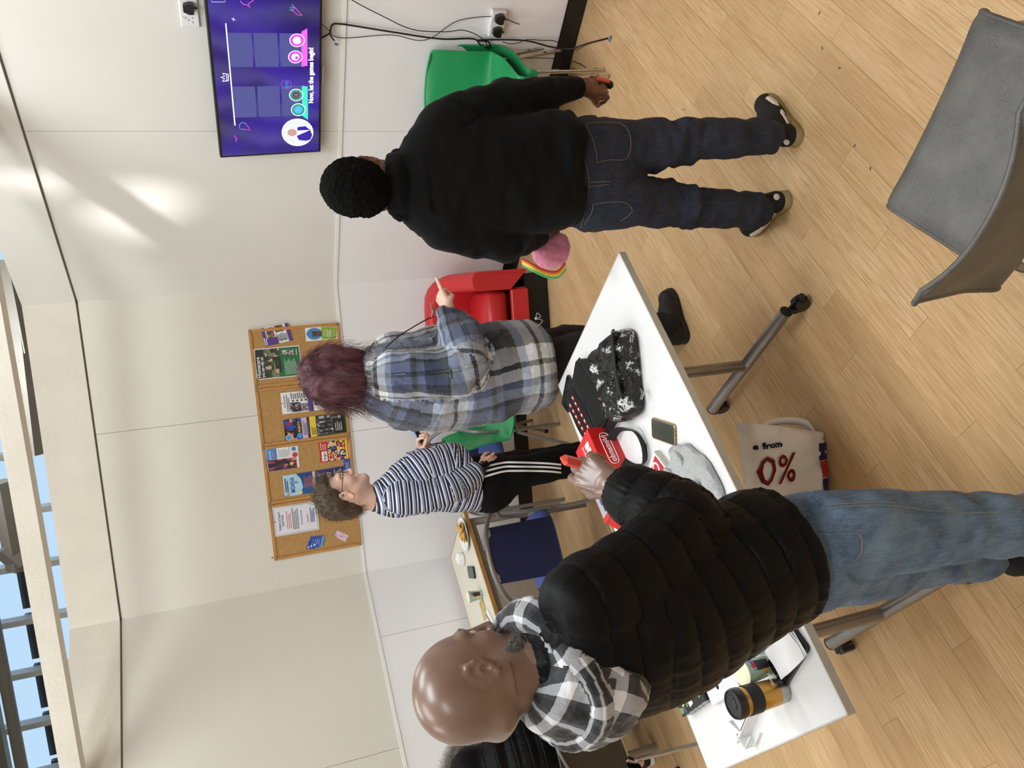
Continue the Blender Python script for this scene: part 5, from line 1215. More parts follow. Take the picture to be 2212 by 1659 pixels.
def frame(f, up=(0, 0, 1)):
    f = _n(f); u = _n(np.array(up, float)-f*(np.array(up, float) @ f)); r = np.cross(f, u); return r, f, u
def head(sd, c, f, up=(0, 0, 1), s=1.0, neck=None, nr=.058, ears=True):
    r, f, u = frame(f, up); A = np.array([r, f, u]); L = lambda x, y, z: np.array(c)+s*(r*x+f*y+u*z)
    sd.ell(L(0, -.014, .034), np.array([.077, .099, .091])*s, A, .02)
    sd.ell(L(0, .028, -.028), np.array([.062, .072, .086])*s, A, .03)
    for k in (-1, 1):
        sd.cone(L(k*.054, .0, -.05), L(k*.012, .078, -.098), .022*s, .021*s, b=.03)
        sd.ell(L(k*.036, .066, -.025), np.array([.024, .024, .026])*s, A, .02)
        sd.cone(L(k*.012, .092, .03), L(k*.044, .076, .030), .011*s, .011*s, b=.012)
        sd.ell(L(k*.013, .106, -.036), np.array([.009, .010, .008])*s, A, .006)
    sd.cone(L(0, .094, .022), L(0, .118, -.030), .008*s, .012*s, b=.010)
    sd.cone(L(-.02, .094, -.061), L(.02, .094, -.061), .0085*s, .0085*s, b=.006); sd.cone(L(-.016, .092, -.074), L(.016, .092, -.074), .009*s, .009*s, b=.006)
    for k in (-1, 1): sd.ell(L(k*.031, .106, .008), np.array([.016, .013, .010])*s, A, .010, sub=True)
    if ears:
        for k in (-1, 1):
            t = rot3(tuple(r), -.18); A2 = np.array([t @ (r+f*-.35*k*k)/np.linalg.norm(r+f*-.35), t @ f, t @ u]); A2 = np.array([_n(r*k*.9-f*.42), _n(f*.9+r*k*.42), u])
            ec = L(k*.083, -.008, -.006)
            n_ = 10
            pts = [ec+s*(A2[1]*(.019*math.cos(a)*(1 if math.sin(a) > 0 else .75)-.002)+A2[2]*(.032*math.sin(a))-A2[0]*.002) for a in [2*PI*i/n_ for i in range(n_)]]
            for i in range(n_): sd.cone(pts[i], pts[(i+1) % n_], .0052*s*(1.1 if i < 6 else .95), .0052*s, b=.003)
            sd.ell(ec-A2[0]*.006*s, np.array([.005, .017, .028])*s, A2, .004)
            sd.cone(L(k*.072, .004, -.006), ec-A2[0]*.008, .014*s, .012*s, b=.008)
            sd.ell(ec+s*(A2[1]*.003-A2[2]*.004+A2[0]*.003), np.array([.007, .008, .011])*s, A2, .004, sub=True)
    if neck is not None: sd.cone(L(0, -.022, -.05), neck, nr*s, nr*1.06*s, b=.035)
    return L, A
def hand(sd, w_, d, pn, ts, curl=(.5, .5, .6, .6), tc=.3, s=1.0, th=1.0):
    """w_ wrist, d pointing direction, pn palm direction, ts towards the thumb"""
    d = _n(d); pn = _n(np.array(pn)-d*(np.array(pn) @ d)); l = np.cross(d, pn); l = l if l @ np.array(ts) > 0 else -l
    base = [(.030, .074), (.010, .079), (-.011, .076), (-.030, .068)]; Ls = [.070, .078, .072, .056]; w_ = np.array(w_)
    for i, (o_, q) in enumerate(base):
        kn = w_+s*(l*o_+d*q); sd.cone(w_+s*(l*o_*.55+d*.006), kn, .0125*s, .0115*s, b=.012)
        a = 0; p = kn; R_ = [.0098, .0088, .0080, .0070]; 
        for j, fr in enumerate((.44, .31, .25)):
            a += curl[i]*(1.0, 1.15, .8)[j]; dd = d*math.cos(a)+pn*math.sin(a)+l*(.05*(1.5-i))*(1 if j == 0 else .3); p2 = p+_n(dd)*Ls[i]*fr*s; sd.cone(p, p2, R_[j]*s, R_[j+1]*s, b=.004); p = p2
    sd.ell(w_+s*(d*.040+pn*.006), np.array([.034, .042, .015])*s, np.array([l, d, pn]), .012)
    t0 = w_+s*(d*.018+l*.020+pn*.006); t1 = t0+s*_n(d*.75+l*.62+pn*(.25+tc*.5))*.042*th; t2 = t1+s*_n(d*.9+l*(.35-tc*.7)+pn*(.2+tc))*.034*th; t3 = t2+s*_n(d*.95+l*(.1-tc)+pn*(.2+tc))*.026*th
    sd.cone(t0, t1, .015*s, .0115*s, b=.012); sd.cone(t1, t2, .0108*s, .0098*s, b=.005); sd.cone(t2, t3, .0098*s, .0080*s, b=.004)
    return d, pn, l
def skinmat(name, col, var=.12, rough=.45, coat=0, spots=None):
    m = bpy.data.materials.new(name); m.use_nodes = True; n = N(m); b = n.b; o_ = n.new('TexCoord').outputs['Object']; c = sr(col)
    lo = tuple(v*(1-var) for v in c[:3])+(1,); hi = tuple(min(1, v*(1+var)) for v in c[:3])+(1,)
    cc_ = n.ramp(n.noise(o_, 14, 5, .6), [(.3, lo), (.7, hi)]); n.l(cc_, b.inputs['Base Color'])
    b.inputs['Roughness'].default_value = rough; b.inputs['Subsurface Weight'].default_value = .12; b.inputs['Subsurface Radius'].default_value = (.012, .005, .003); b.inputs['Subsurface Scale'].default_value = .6
    b.inputs['Coat Weight'].default_value = coat; b.inputs['Coat Roughness'].default_value = .22; n.bump(n.noise(o_, 420, 3), .12, .0008); return m
def csnode(n):
    a = n.new('Attribute', attribute_name='cs'); s_ = n.new('SeparateXYZ'); n.l(a.outputs['Vector'], s_.inputs[0]); return s_.outputs[0], s_.outputs[1], s_.outputs[2]
def denim(name, col, fade, seed=0):
    m = bpy.data.materials.new(name); m.use_nodes = True; n = N(m); b = n.b; o_ = n.new('TexCoord').outputs['Object']
    f = n.noise(o_, 6+seed, 4, .6); c = n.ramp(f, [(.35, sr(col)), (.68, sr(fade))]); f2 = n.noise(n.mapping(o_, (1, 1, .25)), 900, 2); f3 = n.noise(n.mapping(o_, (1, 1, .1)), 220, 3)
    c = n.mix(n.math('MULTIPLY', n.ramp(f3, [(.4, (0, 0, 0)), (.65, (1, 1, 1))]), .22), c, sr(tuple(min(255, v+34) for v in fade))); n.l(c, b.inputs['Base Color'])
    b.inputs['Roughness'].default_value = .85; n.bump(f2, .3, .0008); return m
def shell_material():
    m = bpy.data.materials.new('black_quilted_nylon'); m.use_nodes = True; n = N(m); b = n.b; S, T, Gq = csnode(n); o_ = n.new('TexCoord').outputs['Object']
    arm = n.math('GREATER_THAN', Gq, .5); per = n.math('ADD', .066, n.math('MULTIPLY', arm, .008))
    x = n.math('DIVIDE', n.math('ADD', n.math('ADD', S, .01), n.math('MULTIPLY', n.math('SUBTRACT', n.noise(o_, 9, 2), .5), .012)), per)
    q = n.math('ABSOLUTE', n.math('SINE', n.math('MULTIPLY', x, PI))); h = n.math('POWER', n.math('MINIMUM', n.math('MULTIPLY', q, 3.2), 1.0), .7)
    cre = n.noise(n.mapping(o_, (1, 1, 1)), 34, 4, .6); hh = n.math('ADD', h, n.math('MULTIPLY', cre, .55))
    n.l(n.mix(n.math('MINIMUM', n.math('MULTIPLY', q, 9), 1), sr((1, 1, 2)), sr((11, 11, 13))), b.inputs['Base Color']); b.inputs['Roughness'].default_value = .5; b.inputs['Specular IOR Level'].default_value = .14; n.bump(hh, .7, .004); return m
M_shell = shell_material()
M_sweat = mat('black_fleece_sweater', (11, 11, 13), .95, var=.15, vscale=20, bump=.35, bscale=420, bdist=.0008, sheen=.03, spec=.2)
M_dkjean = denim('dark_indigo_denim', (20, 25, 38), (36, 44, 64)); M_jean = denim('washed_blue_denim', (66, 88, 116), (112, 136, 162), 3)
M_thread = mat('tan_stitching', (120, 108, 92), .7)
M_darkskin = skinmat('deep_brown_skin', (112, 72, 54), .14, .4); M_baldskin = skinmat('brown_skin_glossy', (128, 101, 87), .12, .34, coat=.35); M_fair = skinmat('fair_skin', (236, 194, 174), .1, .5)
M_eye = mat('eye_white', (232, 228, 222), .15); M_blackhair = mat('black_hair', (5, 5, 5), .95, bump=1.0, bscale=380, bdist=.003, spec=.15)
def mkshoe(par, heel, d, L, mu, msole, s=1.0, name='shoe', up=1.0, sole_h=.03):
    """one shoe: upper and sole; returns placing function"""
    d = _n(V3(*d[:2], 0)); r = V3(d[1], -d[0], 0); heel = np.array(heel, float); W_ = .047*s
    Lc = lambda x, y, z: heel+r*x+d*y+V3(0, 0, 1)*z
    sd = SDF(); z0 = .012
    sd.cone(Lc(0, .035, .045), Lc(0, .04, .095*up), .036*s, .036*s, b=.02); sd.cone(Lc(0, .035, .045), Lc(0, L*.55, .045), .036*s, .036*s, r, 1.05, .02)
    sd.cone(Lc(0, L*.35, .075), Lc(0, L*.6, .05), .034*s, .034*s, r, 1.05, .03); sd.cone(Lc(.004, L*.5, .04), Lc(.004, L-.045, .033), .038*s, .034*s, r, 1.22, .03)
    for q in sd.p: q['clip'] = [(Lc(0, 0, z0), V3(0, 0, -1))]
    o = skin_mesh(name, sd, .005, mu, par)
    pts = [(-.3*W_, -.004), (-.75*W_, .012), (-.85*W_, .05), (-.72*W_, L*.4), (-.95*W_, L*.68), (-.85*W_, L*.85), (-.35*W_, L*.99), (.3*W_, L), (.85*W_, L*.9), (1.08*W_, L*.72), (.85*W_, L*.42), (.88*W_, .05), (.75*W_, .012), (.3*W_, -.004)]
    O = smooth_path([np.array(q) for q in pts], 4, closed=True); g = G(); vs = []
    for f, z in ((.97, 0), (1.02, .004), (1.0, sole_h*.8), (.96, sole_h)): vs += [Lc(x*f, (y-L/2)*f+L/2, z) for x, y in O]
    n_ = len(O); g.add(vs, [tuple(range(n_))[::-1], tuple(range(3*n_, 4*n_))]+[(i*n_+j, i*n_+(j+1) % n_, (i+1)*n_+(j+1) % n_, (i+1)*n_+j) for i in range(3) for j in range(n_)])
    so_ = g.build('sole', msole, o, world=True); return o, Lc
def strands(name, roots, norms, flow, L, m, par, n=7, r=.0006, curl=.3, grav=.2, seed=0, kind='stuff'):
    rn = np.random.RandomState(seed); cu = bpy.data.curves.new(name, 'CURVE'); cu.dimensions = '3D'; cu.bevel_depth = r; cu.bevel_resolution = 0; cu.resolution_u = 1
    A = np.array(ROOTM[par.name].inverted())
    P = np.array(roots, float); Dd = np.array(norms, float); N_ = len(P); Lr = L*(.6+.6*rn.rand(N_)); pts = [P.copy()]
    ph = rn.rand(N_, 3)*.6
    for k in range(n-1):
        t = k/(n-1); fl = flow(P, t); nz_ = np.stack([fbm(P+ph*.15, 30, seed+i*7, 2) for i in range(3)], 1); Dd = Dd*(.55-.25*t)+fl*(.55+.3*t)+nz_*curl+V3(0, 0, -grav)*t; Dd /= np.linalg.norm(Dd, axis=1, keepdims=True)+1e-9
        P = P+Dd*(Lr/(n-1))[:, None]; pts.append(P.copy())
    pts = np.stack(pts, 1) @ A[:3, :3].T+A[:3, 3]
    for i in range(N_):
        sp = cu.splines.new('POLY'); sp.points.add(n-1); q = np.ones((n, 4)); q[:, :3] = pts[i]; sp.points.foreach_set('co', q.ravel()); sp.points.foreach_set('radius', [1-.7*k/(n-1) for k in range(n)])
    o = bpy.data.objects.new(name, cu); COL.objects.link(o); cu.materials.append(m); o.parent = par; o['kind'] = kind; return o
def on_surface(sd, h, n, rs, keep=None):
    V, F_ = sd.mesh(h); Nn = vnorm(V, F_); idx = np.arange(len(V)) if keep is None else np.where(keep(V))[0]; k = rs.choice(idx, n); return V[k]+rs.uniform(-h/2, h/2, (n, 3)), Nn[k]
def polyline_on(par, name, pts, m, r=.0009):
    g = G(); g.tube(smooth_path(pts, 5), r, 5); return g.build(name, m, par, world=True)
def drape(obj_, pts, off=.0015):
    """push points onto a body surface along the viewing ray: nearest vertex, lifted a little"""
    r = obj_
    while r.parent: r = r.parent
    A = np.array(ROOTM[r.name]); n = len(obj_.data.vertices); V = np.empty(n*3); obj_.data.vertices.foreach_get('co', V); V = V.reshape(-1, 3) @ A[:3, :3].T+A[:3, 3]
    cm = np.array([0, 0, HC]); out = []
    Vd = V-cm; Ln = np.linalg.norm(Vd, axis=1); U_ = Vd/Ln[:, None]
    for (px, py) in pts:
        r_ = _n(ray(px, py)); c = U_ @ r_; near = np.argsort(-c)[:14]; k = near[np.argmin(Ln[near])]; out.append(cm+r_*(Ln[k]-off))
    return out
# ------------------------------------------------------------------ person in black sweater, seen from behind
def limb_body(sd, pts, rs, b=.03): sd.chain(pts, rs, b=b)
f1 = _n(V3(.22, .97, 0)); r1, _, _ = frame(f1)
J = dict(neck=at(862, 400, 2.40), shR=at(955, 266, 2.37), elR=at(1100, 213, 2.38), wrR=at(1243, 190, 2.43), shL=at(958, 493, 2.45), elL=at(1092, 532, 2.48), wrL=at(1162, 512, 2.64),
         hipR=at(1310, 322, 2.41), knR=at(1480, 303, 2.38), anR=at(1660, 297, 2.36), hipL=at(1310, 432, 2.44), knL=at(1480, 446, 2.46), anL=at(1636, 457, 2.48))
hc = at(790, 402, 2.42)
p = thing('person', 'person in black sweater and dark jeans standing with back to the camera', 'person', (.69, 2.42, 0))
sd = SDF(); L1, A1 = head(sd, hc, _n(V3(.42, .9, -.1)), neck=J['neck']+V3(0, 0, -.04), nr=.056); hv = sd.mesh(.004)
sd2 = SDF(); hand(sd2, at(1262, 188, 2.44), V3(.10, .1, -1), V3(-.25, .9, 0), V3(-.9, .3, .2), curl=(.75, .8, .85, .9), tc=.7); sd2.cone(J['wrR']+V3(0, 0, .05), at(1266, 188, 2.44), .030, .026, b=.02)
hv2 = sd2.mesh(.003)
sd3 = SDF(); sd3.chain([J['neck'], V3(.69, 2.42, 1.35), V3(.69, 2.42, 1.05), V3(.70, 2.42, .9)], [.06, .10, .09, .10], r1, [1, 1.5, 1.5, 1.5], b=.03)
for a, b, c_ in (('shR', 'elR', 'wrR'), ('shL', 'elL', 'wrL')): sd3.chain([J[a], J[b], J[c_]], [.045, .035, .026])
for a, b, c_ in (('hipR', 'knR', 'anR'), ('hipL', 'knL', 'anL')): sd3.chain([J[a], J[b], J[c_]], [.075, .05, .036])
hand(sd3, J['wrL'], V3(.1, .4, -.9), V3(.9, 0, 0), V3(.2, .9, 0), curl=(.8, .8, .8, .8))
skin_mesh('body', sd3, .009, M_darkskin, p, extra=[hv, hv2])
# eyes, glasses arm
for k in (-1, 1): g = G(); g.sphere(L1(k*.031, .082, .008), .0118, 8); g.build('eye', M_eye, p, world=True)
for k in (-1, 1): g = G(); g.tube([L1(k*.084, -.005, .018), L1(k*.078, .06, .02), L1(k*.066, .104, .018)], .0017, 6); g.build('glasses_arm', M_chrome, p, world=True)
g = G()
for k in (-1, 1): g.tube([L1(k*.034+.026*math.cos(a), .112, .008+.019*math.sin(a)) for a in [2*PI*i/20 for i in range(20)]], .0015, 6, closed=True)
g.build('glasses_rim', M_chrome, p, world=True)
sd = SDF(); sd.ell(L1(0, -.022, .042), (.090, .108, .098), A1, .03); sd.ell(L1(0, -.065, -.005), (.070, .058, .062), A1, .04)
face_clip = [(L1(0, .052, 0), A1[1]*.9+A1[2]*-.42)]
for q in sd.p: q['clip'] = face_clip
skin_mesh('hair', sd, .0045, M_blackhair, p, disp=lambda V, S, T, Gp: .0035*fbm(V, 170, 5, 2)+.002*fbm(V, 30, 9, 1))
sd = SDF(); sd.chain([L1(-.066, .012, -.045), L1(-.045, .06, -.09), L1(0, .085, -.108), L1(.045, .06, -.09), L1(.066, .012, -.045)], [.014, .022, .02, .022, .014]); skin_mesh('beard', sd, .005, M_blackhair, p, disp=lambda V, S, T, Gp: .002*fbm(V, 160, 5, 2))
# sweater
sd = SDF(); hem = at(1225, 378, 2.42)
tors = [J['neck']+V3(.0, .01, -.03), V3(.69, 2.425, 1.40), V3(.692, 2.42, 1.26), V3(.70, 2.42, 1.10), V3(.705, 2.42, .96), V3(.707, 2.42, .86)]
cl = [(hem, V3(.05, 0, -1)/1.0)]
sd.chain(tors, [.066, .112, .122, .122, .124, .12], r1, [1.15, 1.52, 1.52, 1.42, 1.42, 1.46], b=.05, grp=0, ref=f1, clip=cl, sm=2)
sd.cone(J['neck']+r1*.05+V3(0, 0, -.075), J['shR']+V3(-.01, 0, .005), .060, .066, b=.05, grp=0, ref=f1); sd.cone(J['neck']-r1*.05+V3(0, 0, -.075), J['shL']+V3(.01, 0, .005), .060, .066, b=.05, grp=0, ref=f1)
dR_ = _n(J['wrR']-J['elR']); sd.chain([J['shR'], (J['shR']+J['elR'])/2+V3(.006, 0, 0), J['elR'], (J['elR']+J['wrR'])/2, J['wrR']+dR_*.022], [.068, .062, .054, .049, .041], b=.03, grp=1, clip=[(J['wrR']+dR_*.022, dR_)])
sd.chain([J['shL'], J['elL'], J['wrL']], [.068, .058, .045], b=.03, grp=2)
# rolled collar
nk = J['neck']+V3(0, .008, -.012)
for i in range(16):
    a, b_ = 2*PI*i/16, 2*PI*(i+1)/16; q = lambda t: nk+r1*.074*math.cos(t)+f1*.066*math.sin(t)+V3(0, 0, .012-.022*math.sin(t)*1.0+.0)
    sd.cone(q(a), q(b_), .027, .027, b=.018, grp=3)
ff = folds(.011, 17, 1.1, 4, .35)
def dsw(V, S, T, Gp):
    d = ff(V, S, T, Gp)*.6; z = V[:, 2]; cuff = (Gp == 1)*np.exp(-((V-J['wrR']) @ (V-J['wrR']).T.diagonal() if False else ((V-J['wrR'])**2).sum(1))/.0025)
    lw = np.clip((1.12-z)/.2, 0, 1)*(Gp == 0); return d*(1+1.3*lw)+.010*lw*fbm(np.stack([V[:, 2]*16, V[:, 0]*5, V[:, 1]*5], 1), 1, 8, 2)+.003*cuff*np.sin(S*700)*0
sw = skin_mesh('sweater', sd, .008, M_sweat, p, disp=dsw)
# jeans
sd = SDF(); wt = V3(.705, 2.425, .96); lat = r1
sd.chain([wt, V3(.70, 2.425, .86), V3(.695, 2.425, .79)], [.112, .115, .105], lat, [1.46, 1.52, 1.62], b=.04, grp=0, ref=f1)
for n_, (a, b, c_) in enumerate((('hipR', 'knR', 'anR'), ('hipL', 'knL', 'anL'))):
    e_ = J[c_]+V3(0, 0, -.03); sd.chain([J[a]+V3(0, 0, .05), J[a]+V3(0, 0, -.07), J[b], (J[b]+J[c_])/2+f1*-.012, e_], [.098, .094, .072, .068, .062], b=.03, grp=n_+1, ref=f1, clip=[(e_, V3(0, 0, -1))], sm=2)
fj = folds(.008, 26, 1.2, 14, .3)
jn = skin_mesh('jeans', sd, .008, M_dkjean, p, disp=lambda V, S, T, Gp: fj(V, S, T, Gp)*(.45+1.1*np.exp(-((V[:, 2]-.47)/.10)**2)+1.0*np.exp(-((V[:, 2]-.14)/.10)**2)))
for pts in ([(1268, 262), (1262, 330), (1270, 410), (1258, 492)], [(1240, 258), (1236, 262)]):
    pass
def stitch(nm, pts, par, ob, m=M_thread, r=.0011, off=.003): g = G(); g.tube(smooth_path(drape(ob, pts, off), 3), r, 5); return g.build(nm, m, par, world=True)
M_pocket = M_dkjean
for nm, pts in (('waistband_seam', [(1238, 268), (1250, 300), (1262, 340), (1272, 385), (1271, 420), (1262, 465), (1254, 492)]), ('waistband_seam', [(1228, 262), (1240, 300), (1253, 345), (1262, 390), (1262, 420), (1252, 480)]),
                ('pocket_stitching', [(1266, 268), (1276, 290), (1286, 320), (1290, 350)]), ('pocket_stitching', [(1270, 266), (1340, 266), (1362, 298), (1355, 342), (1318, 345), (1290, 351)]),
                ('pocket_stitching', [(1281, 442), (1278, 460), (1262, 486)]), ('pocket_stitching', [(1282, 441), (1344, 436), (1366, 456), (1340, 478)]), ('yoke_seam', [(1274, 394), (1318, 392)]), ('yoke_seam', [(1272, 404), (1316, 398)])):
    stitch(nm, pts, p, jn)
# trainers
M_black_suede = mat('black_suede', (20, 19, 20), .8, bump=.3, bscale=300); M_gum = mat('gum_sole', (150, 136, 92), .55); M_offw = mat('cream_leather', (222, 214, 208), .45)
for n_, (hx, tx_) in enumerate((((1730, 305), (1655, 228)), ((1708, 425), (1612, 500)))):
    h0 = atz(*hx, 0); t0 = atz(*tx_, .02); d = t0-h0; L = .285
    so_, Lc = mkshoe(p, h0, d, L, M_black_suede, M_gum, name='trainer', sole_h=.034)
    k = 1 if n_ == 0 else 1
    for side in (-1, 1):
        g = G(); st = [Lc(side*.042, .05, .052), Lc(side*.046, .11, .044), Lc(side*.052, .17, .046), Lc(side*.050, .215, .054)]; g.tube(smooth_path(st, 6), [.006]*6+[.011]*6+[.014]*6+[.006], 8, flat=.5, ref=_n(Lc(1, 0, 0)-Lc(0, 0, 0))); g.build('side_flash', M_offw, so_, world=True)
    g = G(); g.sphere(Lc(0, -.002, .068), .012, 8, (1.1, .5, 1.2)); g.build('heel_patch', M_offw, so_, world=True)
    g = G()
    for j in range(5): g.tube([Lc(-.02, .12+.018*j, .086-.006*j), Lc(.02, .12+.018*j, .086-.006*j)], .0028, 6)
    g.build('laces', M_rubber, so_, world=True)
# controller in the right hand
cn = at(1287, 180, 2.46)+V3(0, -.028, -.006); t = thing('game_controller', 'black and red controller in the right hand of the black sweater person', 'controller', tuple(cn))
g = G(); g.box(cn+V3(0, .02, -.01), (.03, .024, .10), bev=.009, R=rot3((0, 1, 0), .2)); g.build('shell', M_black, t, world=True)
g = G(); g.box(cn+V3(.003, .004, -.012), (.014, .01, .05), bev=.003, R=rot3((0, 1, 0), .2)); g.build('red_rail', mat('controller_red', (226, 84, 70), .4), t, world=True)
g = G(); g.sphere(cn+V3(-.01, .0, .004), .006, 6); g.build('stick', M_black, t, world=True)
# pink plush pouch with a rainbow strap held in front
M_plush = mat('pink_plush', (220, 132, 158), .95, var=.1, vscale=40, bump=.8, bscale=260, bdist=.003, sheen=.4)
pc_ = at(1186, 545, 2.66); t = thing('plush_bag', 'pink plush bag with a rainbow strap hanging by the left hand', 'bag', tuple(pc_))
sd = SDF(); sd.ell(pc_+V3(0, 0, .0), (.062, .05, .068), None, .02); sd.ell(pc_+V3(.05, -.01, .05), (.022, .02, .022), None, .02); sd.ell(pc_+V3(.02, .0, -.045), (.05, .045, .035), None, .03)
skin_mesh('plush_body', sd, .006, M_plush, t, disp=lambda V, S, T, Gp: .003*fbm(V, 60, 3, 2)+.003*fbm(V, 20, 6, 1))
for k, (c_, dx) in enumerate((((226, 60, 60), 0), ((240, 160, 50), .007), ((244, 220, 80), .014), ((80, 180, 110), .021))):
    g = G(); g.tube(smooth_path([at(1128, 560, 2.63)+V3(-dx, 0, 0), at(1150, 572, 2.6)+V3(-dx, 0, 0), at(1180, 590, 2.6)+V3(-dx+.008, 0, 0), at(1205, 592, 2.6)+V3(-dx+.01, 0, 0), at(1222, 580, 2.6)+V3(-dx+.02, 0, 0)], 5), .005, 6); g.build('strap_band', mat('strap_%d' % k, c_, .6), t, world=True)
# ------------------------------------------------------------------ person in plaid fleece jacket, pointing at the television
f2 = _n(V3(.93, .36, 0)); r2, _, _ = frame(f2)
K = dict(neck=at(792, 808, 3.40), shR=at(850, 812, 3.27), elR=at(1003, 792, 3.20), wrR=at(974, 688, 3.27), shL=at(845, 770, 3.58), elL=at(985, 740, 3.62), wrL=at(1000, 752, 3.60), hipR=at(1160, 790, 3.34), hipL=at(1160, 760, 3.50), knR=at(1320, 745, 3.32), knL=at(1320, 740, 3.52), anR=at(1436, 712, 3.31), anL=at(1400, 765, 3.52))
p = thing('person', 'person in blue and white plaid fleece jacket pointing towards the television', 'person', (.12, 3.36, 0))
hc = at(716, 800, 3.41); sd = SDF(); L2, A2 = head(sd, hc, _n(V3(.9, .5, -.05)), neck=K['neck']+V3(0, 0, -.05)); hv = sd.mesh(.0045)
sd2 = SDF(); wr = at(968, 668, 3.285); dp = _n(at(945, 628, 3.32)-wr); hand(sd2, wr, dp, V3(0, .2, -1), V3(0, -.3, 1), curl=(.05, 1.25, 1.35, 1.4), tc=1.0, th=.55); sd2.cone(K['wrR'], wr, .030, .026, b=.02); hv2 = sd2.mesh(.003)
sd3 = SDF(); sd3.chain([K['neck'], V3(.1, 3.40, 1.4), V3(.08, 3.42, 1.0), V3(.08, 3.42, .85)], [.06, .11, .11, .11], r2, [1, 1.3, 1.3, 1.3])
for a, b, c_ in (('shR', 'elR', 'wrR'), ('shL', 'elL', 'wrL')): sd3.chain([K[a], K[b], K[c_]], [.045, .038, .028])
for a, b, c_ in (('hipR', 'knR', 'anR'), ('hipL', 'knL', 'anL')): sd3.chain([K[a], K[b], K[c_]], [.08, .055, .04])
hand(sd3, K['wrL'], V3(.1, .3, -1), V3(0, 0, -1), V3(0, -1, 0), curl=(.6, .6, .6, .6))
skin_mesh('body', sd3, .009, M_fair, p, extra=[hv, hv2])
for k in (-1, 1): g = G(); g.sphere(L2(k*.031, .082, .008), .0118, 8); g.build('eye', M_eye, p, world=True)
def plaid_mat(name, period, A_, B_, rough=.95, bs=260, bst=.8, bd=.003, twill=False, jit_=.012):
    m = bpy.data.materials.new(name); m.use_nodes = True; n = N(m); b = n.b; S, T, Gq = csnode(n); o_ = n.new('TexCoord').outputs['Object']
    jit = n.math('MULTIPLY', n.math('SUBTRACT', n.noise(o_, 60, 2), .5), jit_)
    u = n.math('FRACT', n.math('DIVIDE', n.math('ADD', n.math('ADD', S, jit), 10), period[0])); v = n.math('FRACT', n.math('DIVIDE', n.math('ADD', n.math('ADD', T, jit), 10), period[1]))
    ca = n.ramp(u, A_, 'CONSTANT'); cb = n.ramp(v, B_, 'CONSTANT')
    c = n.mix(.28, n.mix(.5, ca, cb), n.mix(1.0, ca, cb, 'DARKEN'))
    if twill:
        w_ = n.math('FRACT', n.math('MULTIPLY', n.math('ADD', S, T), 260)); f = n.math('GREATER_THAN', w_, .5); c = n.mix(f, ca, cb); c = n.mix(.45, c, n.mix(.5, ca, cb))
    c = n.mix(n.math('MULTIPLY', n.noise(o_, 380, 2, .7), .35), c, n.mix(1.0, c, c, 'MULTIPLY'))
    n.l(c, b.inputs['Base Color']); b.inputs['Roughness'].default_value = rough; b.inputs['Sheen Weight'].default_value = .3; n.bump(n.noise(o_, bs, 3, .7), bst, bd); return m
W_, SB, NV, OL, LB = sr((246, 246, 248)), sr((100, 112, 144)), sr((22, 32, 60)), sr((52, 54, 34)), sr((176, 190, 212))
M_plaid = plaid_mat('plaid_fleece', (.40, .36), [(0, SB), (.2, OL), (.26, SB), (.34, NV), (.52, OL), (.58, LB), (.68, W_), (.80, OL), (.85, W_), (.94, LB)], [(0, LB), (.12, OL), (.18, SB), (.38, NV), (.55, OL), (.61, W_), (.76, OL), (.81, W_), (.92, SB)], bs=150, bst=1.0, bd=.006)
sd = SDF(); hemc = at(1158, 785, 3.42); hn = _n(V3(.10, .0, -1)); cl = [(hemc, hn)]
tors = [K['neck']+V3(-.01, .02, -.02), V3(.075, 3.42, 1.44), V3(.035, 3.43, 1.28), V3(.04, 3.43, 1.08), V3(.07, 3.43, .9), V3(.08, 3.43, .74)]
rd = -f2
sd.chain(tors, [.08, .15, .185, .20, .20, .19], r2, [1.0, 1.3, 1.22, 1.18, 1.2, 1.22], b=.06, grp=0, ref=f2, clip=cl, sm=2)
sd.cone(K['neck']+V3(0, -.02, -.09), K['shR'], .075, .085, b=.05, grp=0, ref=f2)
for g_, a, b_, c_ in ((1, 'shR', 'elR', 'wrR'), (2, 'shL', 'elL', 'wrL')):
    dd = _n(K[c_]-K[b_]); sd.chain([K[a], (K[a]+K[b_])/2+V3(-.01, -.01, 0), K[b_], (K[b_]+K[c_])/2+V3(0, 0, -.012), K[c_]+dd*.02], [.092, .094, .094, .088, .058], b=.035, grp=g_, ref=V3(0, 1, 0), clip=[(K[c_]+dd*.025, dd)], sm=2)
nk = K['neck']+V3(-.005, .01, -.015)
for i in range(14):
    q = lambda t: nk+r2*.085*math.cos(t)+f2*.08*math.sin(t)+V3(0, 0, .01-.03*math.sin(t)); sd.cone(q(2*PI*i/14), q(2*PI*(i+1)/14), .03, .03, b=.02, grp=3)
fw = folds(.014, 11, 1.3, 24, .5)
pj = skin_mesh('plaid_jacket', sd, .0085, M_plaid, p, disp=lambda V, S, T, Gp: fw(V, S, T, Gp)+.0022*fbm(V, 90, 3, 2), tscale=.19)
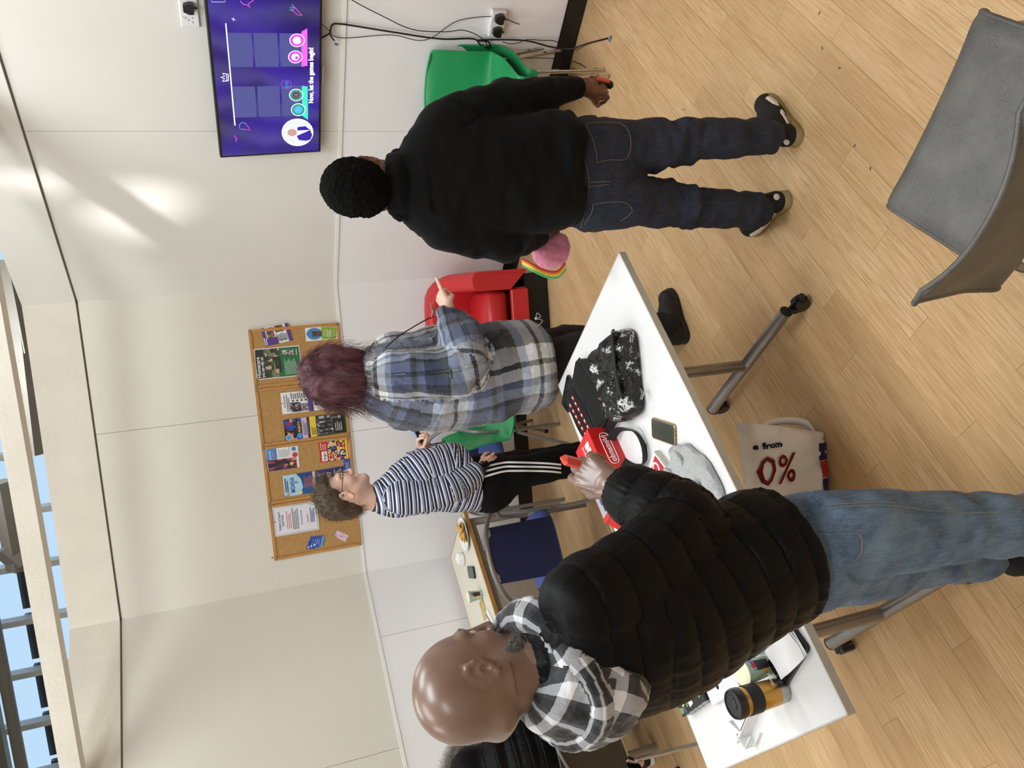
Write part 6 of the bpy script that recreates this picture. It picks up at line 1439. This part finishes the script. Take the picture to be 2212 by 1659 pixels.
# toggles, pocket slit, lanyard
tg = at(1158, 688, 3.28); g = G(); g.sphere(tg, .007, 6); g.tube(smooth_path([tg, at(1172, 694, 3.28), at(1150, 712, 3.26)], 4), .0018, 5); g.tube(smooth_path([tg, at(1168, 684, 3.28), at(1160, 676, 3.28), tg], 4), .0015, 5); g.build('drawcord_toggle', M_white, p, world=True)
stitch('pocket_slit', [(1088, 718), (1070, 728), (1048, 748)], p, pj, M_rubber, .0022, .004)
ly = [at(832, 752, 3.22), at(862, 726, 3.24), at(895, 705, 3.3), at(922, 690, 3.36), at(936, 684, 3.38)]
g = G(); g.tube(smooth_path(ly, 5), .005, 6, flat=.5); g.build('lanyard', M_nylon, p, world=True)
g = G(); 
for k in range(4): e = at(932+3*k, 686-4*k, 3.36); g.tube([e, e+V3(.03+.004*k, -.01, .012*k-.01)], .0025, 5)
g.build('keys', M_steelgrey, p, world=True)
# corduroy trousers and shoe
M_cord = bpy.data.materials.new('black_corduroy'); M_cord.use_nodes = True; n = N(M_cord); S_, T_, G_ = csnode(n); wv = n.math('SINE', n.math('MULTIPLY', T_, 900)); n.l(n.mix(n.math('MULTIPLY', n.math('ADD', wv, 1), .5), sr((9, 9, 12)), sr((30, 30, 36))), n.b.inputs['Base Color']); n.b.inputs['Roughness'].default_value = .9; n.bump(wv, .5, .002)
sd = SDF(); sd.chain([V3(.085, 3.42, .95), V3(.085, 3.42, .80)], [.12, .13], r2, [1.2, 1.25], b=.04)
for g_, (a, b_, c_) in enumerate((('hipR', 'knR', 'anR'), ('hipL', 'knL', 'anL'))):
    e_ = K[c_]+V3(0, 0, -.02); sd.chain([K[a], K[b_], e_], [.105, .098, .092], b=.03, grp=g_+1, ref=V3(0, 1, 0), clip=[(e_, V3(0, 0, -1))], sm=2)
ft_ = folds(.006, 12, 1.6, 34)
skin_mesh('corduroy_trousers', sd, .009, M_cord, p, disp=ft_, tscale=.1)
for hx, tx_ in (((1484, 738), (1445, 625)), ((1440, 790), (1400, 700))):
    h0 = atz(*hx, 0); d = atz(*tx_, 0)-h0; mkshoe(p, h0, d, .29, M_rubber, mat('black_sole', (26, 26, 27), .6), name='shoe', s=1.15)
# wavy dark red hair
M_redhair = bpy.data.materials.new('dark_red_hair'); M_redhair.use_nodes = True; n = N(M_redhair); o_ = n.new('TexCoord').outputs['Object']; c = n.ramp(n.noise(n.mapping(o_, (1, 1, .35)), 26, 4, .65), [(.34, sr((52, 26, 32))), (.52, sr((92, 40, 52))), (.66, sr((88, 66, 66))), (.8, sr((120, 74, 76)))]); n.l(c, n.b.inputs['Base Color']); n.b.inputs['Roughness'].default_value = .5; n.bump(n.noise(n.mapping(o_, (1, 1, .15)), 300, 3), .9, .003)
sd = SDF(); sd.ell(L2(0, -.02, .046), (.098, .115, .098), A2, .03); sd.ell(L2(0, -.07, -.02), (.098, .085, .10), A2, .05); sd.ell(L2(.0, -.085, -.085), (.108, .085, .08), A2, .05)
sd.ell(L2(.075, .03, -.06), (.035, .055, .10), A2, .03); sd.ell(L2(-.075, .03, -.06), (.035, .055, .10), A2, .03); sd.cone(L2(-.01, -.10, .05), L2(-.03, -.15, .0), .035, .03, b=.03)
for q in sd.p: q['clip'] = [(L2(0, .062, 0), A2[1]*.95-A2[2]*.3)]
skin_mesh('hair', sd, .0055, M_redhair, p, disp=lambda V, S, T, Gp: .008*fbm(np.stack([V[:, 0]*34, V[:, 1]*34, V[:, 2]*14], 1), 1, 4, 3)+.016*fbm(V, 13, 7, 2))
rs_ = np.random.RandomState(3); R0, N0 = on_surface(sd, .007, 2600, rs_)
strands('hair_strands', R0-N0*.006, N0, lambda P, t: np.stack([-.25+.3*(P[:, 0]-hc[0])*6, (P[:, 1]-hc[1])*3, -.9*np.ones(len(P))], 1), .11, M_redhair, p, n=9, r=.0007, curl=.75, grav=.25, seed=3)
# ------------------------------------------------------------------ person in striped top
f3 = _n(V3(.985, .17, 0)); r3, _, _ = frame(f3)
S3 = dict(neck=at(812, 1078, 4.02), shR=at(866, 1078, 3.86), elR=at(985, 1052, 3.82), wrR=at(1035, 1016, 3.86), shL=at(858, 1045, 4.17), elL=at(950, 1012, 4.20), wrL=at(920, 975, 4.06), hipR=at(1045, 1042, 3.93), hipL=at(1045, 1025, 4.07), knR=at(1175, 1008, 3.92), knL=at(1180, 1000, 4.08), anR=at(1330, 985, 3.95), anL=at(1325, 975, 4.1))
p = thing('person', 'person in navy and white striped top and black track trousers with glasses', 'person', (-.49, 4.0, 0))
hc = at(742, 1068, 4.0); hs = 1.03; fd = _n(V3(.985, .12, -.16)); sd = SDF(); L3, A3 = head(sd, hc, fd, s=hs, neck=S3['neck']+V3(0, 0, -.06), nr=.060); hv = sd.mesh(.0035)
sd2 = SDF(); wr = at(1040, 1012, 3.87); hd_ = _n(at(1075, 992, 3.9)-wr); hand(sd2, wr, hd_, V3(0, .9, -.2), V3(.8, -.2, .2), curl=(.35, .4, .45, .5), tc=.2); sd2.cone(S3['wrR'], wr, .029, .027, b=.02); hv2 = sd2.mesh(.003)
sd4 = SDF(); wl = at(921, 972, 4.05); hand(sd4, wl, _n(at(903, 945, 4.02)-wl), V3(.2, -.6, -.5), V3(0, -.5, .8), curl=(.6, .75, .85, .9), tc=.6); sd4.cone(S3['wrL'], wl, .029, .027, b=.02); hv4 = sd4.mesh(.003)
sd3 = SDF(); sd3.chain([S3['neck'], V3(-.5, 4.02, 1.3), V3(-.47, 4.02, 1.05), V3(-.48, 4.02, .9)], [.06, .10, .11, .11], r3, [1, 1.3, 1.3, 1.3])
for a, b, c_ in (('shR', 'elR', 'wrR'), ('shL', 'elL', 'wrL')): sd3.chain([S3[a], S3[b], S3[c_]], [.045, .038, .028])
for a, b, c_ in (('hipR', 'knR', 'anR'), ('hipL', 'knL', 'anL')): sd3.chain([S3[a], S3[b], S3[c_]], [.08, .055, .04])
skin_mesh('body', sd3, .009, M_fair, p, extra=[hv, hv2, hv4])
for k in (-1, 1): g = G(); g.sphere(L3(k*.031, .082, .008), .0118*hs, 8); g.build('eye', M_eye, p, world=True)
gl = thing; g = G()
for k in (-1, 1): g.tube([L3(k*.034+.025*math.cos(a), .113-.006*abs(math.cos(a)), .006+.018*math.sin(a)) for a in [2*PI*i/20 for i in range(20)]], .0018, 6, closed=True); g.tube(smooth_path([L3(k*.058, .108, .012), L3(k*.074, .085, .014), L3(k*.084, .01, .016), L3(k*.084, -.012, .006)], 4), .002, 6)
g.tube([L3(-.01, .117, .008), L3(.01, .117, .008)], .0016, 6); g.build('glasses', M_black, p, world=True)
# short brown hair, longer on top
M_brown = bpy.data.materials.new('brown_hair'); M_brown.use_nodes = True; n = N(M_brown); o_ = n.new('TexCoord').outputs['Object']; n.l(n.ramp(n.noise(n.mapping(o_, (1, 1, .3)), 60, 4, .6), [(.3, sr((50, 38, 30))), (.6, sr((88, 70, 54))), (.8, sr((116, 96, 76)))]), n.b.inputs['Base Color']); n.b.inputs['Roughness'].default_value = .55; n.bump(n.noise(n.mapping(o_, (1, 1, .2)), 420, 3), .8, .002)
sd = SDF(); sd.ell(L3(0, -.012, .052), (.088, .112, .092), A3, .03); sd.ell(L3(0, .03, .10), (.062, .07, .034), A3, .03); sd.ell(L3(0, -.06, -.01), (.073, .062, .075), A3, .04); sd.cone(L3(-.03, -.075, -.06), L3(.03, -.075, -.06), .022, .022, b=.03)
for q in sd.p: q['clip'] = [(L3(0, .078, .055), A3[1]*.75-A3[2]*.62), (L3(0, .0, -.004), A3[1]*.85-A3[2]*.30) if q is sd.p[0] else (L3(0, .2, 0), A3[1])]
hairS = skin_mesh('hair', sd, .0045, M_brown, p, disp=lambda V, S, T, Gp: .004*fbm(np.stack([V[:, 0]*60, V[:, 1]*60, V[:, 2]*25], 1), 1, 4, 2)+.004*fbm(V, 22, 7, 2))
R0, N0 = on_surface(sd, .006, 1500, np.random.RandomState(5))
strands('hair_strands', R0-N0*.004, N0, lambda P, t: np.stack([.25-.0*P[:, 0], .1+0*P[:, 1], .1-1.2*np.clip((hc[2]+.08-P[:, 2])*8, 0, 1)], 1), .045, M_brown, p, n=6, r=.0006, curl=.45, grav=.3, seed=5)
# striped top
M_stripe = bpy.data.materials.new('navy_white_stripes'); M_stripe.use_nodes = True; n = N(M_stripe); S_, T_, G_ = csnode(n)
NVs, WHs, BGs = sr((26, 32, 62)), sr((226, 228, 234)), sr((120, 138, 176))
n.l(n.ramp(n.math('FRACT', n.math('DIVIDE', n.math('ADD', S_, 5), .040)), [(0, NVs), (.28, WHs), (.46, BGs), (.64, WHs), (.66, NVs), (.86, WHs)], 'CONSTANT'), n.b.inputs['Base Color']); n.b.inputs['Roughness'].default_value = .85; n.bump(n.noise(n.new('TexCoord').outputs['Object'], 600, 2), .25, .0006)
M_navyrib = mat('navy_rib', (28, 34, 62), .85, bump=.3, bscale=300)
sd = SDF(); hemc = at(1012, 1040, 4.0); cl = [(hemc, _n(V3(.22, 0, -1)))]; ncl = [(S3['neck']+V3(0, 0, .012), _n(V3(.25, 0, 1)))]
sd.chain([S3['neck']+V3(.0, 0, -.03), at(862, 1066, 4.02), at(905, 1042, 4.02), at(955, 1030, 4.02), at(990, 1034, 4.01), at(1030, 1040, 4.0)], [.066, .115, .138, .158, .160, .145], r3, [1.05, 1.35, 1.25, 1.12, 1.12, 1.15], b=.05, grp=0, ref=f3, clip=cl, sm=2)
for q in sd.p[:2]: q['clip'] = cl+ncl
for s_ in ('shR', 'shL'): sd.cone(S3['neck']+V3(0, 0, -.075), S3[s_], .055, .066, b=.05, grp=0, ref=f3)
for g_, a, b_, c_ in ((1, 'shR', 'elR', 'wrR'), (2, 'shL', 'elL', 'wrL')):
    dd = _n(S3[c_]-S3[b_]); sd.chain([S3[a], (S3[a]+S3[b_])/2+V3(-.012, 0, 0), S3[b_], S3[c_]], [.072, .068, .060, .044], b=.03, grp=g_, ref=V3(0, 1, 0), clip=[(S3[c_]-dd*.015, dd)], sm=3)
fs_ = folds(.008, 16, 1.2, 44, .3); skin_mesh('striped_top', sd, .0075, M_stripe, p, disp=fs_)
for g_, a, b_ in ((1, 'elR', 'wrR'), (2, 'elL', 'wrL')):
    dd = _n(S3[b_]-S3[a]); sd = SDF(); sd.cone(S3[b_]-dd*.04, S3[b_]+dd*.012, .047, .043, clip=[(S3[b_]+dd*.014, dd), (S3[b_]-dd*.025, -dd)]); skin_mesh('cuff', sd, .005, M_navyrib, p)
nk = S3['neck']+V3(.012, 0, .006); g = G(); g.tube([nk+r3*.068*math.cos(a)+f3*.068*math.sin(a)+V3(0, 0, -.016*math.sin(a)) for a in [2*PI*i/30 for i in range(30)]], .007, 8, closed=True); g.build('neckline', M_navyrib, p, world=True)
# smart watch
wc_ = S3['wrR']+_n(S3['wrR']-S3['elR'])*.034; wd_ = _n(S3['wrR']-S3['elR']); Rw = np.array([np.cross(wd_, V3(0, -1, 0)), wd_, _n(V3(0, -1, .3))]).T
g = G(); q1 = _n(np.cross(wd_, UP)); q2 = np.cross(q1, wd_); g.tube([wc_+.031*(q1*math.cos(a)+q2*math.sin(a)) for a in [2*PI*i/24 for i in range(24)]], .0085, 6, closed=True, flat=.3, ref=wd_*0+_n(q1+q2)); g.tube([wc_-wd_*.009, wc_+wd_*.009], .0325, 24); g.build('watch_strap', M_rubber, p, world=True)
fw_ = _n(V3(.1, -.85, .5)); fw_ = _n(fw_-wd_*(fw_ @ wd_)); R_ = np.array([np.cross(wd_, fw_), wd_, fw_]).T; g = G(); g.box(wc_+fw_*.035, (.034, .038, .010), R=R_, bev=.004); wf = g.build('watch_face', M_blackgloss, p, world=True)
# track trousers with three white stripes
M_track = mat('black_track_cloth', (7, 7, 8), .9, bump=.2, bscale=400, spec=.2)
sd = SDF(); wst = at(1010, 1045, 4.0); sd.chain([wst, at(1050, 1040, 4.0), at(1085, 1032, 4.0)], [.13, .145, .12], r3, [1.15, 1.15, 1.2], b=.05, grp=0, ref=f3); sd.ell(at(1060, 1062, 4.0), (.10, .11, .11), None, .05)
for g_, (a, b_, c_) in enumerate((('hipR', 'knR', 'anR'), ('hipL', 'knL', 'anL'))):
    e_ = S3[c_]; sd.chain([S3[a]+V3(0, 0, -.03), S3[b_], (S3[b_]+e_)/2, e_], [.105, .085, .082, .080], b=.03, grp=g_+1, ref=V3(0, -1, 0), clip=[(e_, V3(0, 0, -1))], sm=2)
tk = skin_mesh('track_trousers', sd, .008, M_track, p, disp=folds(.006, 14, 1.3, 54, .3))
M_stripew = mat('white_tape', (228, 228, 228), .6)
for k, (a, b_, c_, d_, e_) in enumerate((((1033, 1012), (1085, 1000), (1120, 999), (1180, 1001), (1212, 1004)), ((1034, 1022), (1085, 1009), (1120, 1008), (1180, 1009), (1212, 1012)), ((1036, 1033), (1085, 1019), (1120, 1017), (1180, 1018), (1212, 1021)))):
    pts = drape(tk, smooth_path([np.array(q, float) for q in (a, b_, c_, d_, e_)], 6), .004); g = G(); g.tube(pts, .0058, 6, flat=.4, ref=V3(0, -1, .1)); g.build('side_stripe', M_stripew, p, world=True)
for q in ('anR', 'anL'): b_ = S3[q]; mkshoe(p, V3(b_[0]-.07, b_[1], 0), f3, .28, M_rubber, M_white, name='shoe')
cn = at(902, 938, 4.0); t = thing('game_controller', 'small blue controller held up by the striped top person', 'controller', tuple(cn)); Rc = rot3((0, 0, 1), .2) @ rot3((0, 1, 0), -.3)
g = G(); g.box(cn, (.095, .024, .030), bev=.009, R=Rc); g.build('shell', M_black, t, world=True); g = G(); g.box(cn+V3(.0, -.004, .014), (.088, .022, .007), bev=.003, R=Rc); g.build('blue_rail', mat('controller_blue', (120, 176, 220), .4), t, world=True)
g = G(); g.tube(smooth_path([cn+V3(-.04, -.01, -.01), at(920, 965, 3.98), at(928, 958, 3.97), at(938, 962, 3.97), at(962, 952, 3.96), at(950, 968, 3.97), at(925, 968, 3.98)], 5), .002, 5); g.sphere(at(929, 968, 3.98), .009, 6); g.build('wrist_strap', M_black, t, world=True)
# ------------------------------------------------------------------ bald person in black quilted jacket
f4 = _n(V3(.74, .67, 0)); r4, _, _ = frame(f4)
B = dict(neck=at(1150, 1432, 1.42), shR=at(1262, 1300, 1.35), elR=at(1478, 1132, 1.43), wrR=at(1352, 1062, 1.60), shL=at(1290, 1470, 1.60), elL=at(1440, 1395, 1.72), wrL=at(1490, 1340, 1.80),
         hipR=at(1800, 1158, 1.40), knR=at(2050, 1138, 1.38), anR=at(2400, 1130, 1.32), hipL=at(1800, 1222, 1.50), knL=at(1980, 1203, 1.55), anL=at(2112, 1204, 1.60))
p = thing('person', 'bald person in black quilted jacket and blue jeans leaning over the white table', 'person', (-.5, 1.45, 0))
hc = at(1022, 1470, 1.43); hs = .915; fd = _n(V3(.76, .58, -.30)); sd = SDF(); L4, A4 = head(sd, hc, fd, s=hs, neck=B['neck']+V3(0, 0, -.02), nr=.066); sd.cone(L4(-.03, -.085, -.06), L4(.03, -.085, -.06), .022, .022, b=.03); sd.ell(L4(0, -.05, .02), np.array([.076, .070, .080])*hs, A4, .03); hv = sd.mesh(.0028)
sd2 = SDF(); wr = at(1326, 1050, 1.63); hd_ = _n(at(1240, 1004, 1.71)-wr); hand(sd2, wr, hd_, V3(-.15, .65, -.75), V3(-.9, -.45, .2), curl=(.55, .70, .85, .95), tc=.45, s=1.12); sd2.cone(B['wrR'], wr, .032, .030, b=.02); hv2 = sd2.mesh(.0024)
sd3 = SDF(); sd3.chain([B['neck'], at(1350, 1370, 1.44), at(1600, 1250, 1.45), at(1760, 1190, 1.45)], [.06, .09, .09, .09], r4, [1, 1.2, 1.1, 1.1])
for a, b, c_ in (('shR', 'elR', 'wrR'), ('shL', 'elL', 'wrL')): sd3.chain([B[a], B[b], B[c_]], [.045, .04, .028])
for a, b, c_ in (('hipR', 'knR', 'anR'), ('hipL', 'knL', 'anL')): sd3.chain([B[a], B[b], B[c_]], [.08, .055, .04])
hand(sd3, B['wrL'], V3(.6, .6, -.3), V3(0, 0, -1), V3(1, -.5, 0), curl=(.4, .5, .6, .6))
skin_mesh('body', sd3, .009, M_baldskin, p, extra=[hv, hv2])
for k in (-1, 1): g = G(); g.sphere(L4(k*.031, .082, .008), .0118*hs, 8); g.build('eye', M_eye, p, world=True)
for k in (-1, 1):
    g = G(); g.tube(smooth_path([L4(k*.052, .074, .030), L4(k*.036, .090, .038), L4(k*.018, .096, .032)], 4), .0035, 6, flat=.6); g.build('eyebrow', mat('grey_brow_hair', (70, 66, 64), .9, bump=.8, bscale=300), p, world=True)
M_beard = mat('grey_black_beard', (84, 80, 77), .95, var=.6, vscale=160, bump=1, bscale=300, bdist=.003)
sd = SDF(); sd.chain([L4(-.066, .030, -.055), L4(-.050, .055, -.085), L4(0, .092, -.106), L4(.050, .055, -.085), L4(.066, .030, -.055)], [.010, .021, .025, .021, .010]); sd.chain([L4(-.03, .092, -.05), L4(0, .104, -.048), L4(.03, .092, -.05)], [.008, .007, .008])
skin_mesh('beard', sd, .0035, M_beard, p, disp=lambda V, S, T, Gp: .0025*fbm(V, 130, 5, 2))
R0, N0 = on_surface(sd, .0045, 900, np.random.RandomState(6)); strands('beard_strands', R0-N0*.002, N0, lambda P, t: np.stack([.3*np.ones(len(P)), .3*np.ones(len(P)), -.5*np.ones(len(P))], 1), .016, mat('grey_beard_hair', (112, 108, 104), .8), p, n=5, r=.0004, curl=.9, grav=.1, seed=8)
# quilted jacket
hemc = at(1662, 1225, 1.45); tl = _n(at(1742, 1205, 1.45)-at(1450, 1325, 1.44)); cl = [(hemc, tl)]
tors = [B['neck']+V3(-.01, 0, -.045), at(1265, 1405, 1.45), at(1375, 1362, 1.46), at(1480, 1300, 1.46), at(1600, 1230, 1.46), at(1700, 1188, 1.45), at(1770, 1168, 1.45)]
sd = SDF(); sd.chain(tors, [.070, .112, .138, .142, .137, .132, .128], r4, [1.2, 1.45, 1.30, 1.12, 1.05, 1.04, 1.06], b=.05, grp=0, ref=V3(0, 1, 0), clip=cl, sm=3)
for s_ in ('shR', 'shL'): sd.cone(B['neck']+V3(0, 0, -.09), B[s_], .066, .074, b=.05, grp=0, ref=V3(0, 1, 0))
for g_, a, b_, c_ in ((1, 'shR', 'elR', 'wrR'), (2, 'shL', 'elL', 'wrL')):
    dd = _n(B[c_]-B[b_]); sd.chain([B[a], (B[a]+B[b_])/2+V3(-.01, -.01, .0), B[b_], (B[b_]+B[c_])/2, B[c_]+dd*.012], [.075, .075, .073, .067, .054], b=.03, grp=g_, ref=V3(0, 1, 0), clip=[(B[c_]+dd*.016, dd)], sm=3)
sd.chain([at(1520, 1410, 1.60), at(1462, 1468, 1.62)], [.045, .030], b=.03, grp=4)
pj = skin_mesh('quilted_jacket', sd, .0058, M_shell, p, disp=puffer(.066, .0085, 4, .01, .0022, .074), it=1)
g = G(); pass
g = G(); 
# plaid fleece hood lying on the shoulders
BK, GY, WT = sr((12, 13, 16)), sr((62, 64, 70)), sr((232, 234, 240))
M_hoodplaid = plaid_mat('grey_black_plaid_fleece', (.092, .088), [(0, BK), (.25, GY), (.45, WT), (.70, GY), (.85, BK)], [(0, BK), (.25, GY), (.45, WT), (.72, GY), (.86, BK)], rough=.9, bs=300, bst=.7, bd=.002, twill=True, jit_=.004)
sd = SDF(); nk = B['neck']+V3(0, 0, -.020); axn = _n(B['neck']-at(1265, 1405, 1.45)); fN = _n(f4-axn*(f4 @ axn)); rN = np.cross(fN, axn)
ringp = [nk+rN*.096*math.cos(2*PI*i/20)+fN*.090*math.sin(2*PI*i/20)+axn*(.004+.018*math.sin(2*PI*i/20)) for i in range(20)]
acc = 0
for i in range(20):
    a, b_ = ringp[i], ringp[(i+1) % 20]; sd.cone(a, b_, .030, .030, b=.02, grp=5, s0=acc, ref=axn); acc += np.linalg.norm(b_-a)
for k, (a0, z0_, a1, z1_, ra_, rb_, kk) in enumerate(((.075, .005, .120, -.085, .050, .058, 1.9), (.112, -.06, .130, -.098, .050, .036, 1.65))):
    sd.cone(nk-fN*a0+axn*z0_, nk-fN*a1+axn*z1_, ra_, rb_, rN, kk, b=.03, grp=6, s0=.09*k, ref=-fN)
for k in (-1, 1): sd.cone(nk+rN*k*.09-fN*.03-axn*.01, nk+rN*k*.075-fN*.115-axn*.10, .040, .036, b=.035, grp=7+k, ref=-fN)
# the folded edge of the hood, a fat roll across the back
prev = None; acc = 0
for i in range(13):
    a = PI*i/12; q = nk+rN*.105*math.cos(a)-fN*(.070+.085*math.sin(a))+axn*(-.005-.035*math.sin(a))
    if prev is not None: sd.cone(prev, q, .020, .020, b=.010, grp=9, s0=acc, ref=axn); acc += np.linalg.norm(q-prev)
    prev = q
skin_mesh('plaid_hood', sd, .0042, M_hoodplaid, p, disp=lambda V, S, T, Gp: .007*fbm(V, 15, 61, 2)+.0012*fbm(V, 110, 62, 2), tscale=.075)
# jeans
sd = SDF(); sd.chain([at(1640, 1225, 1.46), at(1740, 1195, 1.46), at(1840, 1180, 1.46)], [.118, .120, .10], r4, [1.06, 1.12, 1.2], b=.05, grp=0, ref=f4)
for g_, (a, b_, c_) in enumerate((('hipR', 'knR', 'anR'), ('hipL', 'knL', 'anL'))):
    e_ = B[c_]+V3(0, 0, -.03); sd.chain([B[a], (B[a]+B[b_])/2, B[b_], (B[b_]+e_)/2, e_], [.096, .090-.006*g_, .078-.008*g_, .072-.008*g_, .068-.006*g_], b=.03, grp=g_+1, ref=V3(0, 1, 0), clip=[(e_, V3(0, 0, -1))], sm=2)
fjb = lambda V, S, T, Gp: .008*fbm(np.stack([S*9+T*.9, np.cos(T)*1.2, np.sin(T)*1.2+Gp*4], 1), 1, 71, 3)+.004*fbm(V, 10, 72, 2); jb = skin_mesh('jeans', sd, .0075, M_jean, p, disp=fjb)
M_blthread = mat('blue_grey_stitching', (128, 132, 136), .7)
for nm, pts in (('pocket_stitching', [(1757, 1154), (1800, 1153), (1852, 1153), (1862, 1168), (1860, 1196), (1845, 1212)]), ('side_seam', [(1790, 1099), (1850, 1092), (1930, 1092), (2010, 1103), (2110, 1107), (2205, 1105)]), ('side_seam', [(1786, 1092), (1850, 1086), (1930, 1086)])):
    stitch(nm, pts, p, jb, M_blthread, .0012, .004)
h0 = V3(B['anL'][0]-.05, B['anL'][1]-.045, 0)
so_, Lc = mkshoe(p, h0, f4*.6+V3(-.1, .5, 0), .30, M_black_suede, M_white, name='trainer', s=1.1, sole_h=.036)
text('NIKE', .024, M_wht, p, Lc(-.028, -.004, .095), Lc(1, 0, 0)-Lc(0, 0, 0), UP, width=.05)
g = G(); g.sphere(Lc(-.046, .08, .06), .02, 8, (.4, 1.6, .7)); g.build('white_flash', M_offw, p, world=True)
mkshoe(p, V3(B['anR'][0]-.02, B['anR'][1]-.05, 0), V3(.25, .97, 0), .30, M_black_suede, M_white, name='trainer', s=1.1, sole_h=.036)
cn = at(1238, 1002, 1.705)+V3(0, .0, -.012); t = thing('game_controller', 'bright coral red controller in the outstretched hand over the table', 'controller', tuple(cn)); ax_ = _n(at(1262, 1008, 1.71)-at(1214, 996, 1.70)); oth = _n(np.cross(ax_, UP)); Rc = np.array([ax_, oth, np.cross(ax_, oth)]).T
g = G(); g.box(cn-ax_*.012, (.070, .034, .022), bev=.009, R=Rc); g.build('shell', mat('coral_controller', (240, 84, 66), .35), t, world=True)
g = G(); g.box(cn-ax_*.032+UP*.011, (.006, .014, .004), bev=.001, R=Rc); g.build('button_slot', M_black, t, world=True)
# ------------------------------------------------------------------ seated person, hooded black jacket
f5 = _n(V3(-.62, .78, 0)); r5, _, _ = frame(f5); base5 = V3(-1.93, 3.86, 0)
ch5 = poly_chair('office_chair', 'dark stacking chair with chrome legs under the seated hooded person', M_blackshell, (-1.90, 3.80, 0), math.radians(128-90), w=.46, back=.82, curve=.03)
g = G(); g.tube(smooth_path([np.array(q) for q in ((-.2, -.262, .78), (-.1, -.287, .815), (.0, -.295, .82), (.1, -.287, .815), (.2, -.262, .78))], 5), .008, 8); g.build('pale_rim', M_tubegrey, ch5)
p = thing('person', 'seated person in black hooded padded coat with fur trim, cut by the frame edge', 'person', tuple(base5))
sdir = base5+f5*-.02
P5 = lambda a, b, z: base5+r5*a+f5*b+V3(0, 0, z if z < .56 else .56+(z-.56)*.80)
sd3 = SDF(); hcs = P5(0, .06, 1.27); L5, A5 = head(sd3, hcs, _n(f5+V3(0, 0, -.25)), neck=P5(0, .0, 1.13)); sd3.chain([P5(0, 0, 1.12), P5(0, -.02, .95), P5(0, -.03, .6)], [.06, .11, .12], r5, [1, 1.4, 1.3])
for k in (-1, 1):
    sd3.chain([P5(k*.17, .0, 1.05), P5(k*.22, .04, .80), P5(k*.12, .22, .66)], [.045, .038, .028]); sd3.chain([P5(k*.1, .0, .52), P5(k*.12, .42, .52), P5(k*.12, .45, .1)], [.08, .06, .04]); hand(sd3, P5(k*.11, .23, .66), f5, V3(0, 0, -1), -r5*k)
skin_mesh('body', sd3, .008, M_fair, p)
for k in (-1, 1): g = G(); g.sphere(L5(k*.031, .082, .008), .0118, 8); g.build('eye', M_eye, p, world=True)
sd = SDF(); sd.chain([P5(0, 0, 1.13), P5(0, -.02, 1.03), P5(0, -.03, .85), P5(0, -.03, .65), P5(0, -.03, .50)], [.09, .135, .15, .155, .15], r5, [1.2, 1.5, 1.35, 1.3, 1.3], b=.05, ref=f5, sm=2)
for k in (-1, 1): sd.chain([P5(k*.19, -.01, 1.04), P5(k*.25, .04, .82), P5(k*.14, .20, .68)], [.085, .075, .06], b=.04, grp=1 if k > 0 else 2, ref=V3(0, 1, 0), sm=2)
skin_mesh('padded_coat', sd, .008, M_shell, p, disp=puffer(.085, .011, 14, 0, .003))
sd = SDF(); sd.ell(L5(0, -.02, .02), (.118, .128, .128), A5, .03); sd.chain([P5(0, -.05, 1.12), P5(0, -.08, 1.05)], [.11, .08], r5, [1.3, 1.3], b=.05); sd.ell(L5(0, .15, .0), (.1, .12, .12), A5, .02, sub=True)
skin_mesh('hood', sd, .007, M_shell, p, disp=lambda V, S, T, Gp: .006*fbm(V, 12, 81, 2))
M_fur = mat('grey_fur_hair', (150, 144, 136), .9, var=.5, vscale=60)
rs_ = np.random.RandomState(9); R0 = []; N0 = []
for i in range(3000):
    a = rs_.uniform(-.5, PI+.5); dn = A5[0]*math.cos(a)+A5[2]*math.sin(a); R0.append(L5(0, .02+rs_.uniform(-.03, .02), .01)+dn*.118); N0.append(_n(dn+A5[1]*rs_.uniform(-.7, .7)))
strands('fur_trim', np.array(R0), np.array(N0), lambda P, t: (P-L5(0, .03, 0))/np.linalg.norm(P-L5(0, .03, 0), axis=1, keepdims=True), .08, M_fur, p, n=6, r=.0013, curl=.6, grav=.15, seed=12)
sd = SDF(); sd.chain([P5(0, -.03, .56), P5(0, -.0, .52)], [.14, .13], r5, [1.3, 1.3])
for k in (-1, 1): sd.chain([P5(k*.1, .02, .53), P5(k*.12, .42, .52), P5(k*.12, .47, .14)], [.095, .08, .065], b=.03, grp=1)
skin_mesh('dark_trousers', sd, .009, M_track, p, disp=folds(.006, 14, 1.3, 84, .3))
for k in (-1, 1): mkshoe(p, P5(k*.12, .43, 0), f5, .27, M_rubber, M_white, name='shoe')
hs_ = atz(1590, 1545, 0); t = thing('shoe', 'black patterned shoe with a white panel on the floor behind the quilted jacket', 'shoe', tuple(hs_)); so_, Lc = mkshoe(t, hs_, atz(1555, 1585, 0)-hs_, .27, mat('black_gold_pattern', (60, 54, 40), .7, var=.7, vscale=60), M_white, name='upper')
